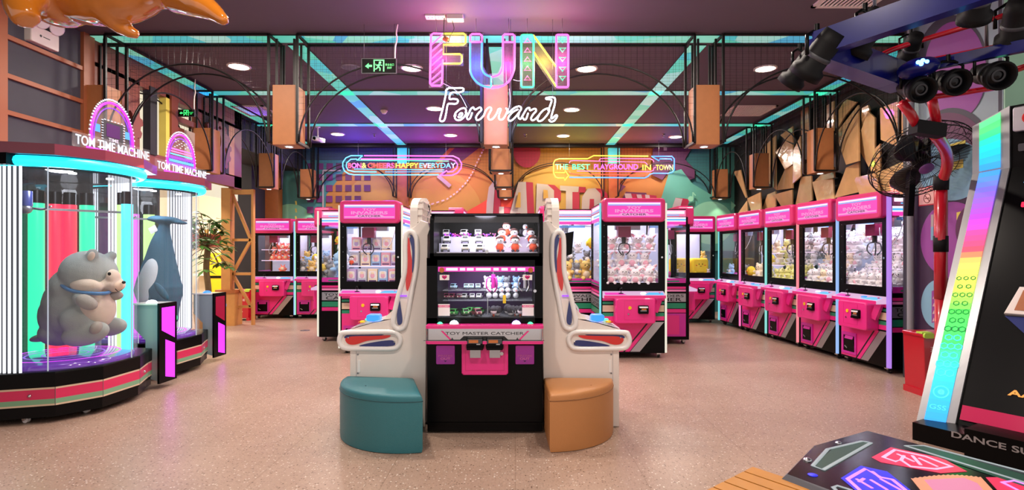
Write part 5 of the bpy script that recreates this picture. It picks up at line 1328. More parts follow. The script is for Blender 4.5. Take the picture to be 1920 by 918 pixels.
    for a in (-40, 30): b.cyl((.33 * math.cos(R(a)), .33 * math.sin(R(a)), 2.083), (.33 * math.cos(R(a)), .33 * math.sin(R(a)), 2.079), .03, seg=16)
    part('spot', b, t, 'small round lamp')
    lamp('case_lamp', 'POINT', (.12, -.2, 2.0), 11.0, '#f2f4ff', .12, parent=t)
    # crane inside
    b = MB('steel'); b.bar((-.3, -.42, 1.78), (.3, .3, 1.78), .02); b.m('blue_decal').cyl((-.15, -.24, 1.8), (-.15, -.24, 1.93), .05, seg=16); b.m('chrome').tube(catmull([(-.15, -.24, 1.8), (-.05, -.2, 1.77), (.05, -.2, 1.8)]), .008, 6); b.m('steel').ball((-.15, -.24, 1.78), .05, 14, 9)
    part('crane', b, t, 'blue crane head on a dark rail')
    # control pillar at the far end
    px, py = .30, .74
    prof = [(-.12, .86), (.14, .86), (.14, .08), (-.0, .12), (-.0, .50), (-.12, .62)]
    b = MB('pillar_grey'); b.add([(px + x, py - .13, z) for x, z in prof] + [(px + x, py + .1, z) for x, z in prof], [(0, 1, 2, 3, 4, 5), (11, 10, 9, 8, 7, 6)] + [(i, i + 6, (i + 1) % 6 + 6, (i + 1) % 6) for i in range(6)])
    b.m('white_gloss').bx(px - .14, px + .15, py - .14, py + .11, .86, .875)
    pl = part('control_pillar', b, t)
    b = MB('black'); xf = px + .14
    b.bx(xf, xf + .02, py - .15, py + .12, .06, .875)
    part('front_frame', b, pl, 'black frame')
    b = MB(dome[2]); b.poly([(xf + .0215, py - .115, .83), (xf + .0215, py - .115, .60), (xf + .0215, py + .085, .50), (xf + .0215, py + .085, .83)]); b.m('led_magenta').poly([(xf + .0215, py - .06, .50), (xf + .0215, py - .06, .12), (xf + .0215, py + .085, .08), (xf + .0215, py + .085, .44)])
    part('light_panel', b, pl, 'magenta light panels')
    b = MB('btn_blue' if dome[3] else 'btn_white'); b.lathe([(.05, .875), (.048, .885), (.03, .9), (0, .905)], (px, py - .04, 0), 18); part('button', b, pl, 'glowing dome button')
    b = MB(dome[3] or 'btn_green'); b.ball((xf - .02, py + .135, .70), (.03, .03, .05), 12, 8); part('side_lamp', b, pl, 'small drop shaped lamp')
    # edge lit topper facing the room
    tp = MB('acrylic'); zc = 2.38; xx = .34; yo = .12
    arc = [(.27 * math.cos(R(180 * i / 18)), .43 * math.sin(R(180 * i / 18)) ** .8) for i in range(19)]
    tp.at(Matrix.Translation((0, yo, 0))).add([(xx, y, zc + z) for y, z in arc] + [(xx + .008, y, zc + z) for y, z in arc], [tuple(range(19)), tuple(reversed(range(19, 38)))] + [(i, i + 1, i + 20, i + 19) for i in range(18)])
    top = part('topper', tp, t, 'clear dome shaped light board')
    b = MB('led_purple').at(Matrix.Translation((0, yo, 0)))
    for k, (s_, m_) in enumerate(((1.0, 'letter_white'), (.93, 'led_magenta'), (.82, 'led_purple'))):
        pts = [(xx + .012, y * s_, zc + z * s_) for y, z in arc]
        if k == 0:
            for p, q in zip(pts, pts[1:]):
                for f in (.0, .5): v = Vector(p).lerp(Vector(q), f); b.m(m_).box(v, (.006, .016, .012))
        else: b.m(m_).tube(pts, .011 if k == 1 else .005, 6)
    if dome[0] == 'cap':
        for k, (z, m_) in enumerate(((.02, 'led_purple'), (.06, 'neon_blue'), (.10, 'led_purple'), (.145, 'neon_cyan'), (.175, 'neon_rose'), (.205, 'neon_pink'))): b.m(m_).bx(xx + .012, xx + .018, -.24 + z * .3, .24 - z * .3, zc + z, zc + z + (.03 if k < 3 else .014))
        for k in range(14): b.m('letter_white').box((xx + .014, -.12 + (k * 37 % 24) / 100, zc + .24 + (k * 13 % 10) / 100), (.006, .02, .007))
    else:
        b.m('dark_grey').bx(xx + .011, xx + .014, -.13, .13, zc + .03, zc + .22); b.m('purple_dark').bx(xx + .014, xx + .016, -.08, .08, zc + .08, zc + .2)
        for k in range(18): b.m('letter_white').box((xx + .017, (-.13 + .26 * (k % 2)), zc + .03 + .19 * (k // 2) / 8), (.005, .02, .006))
        for k in range(6): b.box((xx + .017, -.1 + k * .04, zc + .23), (.005, .02, .006))
        b.m('sign_white').text('TIME', (xx + .018, 0, zc + .055), (0, 1, 0), (0, 0, 1), .12, .03, .02); b.m('sign_blue').bx(xx + .011, xx + .013, -.21, -.15, zc + .1, zc + .17); b.bx(xx + .011, xx + .013, .15, .21, zc + .1, zc + .17)
    part('dome_lights', b, top, 'pixel outlines in magenta, violet and white')
    b = MB('acrylic').at(Matrix.Translation((0, yo, 0))); b.bx(xx + .02, xx + .03, -.46, .46, 2.30, 2.43); b.m('led_magenta').bx(xx + .01, xx + .02, -.3, .3, 2.285, 2.33); b.m('dark_grey').bx(xx, xx + .03, -.32, .32, 2.28, 2.287)
    sb = part('name_bar', b, t, 'clear bar with white glowing letters')
    b = MB('letter_white').at(Matrix.Translation((0, yo, 0))); b.text('TOM TIME MACHINE', (xx + .034, 0, 2.365), (0, 1, 0), (0, 0, 1), .88, .085, .01, .02); part('lettering', b, sb, 'white glowing letters')
    return t
mat('rasp', '#d3235a', 0.35, coat=.3); mat('band_green', '#79a884', 0.4); mat('turn_violet', '#5a2a8c', 0.12, coat=.6, em='#7a2fd0', es=.22); mat('dark_mirror', '#17161c', 0.06, spec=.8)
mat('roof_red', '#7c1c3a', 0.3, coat=.3); mat('pillar_grey', '#8fa0a6', 0.35, coat=.2); glow('turn_light', '#a86bff', .7); mat('tube_dim', '#2c4fae', 0.2, em='#2c4fae', es=.4); mat('rose_panel', '#8e1233', 0.3, em='#8e1233', es=.35)
M1 = round_machine((-4.10, 5.06), -3, 'near round glass capsule machine on the left with the grey bear', [('tube_green', 160, .062), ('tube_red', 142, .058), ('tube_red', 128, .055), ('tube_green', 111, .062)], [('tube_lime', 62, .045), ('tube_cyan', 52, .035), ('tube_cyan', 42, .048)],
                   ('cat', 0, 'led_magenta', None), [(-150, -78, 18), (66, 92, 8)])
M2 = round_machine((-4.3, 6.45), -3, 'far round glass capsule machine on the left with the blue whale', [('tube_magenta', 142, .06), ('tube_lime', 122, .06), ('tube_magenta', 165, .05)], [],
                   ('cap', 0, 'rose_panel', 'btn_blue'), [(66, 100, 10), (-172, -130, 11)])
# bear plush on the near turntable (sitting, looking to the right)
def bear():
    o0 = Vector((-4.10, 4.95, .44))
    t = thing('bear_plush', 'big grey bear plush with pale muzzle and blue collar in the near round machine', 'plush toy', o0)
    Yb = 5.04
    def q(px, py, dy=0.0): return P(px + 10, py, Yb + dy)
    b = MB('bear_fur')
    k = Yb / F
    ell(b, 'bear_fur', q(133, 572, .05), (58 * k, .22, 66 * k), RY_(10)); ell(b, 'bear_fur', q(118, 590, .08), (48 * k, .21, 50 * k))
    ell(b, 'bear_fur', q(157, 513), (50 * k, .2, 43 * k), RY_(14)); ell(b, 'bear_fur', q(128, 540, .02), (40 * k, .19, 40 * k))
    ell(b, 'bear_fur', q(163, 478, -.1), (11 * k, .035, 13 * k), RY_(20)); ell(b, 'bear_fur', q(199, 479, .12), (10 * k, .035, 9 * k))
    ell(b, 'bear_fur', q(106, 622, .1), (34 * k, .2, 26 * k)); ell(b, 'bear_fur', q(150, 625, -.13), (44 * k, .1, 22 * k), RY_(-14)); ell(b, 'bear_fur', q(138, 600, -.14), (34 * k, .09, 28 * k))
    ell(b, 'bear_fur', q(196, 612, .12), (32 * k, .09, 18 * k), RY_(-6)); ell(b, 'bear_fur', q(146, 560, -.17), (20 * k, .06, 14 * k), RY_(25)); ell(b, 'bear_fur', q(70, 632, .15), (26 * k, .06, 8 * k), RY_(-12))
    o = wpart('body', b, t); soft(o, .014, 5)
    b = MB('bear_pale'); ell(b, 'bear_pale', q(152, 536, -.155), (30 * k, .06, 14 * k), RY_(6)); ell(b, 'bear_pale', q(201, 533, -.03), (21 * k, .1, 14 * k), RY_(8)); ell(b, 'bear_pale', q(203, 520, -.05), (10 * k, .07, 16 * k), RY_(-10)); ell(b, 'bear_pale', q(174, 576, -.06), (26 * k, .15, 38 * k), RY_(-8))
    o = wpart('pale_patches', b, t, 'cream muzzle, cheek and belly'); soft(o, .012, 4)
    b = MB('bear_paw'); ell(b, 'bear_paw', q(153, 566, -.22), (20 * k, .055, 13 * k), RY_(28)); ell(b, 'bear_paw', q(205, 554, .02), (15 * k, .06, 9 * k), RY_(-4)); ell(b, 'bear_paw', q(170, 614, -.2), (9 * k, .05, 13 * k), RY_(30)); o = wpart('paw', b, t, 'lighter paws'); soft(o, .012, 3)
    b = MB('bear_pale'); ell(b, 'bear_pale', q(161, 480, -.125), (6 * k, .02, 9 * k), RY_(25)); wpart('inner_ear', b, t)
    b = MB('eye_black'); ell(b, 'eye_black', q(195, 513, -.145), (.014, .012, .016), seg=12, rings=8); ell(b, 'eye_black', q(222, 529, -.05), (.015, .018, .014), seg=12, rings=8); b.tube(catmull([q(206, 541, -.115), q(212, 546, -.105), q(219, 543, -.08)], 5), .003, 5); wpart('face_detail', b, t, 'black eye, nose and stitched mouth')
    b = MB('collar_blue'); b.tube(catmull([q(94, 520, -.02), q(103, 532, -.13), q(120, 543, -.19), q(145, 548, -.2), q(170, 550, -.2), q(190, 549, -.14), q(198, 545, 0)], 5), .016, 8, flat=1.0); wpart('collar', b, t, 'blue collar')
    b = MB('shelf_clear'); v = q(150, 640, .1); b.cyl((v.x, v.y, .474), (v.x, v.y, .60), .12, seg=24); wpart('stand', b, t, 'clear stand')
bear()
def whale():
    Yb = 6.45; k = Yb / F
    def q(px, py, dy=0.0): return P(px, py, Yb + dy)
    t = thing('whale_plush', 'blue whale plush with white belly standing tail up in the far round machine', 'plush toy', Vector((-4.25, 6.45, .47)))
    b = MB('whale_blue')
    path = [(309, 418, 8), (306, 436, 12), (303, 455, 18), (301, 480, 24), (299, 510, 32), (298, 540, 40), (303, 562, 36), (310, 580, 26), (318, 596, 16), (322, 606, 11)]
    pp = catmull([q(x, y) for x, y, r_ in path], 4); rr = []
    for i in range(len(path) - 1):
        for j in range(4): rr.append((path[i][2] + (path[i + 1][2] - path[i][2]) * j / 4) * k)
    rr.append(path[-1][2] * k)
    b.tube(pp, .1, 18, radii=rr)
    ell(b, 'whale_blue', q(309, 412, 0), (30 * k, .10, 7 * k), RY_(3)); ell(b, 'whale_blue', q(332, 416, .0), (20 * k, .07, 4 * k), RY_(8)); ell(b, 'whale_blue', q(290, 409, 0), (14 * k, .07, 5 * k), RY_(-10))
    o = wpart('body', b, t); soft(o, .014, 5)
    b = MB('whale_white'); ell(b, 'whale_white', q(284, 537, -.10), (21 * k, .165, 56 * k), RY_(8)); ell(b, 'whale_white', q(288, 576, -.09), (21 * k, .15, 38 * k), RY_(-10)); ell(b, 'whale_white', q(304, 598, -.05), (14 * k, .1, 20 * k), RY_(-24)); o = wpart('belly', b, t, 'white belly'); soft(o, .014, 4)
    b = MB('whale_blue'); ell(b, 'whale_blue', q(303, 546, -.30), (7 * k, .03, 20 * k), RY_(-38)); o = wpart('flipper', b, t); soft(o, .012, 3)
    b = MB('white_paper'); v = q(287, 430, -.06); b.box(v, (.09, .003, .075), M=RY_(-28)); wpart('tag', b, t, 'white paper tag')
    b = MB('shelf_clear'); v = q(321, 606); b.cyl((v.x, v.y, .474), (v.x, v.y, .60), .06, seg=24); wpart('stand', b, t, 'clear stand')
whale()

# ================================================================== orange glossy animal hanging at the top left
def animal():
    Ya = 3.25; k = Ya / F
    def q(px, py, dy=0.0): return P(px, py, Ya + dy)
    t = thing('hanging_animal_figure', 'glossy orange animal figure hanging under the ceiling at top left', 'sculpture', q(200, -40))
    b = MB('amber_animal')
    ell(b, 'amber_animal', q(105, -18, .05), (62 * k, .24, 66 * k)); ell(b, 'amber_animal', q(195, -40, .05), (130 * k, .26, 86 * k), RY_(-6)); ell(b, 'amber_animal', q(320, -40, .1), (80 * k, .2, 56 * k))
    b.tube(catmull([q(330, -10, -.02), q(370, 6, -.08), q(400, 22, -.1), q(424, 42, -.12)], 5), .1, 14, radii=[(44 - i * 2.2) * k * .8 for i in range(16)])
    b.tube(catmull([q(180, 0, -.05), q(215, 40, .06), q(240, 58, .1), q(262, 66, .12)], 5), .1, 14, radii=[(34 - i * 1.5) * k * .7 for i in range(16)])
    b.tube(catmull([q(60, -20, -.12), q(40, 10, -.18), q(52, 40, -.2)], 5), .1, 14, radii=[(34 - i * 1.3) * k for i in range(11)])
    ell(b, 'amber_animal', q(45, -60, 0), (70 * k, .2, 60 * k))
    o = wpart('body', b, t); soft(o, .016, 8)
    b = MB('steel')
    for px in (90, 250): b.tube([q(px, -80, .05), Vector((q(px, -80, .05).x, Ya + .05, CEIL))], .004, 5)
    wpart('hanging_wire', b, t)
animal()

# ================================================================== tower, plant, boxes and shop things behind the left passage
t = thing('wooden_tower', 'wooden lattice post tower at the end of the left passage', 'wooden post', (-5.3, 10.6, 0))
b = MB('wood_light')
def tq(px, py, dy=0.0): return P(px, py, 10.6 + dy)
xa, xb, xc = tq(425, 0).x, tq(441, 0).x, tq(472, 0).x
b.bx(xa - .08, xa + .09, 10.55, 10.72, 0, 2.62); b.bx(xc - .02, xc + .02, 10.62, 10.7, 0, 2.6)
part_o = b; wpart('post', b, t)
b = MB('wood_light')
zs = [.35, .98, 1.63, 2.5]
for i, (z0, z1) in enumerate(zip(zs, zs[1:])):
    b.bar((xa + .08, 10.66, z0), (xc - .04, 10.66, z0), .05); 
    if i % 2: b.bar((xa + .08, 10.66, z0), (xc - .04, 10.66, z1), .05)
    else: b.bar((xc - .04, 10.66, z0), (xa + .08, 10.66, z1), .05)
    
b.bar((xa, 10.66, 2.55), (xc, 10.66, 2.55), .09)
wpart('brace', b, t)
b = MB('wood_light'); b.bx(xa - .14, xa + .2, 10.5, 10.8, 0, .62); b.m('wood_post').bx(xa - .16, xa + .22, 10.48, 10.82, .62, .68); wpart('plinth', b, t)
def plant():
    o0 = Vector((-5.42, 9.75, 0))
    t = thing('potted_tree', 'leafy green potted tree beside the wooden tower in the left passage', 'plant', o0)
    b = MB('pot'); b.lathe([(0, 0), (.17, 0), (.21, .34), (.22, .36), (.19, .36), (.18, .32), (0, .32)], o0, 24); wpart('pot', b, t)
    b = MB('bark'); b.tube(catmull([o0 + Vector((0, 0, .3)), o0 + Vector((.03, 0, .7)), o0 + Vector((-.01, 0, 1.1)), o0 + Vector((.02, 0, 1.45))], 5), .05, 10); wpart('trunk', b, t)
    st = MB('bark'); lf = MB('leaf'); rnd = random.Random(5)
    c = o0 + Vector((.0, 0, 1.5))
    for i in range(44):
        a = rnd.uniform(0, 6.28); el = rnd.uniform(-.7, 1.3); L = rnd.uniform(.2, .42)
        e_ = c + Vector((math.cos(a) * math.cos(el), math.sin(a) * math.cos(el), math.sin(el) * 1.7)) * L
        st.tube([c, c.lerp(e_, .6) + Vector((0, 0, .05)), e_], .007, 5)
        for k in range(6):
            d = Vector((math.cos(a + (k - 2.5) * .75), math.sin(a + (k - 2.5) * .75), -.2 + rnd.uniform(-.35, .4))).normalized(); w = d.cross(Vector((0, 0, 1))).normalized() * rnd.uniform(.03, .05); l = rnd.uniform(.16, .26)
            up = Vector((0, 0, .012))
            lf.add([e_, e_ + d * l * .5 + w, e_ + d * l + Vector((0, 0, -.02)), e_ + d * l * .5 - w, e_ + d * l * .5 + up], [(0, 1, 4), (1, 2, 4), (2, 3, 4), (3, 0, 4)], True)
    wpart('stem', st, t); wpart('leaves', lf, t)
plant()
def ext_box(base, w, d, h, label, lines):
    t = thing('red_floor_box', label, 'box', base)
    b = MB('red_paint'); b.prism([(-w / 2 + .02, 0.05), (w / 2 - .02, .05), (w / 2, h), (-w / 2, h)], (0, d / 2, 0), (1, 0, 0), (0, 0, 1), d, .012); b.bx(-w / 2, -w / 2 + .06, -d / 2, d / 2, 0, .06); b.bx(w / 2 - .06, w / 2, -d / 2, d / 2, 0, .06); part('body', b, t)
    b = MB('red_paint'); b.prism(rrect(w + .03, d + .03, .03), (0, 0, h), (1, 0, 0), (0, 1, 0), .03, .01); part('lid', b, t)
    for s in (-1, 1):
        b = MB('lime'); b.prism(rrect(.1, .05, .02), (s * (w / 2 - .03), -d / 2 - .02, h + .015), (1, 0, 0), (0, 0, 1), .02); b.bx(s * (w / 2 - .03) - .05, s * (w / 2 - .03) + .05, -d / 2 - .01, -d / 2 + .07, h + .03, h + .045)
        part('clip', b, t, 'lime green clip')
    b = MB('white_paper')
    for k, (s_, z, hh, ww) in enumerate(lines): b.text(s_, (0, -d / 2 - .0025, z), (1, 0, 0), (0, 0, 1), ww, hh)
    part('lettering', b, t, 'white lettering')
ext_box((-5.6, 11.45, 0), .36, .3, .6, 'red floor box with lime clips by the wooden tower at left', [('灭火器箱', .42, .05, .18), ('119', .18, .03, .1)])
ext_box((4.10, 5.5, 0), .31, .28, .58, 'red floor box with lime clips under the right mural wall', [('灭火器箱', .46, .05, .18), ('119', .2, .03, .1)])
def mq(px, py, Y): return P(px, py, Y)
v = mq(413, 545, 14.2)
b = MB('yellow'); b.prism(rrect(.5, 1.35, .04), (v.x, 14.3, .7), (1, 0, 0), (0, 0, 1), .3, .02); b.m('black').bx(v.x - .25, v.x + .25, 13.99, 14.0, .74, .80); solo('yellow_kiosk', b, 'yellow cabinet behind the plant trunk in the mall passage', 'cabinet', (v.x, 14.15, 0))
t = thing('arched_window', 'white glowing arched window over the mall passage behind the plant', 'window', (-7.15, 15.2, 2.0))
b = MB('mall_white'); a_ = [(.42 * math.cos(R(180 * i / 20)), .5 * math.sin(R(180 * i / 20))) for i in range(21)]; b.prism(a_, (0, 0, 0), (1, 0, 0), (0, 0, 1), .04); part('pane', b, t)
b = MB('mall_grey'); 
for x in (-.25, -.08, .08, .25): b.bx(x - .012, x + .012, -.06, -.04, 0, .5 * math.sqrt(1 - (x / .42) ** 2))
b.bx(-.4, .4, -.06, -.04, .2, .225); b.tube([(x, -.05, z) for x, z in a_], .03, 8); part('frame', b, t)
t = thing('bulb_string', 'row of small warm bulbs along the mall shop front', 'lights', (-7.2, 15.1, 1.94)); b = MB('bulb_row')
for i in range(16): b.ball((-1.5 + i * .2, 0, 0), .05, 10, 7)
part('bulb', b, t); t.children[0]['kind'] = 'stuff'; b = MB('wood_light'); b.bx(-1.6, 1.7, .02, .06, -.07, .07); part('rail', b, t)
b = MB('white_paper'); b.box((-7.0, 14.9, 1.2), (.42, .03, .55), M=RX_(-15)); b.m('wood_light')
for s in (-.21, .21): b.box((-7.0 + s, 14.89, 1.2), (.03, .04, .58), M=RX_(-15))
solo('notice_board', b, 'small white framed notice board in the mall passage', 'notice board', (-7.0, 14.9, .95))

v = G(572, 619); b = MB('dark_grey'); b.lathe([(0, .004), (.07, .004), (.09, .0)], v, 20); b.m('steel').lathe([(.03, .0045), (.05, .0045)], v, 20)
solo('floor_cover', b, 'small round dark cover set in the floor near the back left machines', 'floor cover', v)
mat('amber_text', '#e8963c', .4, em='#e8963c', es=.5); mat('floor_rose', '#b01d4a', .2, coat=.5, em='#c2184f', es=.25)
mat('orange_label', '#f0501e', .4); glow('dot_green', '#0f9a4a', .6)
mat('pad_black', '#08070a', .18, spec=.25); glow('arrow_red', '#ff2a5c', .9); glow('arrow_blue', '#2a2cf0', .9); glow('arrow_line', '#ffb6d6', 1.1); glow('arrow_lilac', '#e38bff', 1.2); glow('arrow_peach', '#f6a07a', .9); glow('pad_green', '#0f5a45', .5); glow('pad_line', '#b9c2c4', .7); glow('arrow_pinkfill', '#f08bb0', .9)
mat('fan_blade', '#1c1517', .35, coat=.3); mat('badge', '#7d4a96', .35)
# ================================================================== neon signs
def neon_word():
    Yn = 5.85
    def q(zx, zy, dy=0.0): return P(780 + zx / 4.174, 20 + zy / 4.174, Yn + dy)
    t = thing('neon_word_sign', 'big hanging neon sign reading FUN in pink, yellow, blue and green', 'neon sign', q(650, 390))
    def tb(b, m, pts, r=.0105, closed=False, sm=0): b.m(m).tube(catmull([q(x, y) for x, y in pts], sm, closed) if sm else [q(x, y) for x, y in pts], r, 8, closed)
    def rr(x0, y0, x1, y1, r=14, n=3):
        return [(a, c) for a, c in rrect(x1 - x0, y1 - y0, r, n, (x0 + x1) / 2, (y0 + y1) / 2)]
    # F
    b = MB('neon_pink')
    tb(b, 'neon_pink', [(212, 180), (135, 178), (118, 190), (110, 570), (124, 586), (190, 586), (204, 572), (208, 420), (210, 380)])
    for i in range(7):
        y = 225 + i * 55; tb(b, 'neon_pink', [(122, y + 40 if y + 40 < 575 else 575), (205, y - 35 if i else 192)], .0085)
    tb(b, 'neon_yellow', [(212, 180), (372, 178), (388, 192), (388, 250), (374, 266), (215, 266), (212, 340), (345, 340), (358, 352), (358, 402), (344, 414), (212, 414)])
    wpart('letter', b, t, 'letter F in pink with stripes and yellow')
    b = MB('neon_blue')
    tb(b, 'neon_pink', [(424, 244), (424, 196), (438, 182), (500, 182), (516, 196), (516, 244), (424, 244)])
    tb(b, 'neon_pink', [(680, 246), (680, 198), (694, 184), (758, 184), (772, 198), (772, 246), (680, 246)])
    tb(b, 'neon_blue', [(424, 250), (424, 440), (430, 490), (450, 530), (485, 566), (530, 590), (588, 600)], sm=3)
    tb(b, 'neon_blue', [(516, 250), (514, 420), (522, 470), (545, 500), (588, 518)], sm=3); tb(b, 'neon_cyan', [(588, 518), (588, 600)])
    tb(b, 'neon_pink', [(772, 250), (770, 420), (762, 480), (735, 540), (690, 582), (640, 598), (588, 602)], sm=3); tb(b, 'neon_pink', [(680, 250), (680, 410), (672, 460), (645, 502), (588, 520)], sm=3)
    wpart('letter', b, t, 'letter U in blue and pink')
    b = MB('neon_green')
    tb(b, 'neon_green', rr(824, 190, 920, 598), closed=True); tb(b, 'neon_pink', rr(1098, 188, 1192, 598), closed=True)
    tb(b, 'neon_yellow', [(918, 192), (1096, 438)]); tb(b, 'neon_yellow', [(922, 325), (1096, 592)])
    for y in (240, 314, 384, 456, 532): tb(b, 'neon_rose', [(872, y - 22), (898, y + 10), (848, y + 10)], .008, True)
    for y in (232, 305, 378, 455, 526): tb(b, 'neon_green', [(1122, y - 12), (1172, y - 12), (1146, y + 18)], .008, True)
    wpart('letter', b, t, 'letter N in green, yellow and pink')
    b = MB('acrylic')
    def plate(pts): b.m('acrylic').prism([(q(x, y).x, q(x, y).z) for x, y in pts], (0, Yn + .03, 0), (1, 0, 0), (0, 0, 1), .006)
    plate([(100, 168), (400, 168), (400, 275), (222, 275), (222, 330), (370, 330), (370, 425), (216, 425), (212, 598), (98, 598)])
    plate([(412, 172), (528, 172), (526, 430), (560, 490), (640, 480), (668, 420), (668, 174), (784, 174), (780, 450), (740, 555), (640, 610), (560, 610), (470, 570), (414, 480)]); plate([(812, 178), (930, 178), (1086, 400), (1088, 176), (1204, 176), (1202, 610), (1088, 610), (932, 380), (930, 610), (810, 610)])
    wpart('acrylic_back', b, t, 'clear acrylic backing')
    b = MB('steel')
    for zx in (160, 470, 725, 870, 1145): v = q(zx, 182); b.tube([v, Vector((v.x, Yn, CEIL))], .002, 4)
    b.m('cable').tube(catmull([q(215, 570), q(330, 640), q(400, 760)], 5), .003, 5); b.tube(catmull([q(760, 540), q(800, 550), q(830, 545)], 4), .003, 5)
    wpart('hanging_wire', b, t)
    b = MB('brown_sign'); v = q(232, 222, -.03); b.box(v, (.05, .03, .045), M=RY_(30)); wpart('transformer', b, t)
    for zx, zy, c_, w_ in ((160, 380, '#ff3fc4', 16), (300, 230, '#ffe03a', 8), (470, 420, '#3a5cff', 14), (720, 420, '#ff3fc4', 12), (870, 400, '#30f090', 6), (1000, 390, '#ffd83a', 8), (1145, 390, '#ff3fc4', 12)): lamp('neon_glow', 'POINT', q(zx, zy, -.03) - t.location, w_ * NEON_W, c_, .12, parent=t)
    # script
    t2 = thing('neon_script_sign', 'white hanging neon script reading Forward under the big word', 'neon sign', q(650, 740))
    b = MB('neon_white')
    def s_(pts, n=4): b.tube(catmull([q(x, y) for x, y in pts], n), .0085, 8)
    # capital F drawn as a hollow outline
    s_([(236, 620), (262, 604), (310, 606), (352, 604), (372, 612), (366, 630), (330, 640), (285, 640), (268, 652), (262, 690), (290, 690), (322, 694), (328, 712), (312, 728), (270, 728), (248, 735), (236, 800), (224, 850), (206, 866), (188, 858), (190, 836), (208, 770), (226, 690), (236, 640), (234, 620)])
    s_([(300, 830), (310, 800), (345, 770), (380, 762), (392, 785), (385, 820), (352, 852), (322, 856), (304, 838), (312, 812)])
    s_([(335, 818), (352, 800), (364, 806), (354, 826), (338, 836), (330, 826)]); s_([(385, 790), (410, 806), (428, 770), (448, 756), (462, 774), (500, 756), (512, 776), (490, 800), (470, 832), (478, 856), (505, 846), (530, 820)])
    s_([(440, 796), (424, 840), (406, 850), (398, 832), (412, 806)])
    s_([(530, 820), (548, 778), (574, 756), (590, 770), (566, 822), (572, 850), (600, 846), (630, 806), (646, 770), (664, 772), (650, 816), (652, 848), (680, 848), (706, 806), (716, 772), (700, 764)])
    s_([(706, 806), (735, 790), (770, 760), (808, 748), (824, 764), (806, 796), (770, 840), (740, 862), (722, 850), (730, 822), (762, 790), (800, 770)]); s_([(806, 796), (802, 834), (820, 846), (846, 800), (868, 766), (888, 760), (892, 780), (930, 766), (940, 784), (916, 812), (900, 842), (912, 858), (940, 842), (972, 804)])
    s_([(972, 804), (1000, 776), (1034, 764), (1044, 782), (1022, 820), (985, 858), (958, 862), (952, 842), (972, 804)]); s_([(1034, 782), (1050, 740), (1062, 700), (1040, 694), (1018, 690), (1024, 680), (1072, 678), (1088, 690), (1084, 740), (1066, 800), (1058, 842), (1072, 838), (1096, 816), (1104, 828), (1080, 862), (1052, 866), (1040, 850)])
    s_([(878, 800), (862, 846), (846, 852), (838, 838)])
    wpart('script', b, t2)
    for zx in (300, 620, 950): lamp('neon_glow', 'POINT', q(zx, 790, -.03) - t2.location, 9 * NEON_W, '#b8c4ff', .12, parent=t2)
    b = MB('steel')
    for zx, zy in ((236, 610), (740, 790), (1070, 680)): v = q(zx, zy); b.tube([v, Vector((v.x, Yn + .02, CEIL))], .0018, 4)
    b.m('cable').tube(catmull([q(720, 800), q(738, 700), q(730, 610)], 4), .003, 5); wpart('hanging_wire', b, t2)
neon_word()
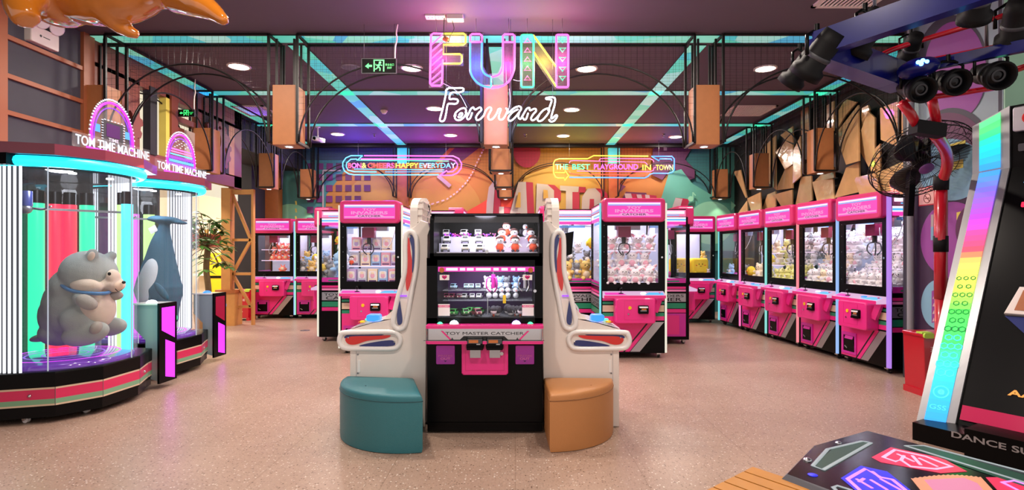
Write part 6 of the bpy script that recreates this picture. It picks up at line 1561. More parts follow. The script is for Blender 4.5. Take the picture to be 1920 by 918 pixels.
def arrow_sign(left, label):
    Yn = 12.2 if left else 12.2
    ox = 560 if left else 940
    def q(zx, zy, dy=0.0): return P(ox + zx / 4.8, 260 + zy / 4.8, Yn + dy)
    t = thing('neon_arrow_sign', label, 'neon sign', q(930 if left else 1010, 240))
    def tb(b, m, pts, r=.013, sm=0): b.m(m).tube(catmull([q(x, y) for x, y in pts], sm) if sm else [q(x, y) for x, y in pts], r, 8)
    b = MB('neon_pink')
    if left:
        tb(b, 'neon_cyan', [(575, 152), (470, 152), (425, 172), (398, 210), (396, 250), (412, 290), (450, 316), (500, 324), (1260, 324)]); tb(b, 'neon_cyan', [(575, 152), (530, 192), (522, 182), (470, 184), (432, 216), (428, 250), (444, 282), (500, 296), (700, 298)])
        tb(b, 'neon_pink', [(590, 152), (1390, 155), (1440, 178), (1466, 222), (1462, 266), (1430, 308), (1380, 328), (1272, 328)]); tb(b, 'neon_pink', [(1272, 328), (1332, 286), (1340, 298), (1390, 294), (1425, 262), (1430, 230), (1408, 198), (1370, 184), (560, 182)])
        tb(b, 'neon_green', [(520, 192), (1350, 200)], .009); tb(b, 'neon_cyan', [(500, 272), (1310, 280)], .009); tb(b, 'neon_blue', [(780, 298), (1320, 296)], .009)
        wpart('arrow_tube', b, t, 'two curled arrows in blue and pink')
        words = [('BON', 505, 120, 'neon_red'), ('&', 590, 42, 'neon_yellow'), ('CHEERS', 742, 240, 'neon_red'), ('HAPPY', 976, 205, 'neon_yellow'), ('EVERYDAY', 1250, 325, 'neon_cyan')]
        cy, hh = 240, 46
    else:
        tb(b, 'neon_yellow', [(1322, 156), (830, 152), (800, 168), (775, 180), (520, 180), (484, 192), (470, 220), (470, 308), (488, 345), (510, 352), (565, 352), (570, 374), (606, 330), (572, 284), (572, 305), (482, 302)])
        tb(b, 'neon_blue', [(615, 346), (1290, 352), (1318, 340), (1340, 318), (1370, 310), (1500, 312), (1540, 300), (1556, 280), (1556, 180), (1536, 158), (1350, 158), (1420, 198), (1426, 180), (1530, 182), (1534, 196)])
        tb(b, 'neon_rose', [(612, 220), (620, 200), (650, 196), (1290, 210), (1310, 226), (1312, 240)], .009); tb(b, 'neon_rose', [(880, 196), (890, 180), (920, 176), (1340, 180), (1366, 192), (1372, 208)], .009)
        tb(b, 'neon_red', [(612, 295), (622, 312), (660, 318), (1290, 326), (1312, 310), (1314, 296)], .009); tb(b, 'neon_rose', [(680, 290), (1340, 296), (1368, 284), (1374, 262), (1390, 256)], .009)
        wpart('arrow_tube', b, t, 'two curled arrows in yellow and blue with rose tubes')
        words = [('THE', 543, 115, 'neon_green'), ('BEST', 718, 160, 'neon_green'), ('PLAYGROUND', 1032, 395, 'neon_pink'), ('IN', 1308, 78, 'neon_yellow'), ('TOWN', 1468, 155, 'neon_yellow')]
        cy, hh = 252, 48
    for x_, y_, c_, w_ in (((500, 240, '#5a3cff', 44), (800, 240, '#7a3cff', 26), (1150, 240, '#c040ff', 26), (1400, 240, '#ff40d0', 22)) if left else ((520, 260, '#ffd030', 18), (760, 240, '#a8e030', 14), (1050, 250, '#ff5a50', 20), (1350, 250, '#ff7a40', 14), (1530, 240, '#3a7cff', 12))): lamp('neon_glow', 'POINT', q(x_, y_, -.06) - t.location, w_ * NEON_W * .7, c_, .12, parent=t)
    sx = Yn / F / 4.8
    for w_, cxp, wd, m_ in words:
        b = MB(m_); b.text(w_, q(cxp, cy + (6 if not left and w_ in ('IN', 'TOWN') else 0), -.01), (1, 0, 0), (0, 0, 1), wd * sx, hh * sx, .012, .02, spacing=1.0); wpart('word', b, t)
    b = MB('clear_plate'); x0, x1 = (385, 1475) if left else (462, 1566)
    c = q((x0 + x1) / 2, 244 if left else 258); b.prism(rrect((x1 - x0) * sx, (205 if left else 235) * sx, .09 if left else .05, 5), c + Vector((0, .05, 0)), (1, 0, 0), (0, 0, 1), .006); wpart('acrylic_back', b, t, 'clear acrylic backing')
    b = MB('steel')
    for x in (x0 + 150, x1 - 150): v = q(x, 160, .045); b.tube([v, Vector((v.x, v.y, CEIL))], .004, 5)
    wpart('hanging_wire', b, t)
arrow_sign(True, 'neon sign with blue and pink arrows reading BON & CHEERS HAPPY EVERYDAY')
arrow_sign(False, 'neon sign with yellow and blue arrows reading THE BEST PLAYGROUND IN TOWN')

# ================================================================== gold wrapped boards on the right wall
def gold():
    def q(zx, zy): return PX(1330 + zx / 3.532, 160 + zy / 3.532, 5.02)
    pcs = [([(835, 320), (985, 130), (990, 500), (905, 525)], .10), ([(960, 370), (1000, 310), (1050, 170), (1095, 215), (1095, 560), (1075, 575)], .16), ([(905, 545), (990, 505), (994, 705), (830, 745)], .05), ([(955, 612), (1095, 580), (1130, 720), (1000, 740)], .14),
           ([(680, 640), (818, 605), (826, 748), (722, 800)], .12), ([(606, 605), (675, 598), (680, 760), (566, 812)], .06), ([(752, 150), (822, 103), (822, 300), (760, 330)], .08), ([(438, 440), (505, 368), (552, 392), (552, 520), (500, 556)], .14), ([(500, 556), (552, 530), (552, 680), (438, 695)], .05),
           ([(428, 722), (548, 690), (548, 812), (490, 824)], .12), ([(385, 722), (438, 700), (440, 800), (336, 850)], .06), ([(250, 748), (340, 706), (342, 846), (288, 866)], .11), ([(168, 876), (250, 760), (256, 872)], .05), ([(160, 570), (205, 560), (248, 742), (240, 745)], .1),
           ([(338, 440), (392, 376), (440, 330), (440, 690), (398, 650), (386, 560)], .06), ([(556, 430), (602, 335), (606, 600), (552, 650)], .1), ([(770, 560), (825, 540), (826, 610), (690, 640)], .09), ([(1130, 150), (1290, 90), (1290, 420), (1135, 360)], .08), ([(1110, 580), (1290, 500), (1290, 760), (1140, 730)], .05), ([(700, 360), (750, 290), (765, 440), (700, 470)], .1), ([(1096, 420), (1130, 385), (1132, 560), (1098, 580)], .03), ([(606, 170), (650, 130), (664, 300), (608, 330)], .06), ([(470, 330), (552, 270), (552, 380), (510, 365)], .03), ([(835, 200), (900, 90), (975, 110), (900, 200), (840, 300)], .03), ([(1000, 300), (1010, 150), (1050, 130), (1060, 160)], .03)]
    for k, (pts, tilt) in enumerate(pcs):
        v = [q(x, y) for x, y in pts]; n = len(v); c = sum(v, Vector()) / n
        gy, gz = .14 * math.sin(k * 2.4 + 1), .14 * math.cos(k * 1.7)
        off = max(abs(gy * (p.y - c.y) + gz * (p.z - c.z)) for p in v) + .03 + tilt * .3
        top = [PX(1330 + x / 3.532, 160 + y / 3.532, 5.06 - off + gy * (p.y - c.y) + gz * (p.z - c.z)) for (x, y), p in zip(pts, v)]
        back = [p + Vector((.022, 0, 0)) for p in top]
        b = MB('gold_board')
        b.add(top + back, [tuple(range(n))] + [(i, i + n, (i + 1) % n + n, (i + 1) % n) for i in range(n)])
        cc = sum(top, Vector()) / n; b.m('wall_black').bar(cc + Vector((.01, 0, 0)), (5.098, cc.y, cc.z), .06)
        o = solo('gold_board', b, 'shiny plastic wrapped gold brown board standing proud of the black right wall', 'wall panel', c, 'gold brown boards on the right wall')
gold()
for k, (px, py) in enumerate(((1548, 205), (1556, 290), (1493, 250))):
    pass

# ================================================================== dance game on the right
FD = Vector((-.86, -.5, 0)).normalized()       # facing
LD = Vector((-FD.y, FD.x, 0)) * -1             # along its front, from the far end towards us
LD = Vector((.5, -.86, 0)).normalized()
BD = -FD
B0 = Vector((3.10, 4.15, 0))                   # far front corner of its base
t = thing('dance_game', 'tall black dance game with a rainbow light pylon at the right edge', 'arcade game', B0)
def dl(u, w, z): return B0 + LD * u + BD * w + Vector((0, 0, z))
def dbox(b, u0, u1, w0, w1, z0, z1, lean=0.0):
    q = [dl(u, w + lean * z, z) for u in (u0, u1) for w in (w0, w1) for z in (z0, z1)]
    b.add(q, [(0, 1, 3, 2), (4, 6, 7, 5), (0, 4, 5, 1), (2, 3, 7, 6), (0, 2, 6, 4), (1, 5, 7, 3)])
b = MB('black'); dbox(b, -.06, 1.7, -.12, 1.1, 0, .13); dbox(b, .3, 1.7, -.22, 0, 0, .2)
wpart('base', b, t)
def vb(b, m, pts): b.m(m).poly(pts)
# pylon: leaning lower length, upright top
Kp = P(1852, 322, 4.62); Tp = P(1866, 208, 4.62)
foot = G(1752, 806, .13)
def pylon():
    lo_l, lo_r = P(1733, 792, foot.y), P(1783, 800, foot.y - .03)
    up = (Kp - foot)
    b = MB('silver')
    Yt = 4.62
    sect = [(foot.y, (1718, 790), (1732, 792), (1776, 797), (1790, 802)), (Yt, (1824, 326), (1838, 324), (1873, 317), (1892, 314))]
    def pt(i, Y): return P(*i, Y)
    q0 = [P(1718, 790, 4.24), P(1733, 792, 4.20), P(1773, 798, 4.15), P(1789, 803, 4.10)]
    q1 = [P(1823, 327, 4.72), P(1837, 324, 4.68), P(1874, 317, 4.60), P(1893, 314, 4.54)]
    q2 = [P(1823, 237, 4.72), P(1837, 228, 4.68), P(1874, 214, 4.60), P(1893, 198, 4.54)]
    for q_ in (q0, q1, q2): q_[1] = q_[0].lerp(q_[3], .21); q_[2] = q_[0].lerp(q_[3], .78)
    back = BD * .22
    def face_strip(a, c, m_, off=0.0):
        vb(b, m_, [a[0] + FD * off, a[1] + FD * off, c[1] + FD * off, c[0] + FD * off])
    for A_, C_ in ((q0, q1), (q1, q2)):
        b.m('silver'); n_ = 24
        L_ = [A_[0].lerp(C_[0], i / n_) for i in range(n_ + 1)]; R_ = [A_[3].lerp(C_[3], i / n_) for i in range(n_ + 1)]
        for i in range(n_):
            for f0, f1 in ((0, .21), (.21, .78), (.78, 1)): b.add([L_[i].lerp(R_[i], f0), L_[i].lerp(R_[i], f1), L_[i + 1].lerp(R_[i + 1], f1), L_[i + 1].lerp(R_[i + 1], f0)], [(0, 1, 2, 3)])
        b.add([A_[0], A_[3], C_[3], C_[0], A_[0] + back, A_[3] + back, C_[3] + back, C_[0] + back], [(4, 7, 6, 5), (0, 4, 5, 1), (2, 6, 7, 3), (0, 3, 7, 4), (1, 5, 6, 2)])
    o = wpart('pylon', b, t, 'silver leaning pylon')
    b2 = MB('rb0'); n = 44
    stops = [(0, '#2a9bff'), (.16, '#19c9f0'), (.30, '#22f060'), (.42, '#3dff4a'), (.52, '#d8ff4a'), (.60, '#f2f060'), (.66, '#ff4a5a'), (.74, '#ff45a0'), (.80, '#c040ff'), (.92, '#7a6cff'), (1.0, '#2f9dff')]
    def colr(f):
        for (a, ca), (c, cc) in zip(stops, stops[1:]):
            if f <= c:
                k = (f - a) / (c - a); A2, C2 = lin(ca), lin(cc); return tuple(A2[i] + (C2[i] - A2[i]) * k for i in range(3))
        return lin(stops[-1][1])
    for i in range(n):
        f0, f1 = i / n, (i + 1) / n; nm = 'rb%d' % i; glow(nm, colr((i + .5) / n), 1.35)
        vb(b2, nm, [q0[1].lerp(q1[1], f0) + FD * .012, q0[2].lerp(q1[2], f0) + FD * .012, q0[2].lerp(q1[2], f1) + FD * .012, q0[1].lerp(q1[1], f1) + FD * .012])
    st2 = ['#2f9dff', '#20b4ff', '#18c6ff', '#15d6f5', '#22e0c0', '#3be98a', '#52f07a', '#62e890']
    for i in range(8):
        f0, f1 = .03 + i / 8 * .94, .03 + (i + 1) / 8 * .94; nm = 'rt%d' % i; glow(nm, st2[i], 1.35)
        vb(b2, nm, [q1[1].lerp(q2[1], f0) + FD * .012, q1[2].lerp(q2[2], f0) + FD * .012, q1[2].lerp(q2[2], f1) + FD * .012, q1[1].lerp(q2[1], f1) + FD * .012])
    wpart('light_strip', b2, o, 'rainbow light strip')
    b3 = MB('sign_blue')
    ux = (q0[2] - q0[1]).normalized(); uy = (q1[1] - q0[1]).normalized()
    def on(u, f): return q0[1].lerp(q1[1], f).lerp(q0[2].lerp(q1[2], f), u) + FD * .015
    b3.m('tube_cyan').text('GSS', on(.5, .065), ux, uy, .10, .035); b3.tube([on(.5, .12) + ux * .045 * math.cos(R(20 * i)) + uy * .045 * math.sin(R(20 * i)) for i in range(18)], .005, 5, True); b3.text('e', on(.5, .12), ux, uy, .04, .04, .03)
    for i in range(12):
        for j in range(2 + i % 2):
            c = on((j + (.75 if i % 2 == 0 else .5)) / (2.5 if i % 2 == 0 else 3) , .19 + i * .033)
            r_ = .028 - i * .0012; b3.m('tube_cyan' if i < 5 else 'dot_green').tube([c + ux * r_ * math.cos(R(60 * k + 30)) + uy * r_ * math.sin(R(60 * k + 30)) for k in range(6)], .004, 4, True)
    wpart('hexagon_print', b3, o, 'hexagon outlines and a small round emblem over letters')
    b4 = MB('black'); b4.add([q0[0] + FD * .05 + Vector((0, 0, -.005)), q0[3] + FD * .05 + LD * .02 + Vector((0, 0, -.0)), q0[3] + BD * .25, q0[0] + BD * .25] + [Vector((v.x, v.y, .02)) for v in (q0[0] + FD * .05, q0[3] + FD * .05 + LD * .02, q0[3] + BD * .25, q0[0] + BD * .25)], [(0, 1, 2, 3), (4, 7, 6, 5), (0, 4, 5, 1), (1, 5, 6, 2), (2, 6, 7, 3), (3, 7, 4, 0)])
    c = q0[0].lerp(q0[3], .28) + FD * .052 + Vector((0, 0, -.065)); b4.m('orange_label').add([c - ux * .045 + Vector((0, 0, -.035)), c + ux * .045 + Vector((0, 0, -.035)), c + ux * .045 + Vector((0, 0, .035)), c - ux * .045 + Vector((0, 0, .035))], [(0, 1, 2, 3)])
    b4.m('black_ink').add([c - ux * .012 + FD * .002 + Vector((0, 0, .005)), c + ux * .012 + FD * .002 + Vector((0, 0, .005)), c + FD * .002 + Vector((0, 0, -.014))], [(0, 1, 2)])
    wpart('pylon_foot', b4, o, 'black foot with an orange sticker')
    return q0, q1, q2
q0, q1, q2 = pylon()
b = MB('black')                                # the black leaning body beside the pylon, out of the frame on the right
Lb = q0[3] + BD * .02; Ub = q1[3] + BD * .02; Tb = q2[3] + BD * .02
run = LD * 1.3
b.add([Lb, Ub, Tb, Lb + run, Ub + run, Tb + run] + [v + BD * .5 for v in (Lb, Ub, Tb, Lb + run, Ub + run, Tb + run)], [(0, 3, 4, 1), (1, 4, 5, 2), (6, 7, 10, 9), (7, 8, 11, 10), (0, 1, 7, 6), (1, 2, 8, 7), (2, 5, 11, 8), (0, 6, 9, 3), (3, 9, 10, 4), (4, 10, 11, 5)])
wpart('body', b, t)
def onb(u, f, off=.01):                        # on the sloping black front: u metres to the right, f share of the height
    return Lb.lerp(Ub, f) + LD * u + FD * off
upb = (Ub - Lb).normalized()
b = MB('white_plastic'); c = onb(.10, .48, .03)
b.prism([(-.06, -.12), (.3, -.12), (.3, .10), (-.0, .10)], onb(.22, .47, .0), LD, upb, .05, .01); b.m('wood_post').prism([(-.0, -.09), (.28, -.09), (.28, .07), (.03, .07)], onb(.22, .47, .0), LD, upb, .055)
b.m('blue_decal').prism([(-.06, -.13), (.3, -.13), (.3, -.3), (.12, -.3)], onb(.22, .47, .0), LD, upb, .02)
wpart('side_panel', b, t, 'white rimmed brown panel over a blue wedge')
b = MB('silver'); b.prism(rrect(.22, .2, .02), onb(.14, .0) + (Ub - Lb) + (Tb - Ub) * .75, LD, (0, 0, 1), .05, .01); b.m('red_decal').prism([(.05 * math.cos(R(20 * i)), .05 * math.sin(R(20 * i))) for i in range(18)], onb(.14, .0, .055) + (Ub - Lb) + (Tb - Ub) * .75, LD, (0, 0, 1), .02, .008)
b.m('dark_grey').prism(rrect(.2, .06, .01), onb(.16, .0, .01) + (Ub - Lb) + (Tb - Ub) * .3, LD, (0, 0, 1), .03)
wpart('speaker_box', b, t, 'grey box with a round red lamp')
b = MB('tube_red'); b.prism(rrect(.2, .04, .005), onb(.22, .84, .0), LD, upb, .012); wpart('red_light', b, t, 'red lit bar'); b = MB('spot_blue'); b.prism(rrect(.06, .012, .003), onb(.14, .93, .0), LD, upb, .012); wpart('blue_light', b, t, 'small blue light')
b = MB('amber_text'); b.text('AAM', onb(.37, .155, .012), LD, upb, .22, .045, .03); wpart('lettering', b, t, 'orange lettering')
b = MB('floor_rose'); p0 = onb(.02, .035, .02); b.add([p0, p0 + LD * 1.5, p0 + LD * 1.5 + upb * .11, p0 + upb * .11 + LD * .0], [(0, 1, 2, 3)]); wpart('rose_panel', b, t, 'dim rose lit panel')
b = MB('silver'); c = dl(.50, -.222, .12) + FD * .004; 
c = P(1872, 834, 3.62) + LD * .03; b.text('DANCE SUPER', c, LD, (0, 0, 1), .58, .042, .02); c2 = P(1905, 822, 3.6); b.m('amber_text').text('PLAY', c2, LD, (0, 0, 1), .1, .015)
wpart('lettering', b, t, 'silver lettering')

# ------------------------------------------------------------------ dance pad
t = thing('dance_pad', 'black glossy dance pad with glowing arrows in the front right corner', 'dance pad', (2.5, 2.9, 0))
def gq(px, py, z=.25): return G(px, py, z)
out = [gq(1626, 807), gq(1527, 835), gq(1476, 888)]
u_ = LD
out = [out[0] + u_ * 1.9] + out + [out[2] + u_ * 1.25, out[0] + FD * 1.0 + u_ * 1.9]
c = sum(out, Vector()) / len(out)
b = MB('pad_black'); top = [Vector((v.x, v.y, .25)) for v in out]; low = [Vector((v.x, v.y, .02)) + (v - c).normalized() * .05 for v in out]; mid = [Vector((v.x, v.y, .21)) + (v - c).normalized() * .035 for v in out]
n = len(out)
b.add(top, [tuple(range(n))]); 
b.m('steel').add(top + mid, [(i, (i + 1) % n, (i + 1) % n + n, i + n) for i in range(n)]); b.m('black').add(mid + low, [(i, (i + 1) % n, (i + 1) % n + n, i + n) for i in range(n)])
wpart('deck', b, t)
def pz(zx, zy, dz=.0): return G(1320 + zx / 3.2, 780 + zy / 3.2, .252 + dz)
def pp_(b, m, pts, dz=0.0): b.m(m).poly([pz(x, y, dz) for x, y in pts])
def pline(b, m, pts, w=.011, closed=True):
    b.m(m).tube([pz(x, y, .002) for x, y in pts], w, 6, closed, flat=.25)
b = MB('pad_green'); pp_(b, 'pad_green', [(735, 225), (770, 195), (930, 150), (1000, 160), (720, 320), (655, 300)]); pline(b, 'pad_line', [(715, 320), (652, 296), (742, 196), (948, 148), (1002, 158)])
pp_(b, 'pad_green', [(1210, 180), (1330, 180), (2100, 400), (2100, 480)], .001); pline(b, 'pad_line', [(1205, 175), (1320, 175), (2200, 405), (2200, 480)]); wpart('lit_bar', b, t, 'dark green bars with pale outlines')
b = MB('arrow_red'); pp_(b, 'arrow_red', [(1005, 245), (1120, 185), (1430, 250), (1580, 330), (1420, 340), (1060, 275)]); pp_(b, 'arrow_red', [(1690, 365), (1800, 365), (2100, 420), (2100, 560), (1760, 442)]); pline(b, 'arrow_line', [(1075, 245), (1145, 200), (1330, 240), (1485, 300), (1390, 315), (1240, 300), (1180, 260), (1150, 270)]); pline(b, 'arrow_lilac', [(1790, 395), (1860, 385), (2000, 430), (2000, 500)])
for (x0, y0), (x1, y1) in (((1160, 225), (1260, 270)), ((1200, 235), (1180, 265)), ((1250, 235), (1300, 290)), ((1290, 250), (1400, 300))): pline(b, 'arrow_line', [(x0, y0), (x1, y1)], .009, False)
wpart('arrow', b, t, 'red lit arrow with pink outline')
b = MB('arrow_blue'); pp_(b, 'arrow_blue', [(820, 370), (940, 295), (1100, 330), (1240, 442), (1200, 520), (1000, 520)]); pline(b, 'arrow_lilac', [(862, 375), (968, 314), (1060, 365), (1130, 378), (1210, 442), (1160, 520), (1000, 500)])
for (x0, y0), (x1, y1) in (((915, 375), (1010, 430)), ((960, 372), (930, 392)), ((1010, 330), (1060, 370)), ((1000, 380), (1100, 440)), ((1060, 375), (1180, 440))): pline(b, 'arrow_lilac', [(x0, y0), (x1, y1)], .009, False)
wpart('arrow', b, t, 'blue lit arrow with lilac outline')
b = MB('arrow_peach'); zz = [(1240 + 420 * (i / 30), 370 - 22 * math.sin(math.pi * i / 34) + (5 if i % 2 else 0)) for i in range(31)]; pp_(b, 'arrow_peach', zz + [(1760, 470), (1500, 520), (1330, 480)]); pp_(b, 'arrow_pinkfill', [(1320, 380), (1560, 368), (1640, 400), (1700, 470), (1400, 470)], .001); wpart('arrow', b, t, 'peach lit arrow with zigzag rim')
b = MB('pad_line'); pline(b, 'pad_line', [(775, 425), (800, 415), (880, 440), (900, 470), (830, 480)]); b.m('arrow_blue').ball(pz(652, 350), (.025, .025, .004), 12, 6); wpart('corner_mark', b, t)
b = MB('chrome'); b.ball(gq(1514, 862, .25), (.025, .025, .015), 12, 8); b.ball(gq(1572, 830, .25), (.02, .02, .012), 12, 8); wpart('corner_rivet', b, t)
# ------------------------------------------------------------------ yellow slatted bench in the foreground
t = thing('slatted_bench', 'yellow wooden slatted platform at the bottom edge beside the dance pad', 'bench', G(1412, 874, .22))
a = G(1412, 874, .22); e1 = (G(1545, 918, .22) - a).normalized(); e2 = (G(1325, 918, .22) - a).normalized()
w2, l1 = .72, 1.3
nsl = 7
for i in range(nsl):
    s0, s1 = i / nsl * w2 + .004, (i + 1) / nsl * w2 - .006
    b = MB('bench_wood'); v = [a + e2 * s0, a + e2 * s1, a + e2 * s1 + e1 * l1, a + e2 * s0 + e1 * l1]
    lo = [p - Vector((0, 0, .035)) for p in v]; b.add(v + lo, [(0, 1, 2, 3), (4, 7, 6, 5), (0, 4, 5, 1), (1, 5, 6, 2), (2, 6, 7, 3), (3, 7, 4, 0)]); wpart('slat', b, t)
b = MB('bench_gap'); v = [a + e2 * .03 + e1 * .03, a + e2 * (w2 - .03) + e1 * .03, a + e2 * (w2 - .03) + e1 * l1, a + e2 * .03 + e1 * l1]; lo = [Vector((p.x, p.y, 0)) for p in v]; v = [p - Vector((0, 0, .036)) for p in v]
b.add(v + lo, [(0, 1, 2, 3), (4, 7, 6, 5), (0, 4, 5, 1), (1, 5, 6, 2), (2, 6, 7, 3), (3, 7, 4, 0)]); wpart('frame', b, t)

# ------------------------------------------------------------------ lighting rig of the dance game
mat('lens_dark', '#0c0d12', .25, spec=.3)
def rig():
    Y0 = 3.9
    t = thing('light_rig', 'blue beam and red tube lighting rig with black spotlights at the top right', 'stage rig', P(1765, 150, Y0))
    def q(px, py, Y=Y0): return P(px, py, Y)
    def beam_(pts, w, h, m_='blue_truss'):
        b = MB(m_)
        for a, c in zip(pts, pts[1:]): b.bar(a, c, w, h)
        wpart('beam', b, t, 'glossy blue beam')
    beam_([q(1528, 86, 3.7), q(1960, -62, 3.0)], .10, .16); beam_([q(1535, 92, 3.7), q(1662, 138, 4.05), q(1690, 148, 4.1)], .15, .18); beam_([q(1705, 130, 4.1), q(1950, 80, 3.5)], .045, .075)
    b = MB('red_paint')
    b.tube(catmull([q(1640, 120, 4.0), q(1655, 102, 4.0), q(1700, 84, 3.95), q(1800, 54, 3.8), q(1940, 12, 3.5)], 5), .018, 8)
    b.tube(catmull([q(1720, 118, 4.05), q(1850, 92, 3.8), q(1940, 72, 3.6)], 5), .02, 8)
    b.tube(catmull([q(1700, 186, 4.1), q(1760, 180, 4.05), q(1830, 170, 3.95), q(1878, 160, 3.85), q(1896, 136, 3.8), q(1930, 122, 3.7)], 5), .02, 8)
    b.bar(q(1632, 140, 4.05), q(1690, 150, 4.1), .10, .12)
    wpart('tube', b, t, 'red tubes')
    b = MB('red_paint'); b.tube([q(1690, 192, 4.12), q(1708, 214, 4.14), q(1722, 240, 4.2)], .034, 10); b.tube([q(1746, 180, 4.1), q(1752, 208, 4.14), q(1757, 236, 4.2)], .034, 10)
    b.tube(catmull([q(1752, 250, 4.25), q(1772, 280, 4.5), q(1776, 310, 4.7), q(1766, 340, 4.85)], 5), .042, 12); b.tube([q(1764, 340, 4.85), q(1764, 470, 4.88), q(1764, 560, 4.88)], .05, 12); b.tube([q(1764, 556, 4.88), Vector((q(1764, 556, 4.88).x, 4.88, .0))], .046, 12)
    b.m('black_matte').tube([q(1765, 330, 4.84), q(1764, 356, 4.85)], .058, 12); b.bar(q(1712, 238, 4.18), q(1766, 246, 4.2), .09, .10); b.tube([q(1764, 442, 4.88), q(1764, 472, 4.88)], .056, 12)
    wpart('pole', b, t, 'red bent pole with black clamps')
    def spot(px, py, Y, s, d, lens_m='lens_dark'):
        c = q(px, py, Y); d = Vector(d).normalized(); s *= .82; r_ = .085 * s
        b = MB('black_matte'); b.lathe([(.0, -.16 * s), (r_ * .7, -.16 * s), (r_ * .85, -.10 * s), (r_ * .85, .05 * s), (r_ * 1.12, .07 * s), (r_ * 1.12, .12 * s), (r_ * .95, .12 * s), (r_ * .8, .07 * s)], c, 22, axis=d); b.m('dark_grey').lathe([(r_ * .86, -.02 * s), (r_ * .9, -.015 * s), (r_ * .9, .0), (r_ * .86, .005 * s)], c, 22, axis=d)
        sp_ = wpart('spotlight', b, t, 'black round spotlight')
        b = MB(lens_m); b.lathe([(0, .085 * s), (r_ * .5, .08 * s), (r_ * .82, .07 * s)], c, 22, axis=d); b.m('dark_grey').lathe([(r_ * .35, .09 * s), (r_ * .42, .094 * s), (r_ * .5, .09 * s)], c, 20, axis=d); wpart('lens', b, sp_)
        b = MB('black'); up = c + Vector((0, 0, r_ * 1.7)); sd = d.cross(Vector((0, 0, 1))).normalized() * r_ * 1.15
        b.tube([c + sd, c + sd + Vector((0, 0, r_ * 1.3)), up + sd * .4, up - sd * .4, c - sd + Vector((0, 0, r_ * 1.3)), c - sd], .011 * s, 6); b.cyl(up, up + Vector((0, 0, .05 * s)), .014 * s); wpart('bracket', b, sp_)
    spot(1716, 166, 3.9, 1.15, (-.15, -.9, -.35)); spot(1778, 152, 3.85, 1.15, (-.12, -.9, -.35)); spot(1858, 140, 3.75, 1.2, (-.2, -.9, -.35))
    spot(1532, 108, 3.7, 1.4, (-.35, .6, -.7)); spot(1622, 66, 3.75, 1.35, (-.3, .5, -.75)); spot(1905, 48, 3.6, 1.3, (.3, .5, -.6)); spot(1832, 6, 3.5, 1.2, (.3, .6, -.7)); spot(1708, 92, 4.0, .9, (.2, .7, -.5))
    spot(1500, 132, 4.3, 1.3, (-.4, .6, -.7))
    b = MB('blue_truss'); c = q(1722, 128, 3.85); b.ball(c, (.14, .1, .07), 16, 10, RY_(-12)); o = wpart('moving_head', b, t, 'blue lamp head')
    b = MB('spot_blue')
    for dx, dz in ((-.03, .0), (.0, .012), (.028, .004), (-.01, -.012)): b.ball(c + Vector((dx - .04, -.095, dz + .01)), .014, 8, 6)
    wpart('light_point', b, o, 'bright blue light points')
    b = MB('tube_red'); b.ball(q(1634, 64, 3.6), .008, 8, 6); wpart('indicator', b, t, 'tiny red light')
    b = MB('steel'); b.tube([q(1640, 46, 3.65), Vector((q(1640, 46, 3.65).x, 3.65, CEIL))], .012, 6); b.tube([q(1850, 98, 3.8), Vector((q(1850, 98, 3.8).x, 3.8, CEIL))], .012, 6); wpart('hanger', b, t)
rig()
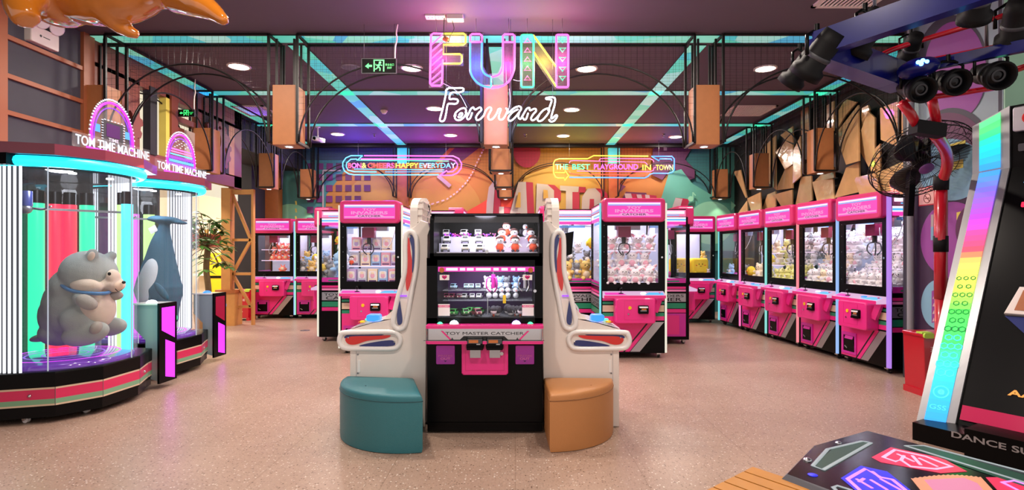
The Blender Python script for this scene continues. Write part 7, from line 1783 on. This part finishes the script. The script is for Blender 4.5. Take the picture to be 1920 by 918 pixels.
# ------------------------------------------------------------------ black fan on the right wall corner
def fan():
    c = P(1726, 300, 5.55); n = Vector((-.02, -.66, -.75)).normalized()
    t = thing('wall_fan', 'black wire cage fan with a violet badge mounted by the right wall', 'fan', c)
    Q = rot_to(n).to_3x3(); rF = .47
    def w(x, y, z): return c + Q @ Vector((x, y, z))
    b = MB('iron')
    for rr, z in ((rF, 0), (rF * .98, .05), (rF * .86, .095), (rF * .6, .12), (rF * .3, .13), (rF * .9, -.08), (rF * .55, -.11)): b.tube([w(rr * math.cos(R(10 * i)), rr * math.sin(R(10 * i)), z) for i in range(36)], .006 if rr > rF * .95 else .0035, 5, True)
    for i in range(54):
        a = R(360 * i / 54); tw = .5
        pts = [(.07, .13), (rF * .35, .13), (rF * .65, .118), (rF * .88, .09), (rF * 1.0, .03), (rF, 0)]
        b.tube([w(r_ * math.cos(a + tw * (1 - r_ / rF)), r_ * math.sin(a + tw * (1 - r_ / rF)), z) for r_, z in pts], .0022, 4)
        if i % 2 == 0: b.tube([w(r_ * math.cos(a), r_ * math.sin(a), z) for r_, z in ((rF, 0), (rF * .9, -.08), (rF * .5, -.11), (.08, -.12))], .0025, 4)
    wpart('cage', b, t)
    for k in range(3):
        b = MB('fan_blade'); a0_ = R(120 * k + 25)
        rows_ = []
        for i in range(9):
            r_ = .05 + (rF * .86 - .05) * i / 8; wd = .35 + .75 * math.sin(math.pi * min(1, i / 9 + .1)) ** 1
            for j in range(5):
                a = a0_ + (j / 4 - .5) * wd * (.9 if i < 8 else .7); rows_.append(w(r_ * math.cos(a), r_ * math.sin(a), (j / 4 - .5) * .09))
        b.add(rows_, [(i * 5 + j, i * 5 + j + 1, (i + 1) * 5 + j + 1, (i + 1) * 5 + j) for i in range(8) for j in range(4)], True)
        o = wpart('blade', b, t); md = o.modifiers.new('thickness', 'SOLIDIFY'); md.thickness = .004
    b = MB('black'); b.lathe([(0, .06), (.07, .05), (.08, 0), (.08, -.05), (.05, -.06)], c, 20, axis=n); b.lathe([(0, -.1), (.10, -.12), (.11, -.2), (.08, -.3), (0, -.31)], c, 20, axis=n); wpart('motor', b, t)
    b = MB('badge'); b.lathe([(0, .145), (.06, .142), (.066, .136), (.066, .128)], c, 22, axis=n); wpart('badge', b, t, 'violet round badge')
    b = MB('black'); e_ = w(0, 0, -.28); b.tube(catmull([e_, Vector((4.2, 5.85, e_.z + .05)), Vector((4.39, 5.95, e_.z - .05))], 5), .03, 8); b.bx(4.36, 4.4, 5.86, 6.04, e_.z - .15, e_.z + .08); b.bar((c.x - .02, c.y + .1, c.z - .1), (c.x - .02, c.y + .14, c.z - .55), .06)
    wpart('bracket', b, t)
fan()
mat('notice_red', '#d23b4b', .5); mat('notice_pink', '#f4bcb6', .5); mat('notice_ink', '#7d3030', .5)
# no smoking notice
b = MB('notice_red'); c = PX(1740, 367, 4.395)
b.bx(4.39, 4.397, c.y - .13, c.y + .13, c.z - .10, c.z + .10); b.m('notice_pink').bx(4.387, 4.3905, c.y - .118, c.y + .118, c.z - .088, c.z + .088)
b.m('notice_red').text('禁止吸烟', (4.3865, c.y, c.z + .055), (0, -1, 0), (0, 0, 1), .16, .035)
b.m('notice_ink').tube([(4.386, c.y + .048 * math.cos(R(18 * i)), c.z - .025 + .048 * math.sin(R(18 * i))) for i in range(20)], .004, 5, True); b.bar((4.386, c.y - .034, c.z - .059), (4.386, c.y + .034, c.z + .009), .006); b.bx(4.385, 4.387, c.y - .03, c.y + .03, c.z - .03, c.z - .02)

solo('no_smoking_notice', b, 'pink no smoking notice on the right wall beside the red pole', 'notice', (4.395, c.y, c.z))
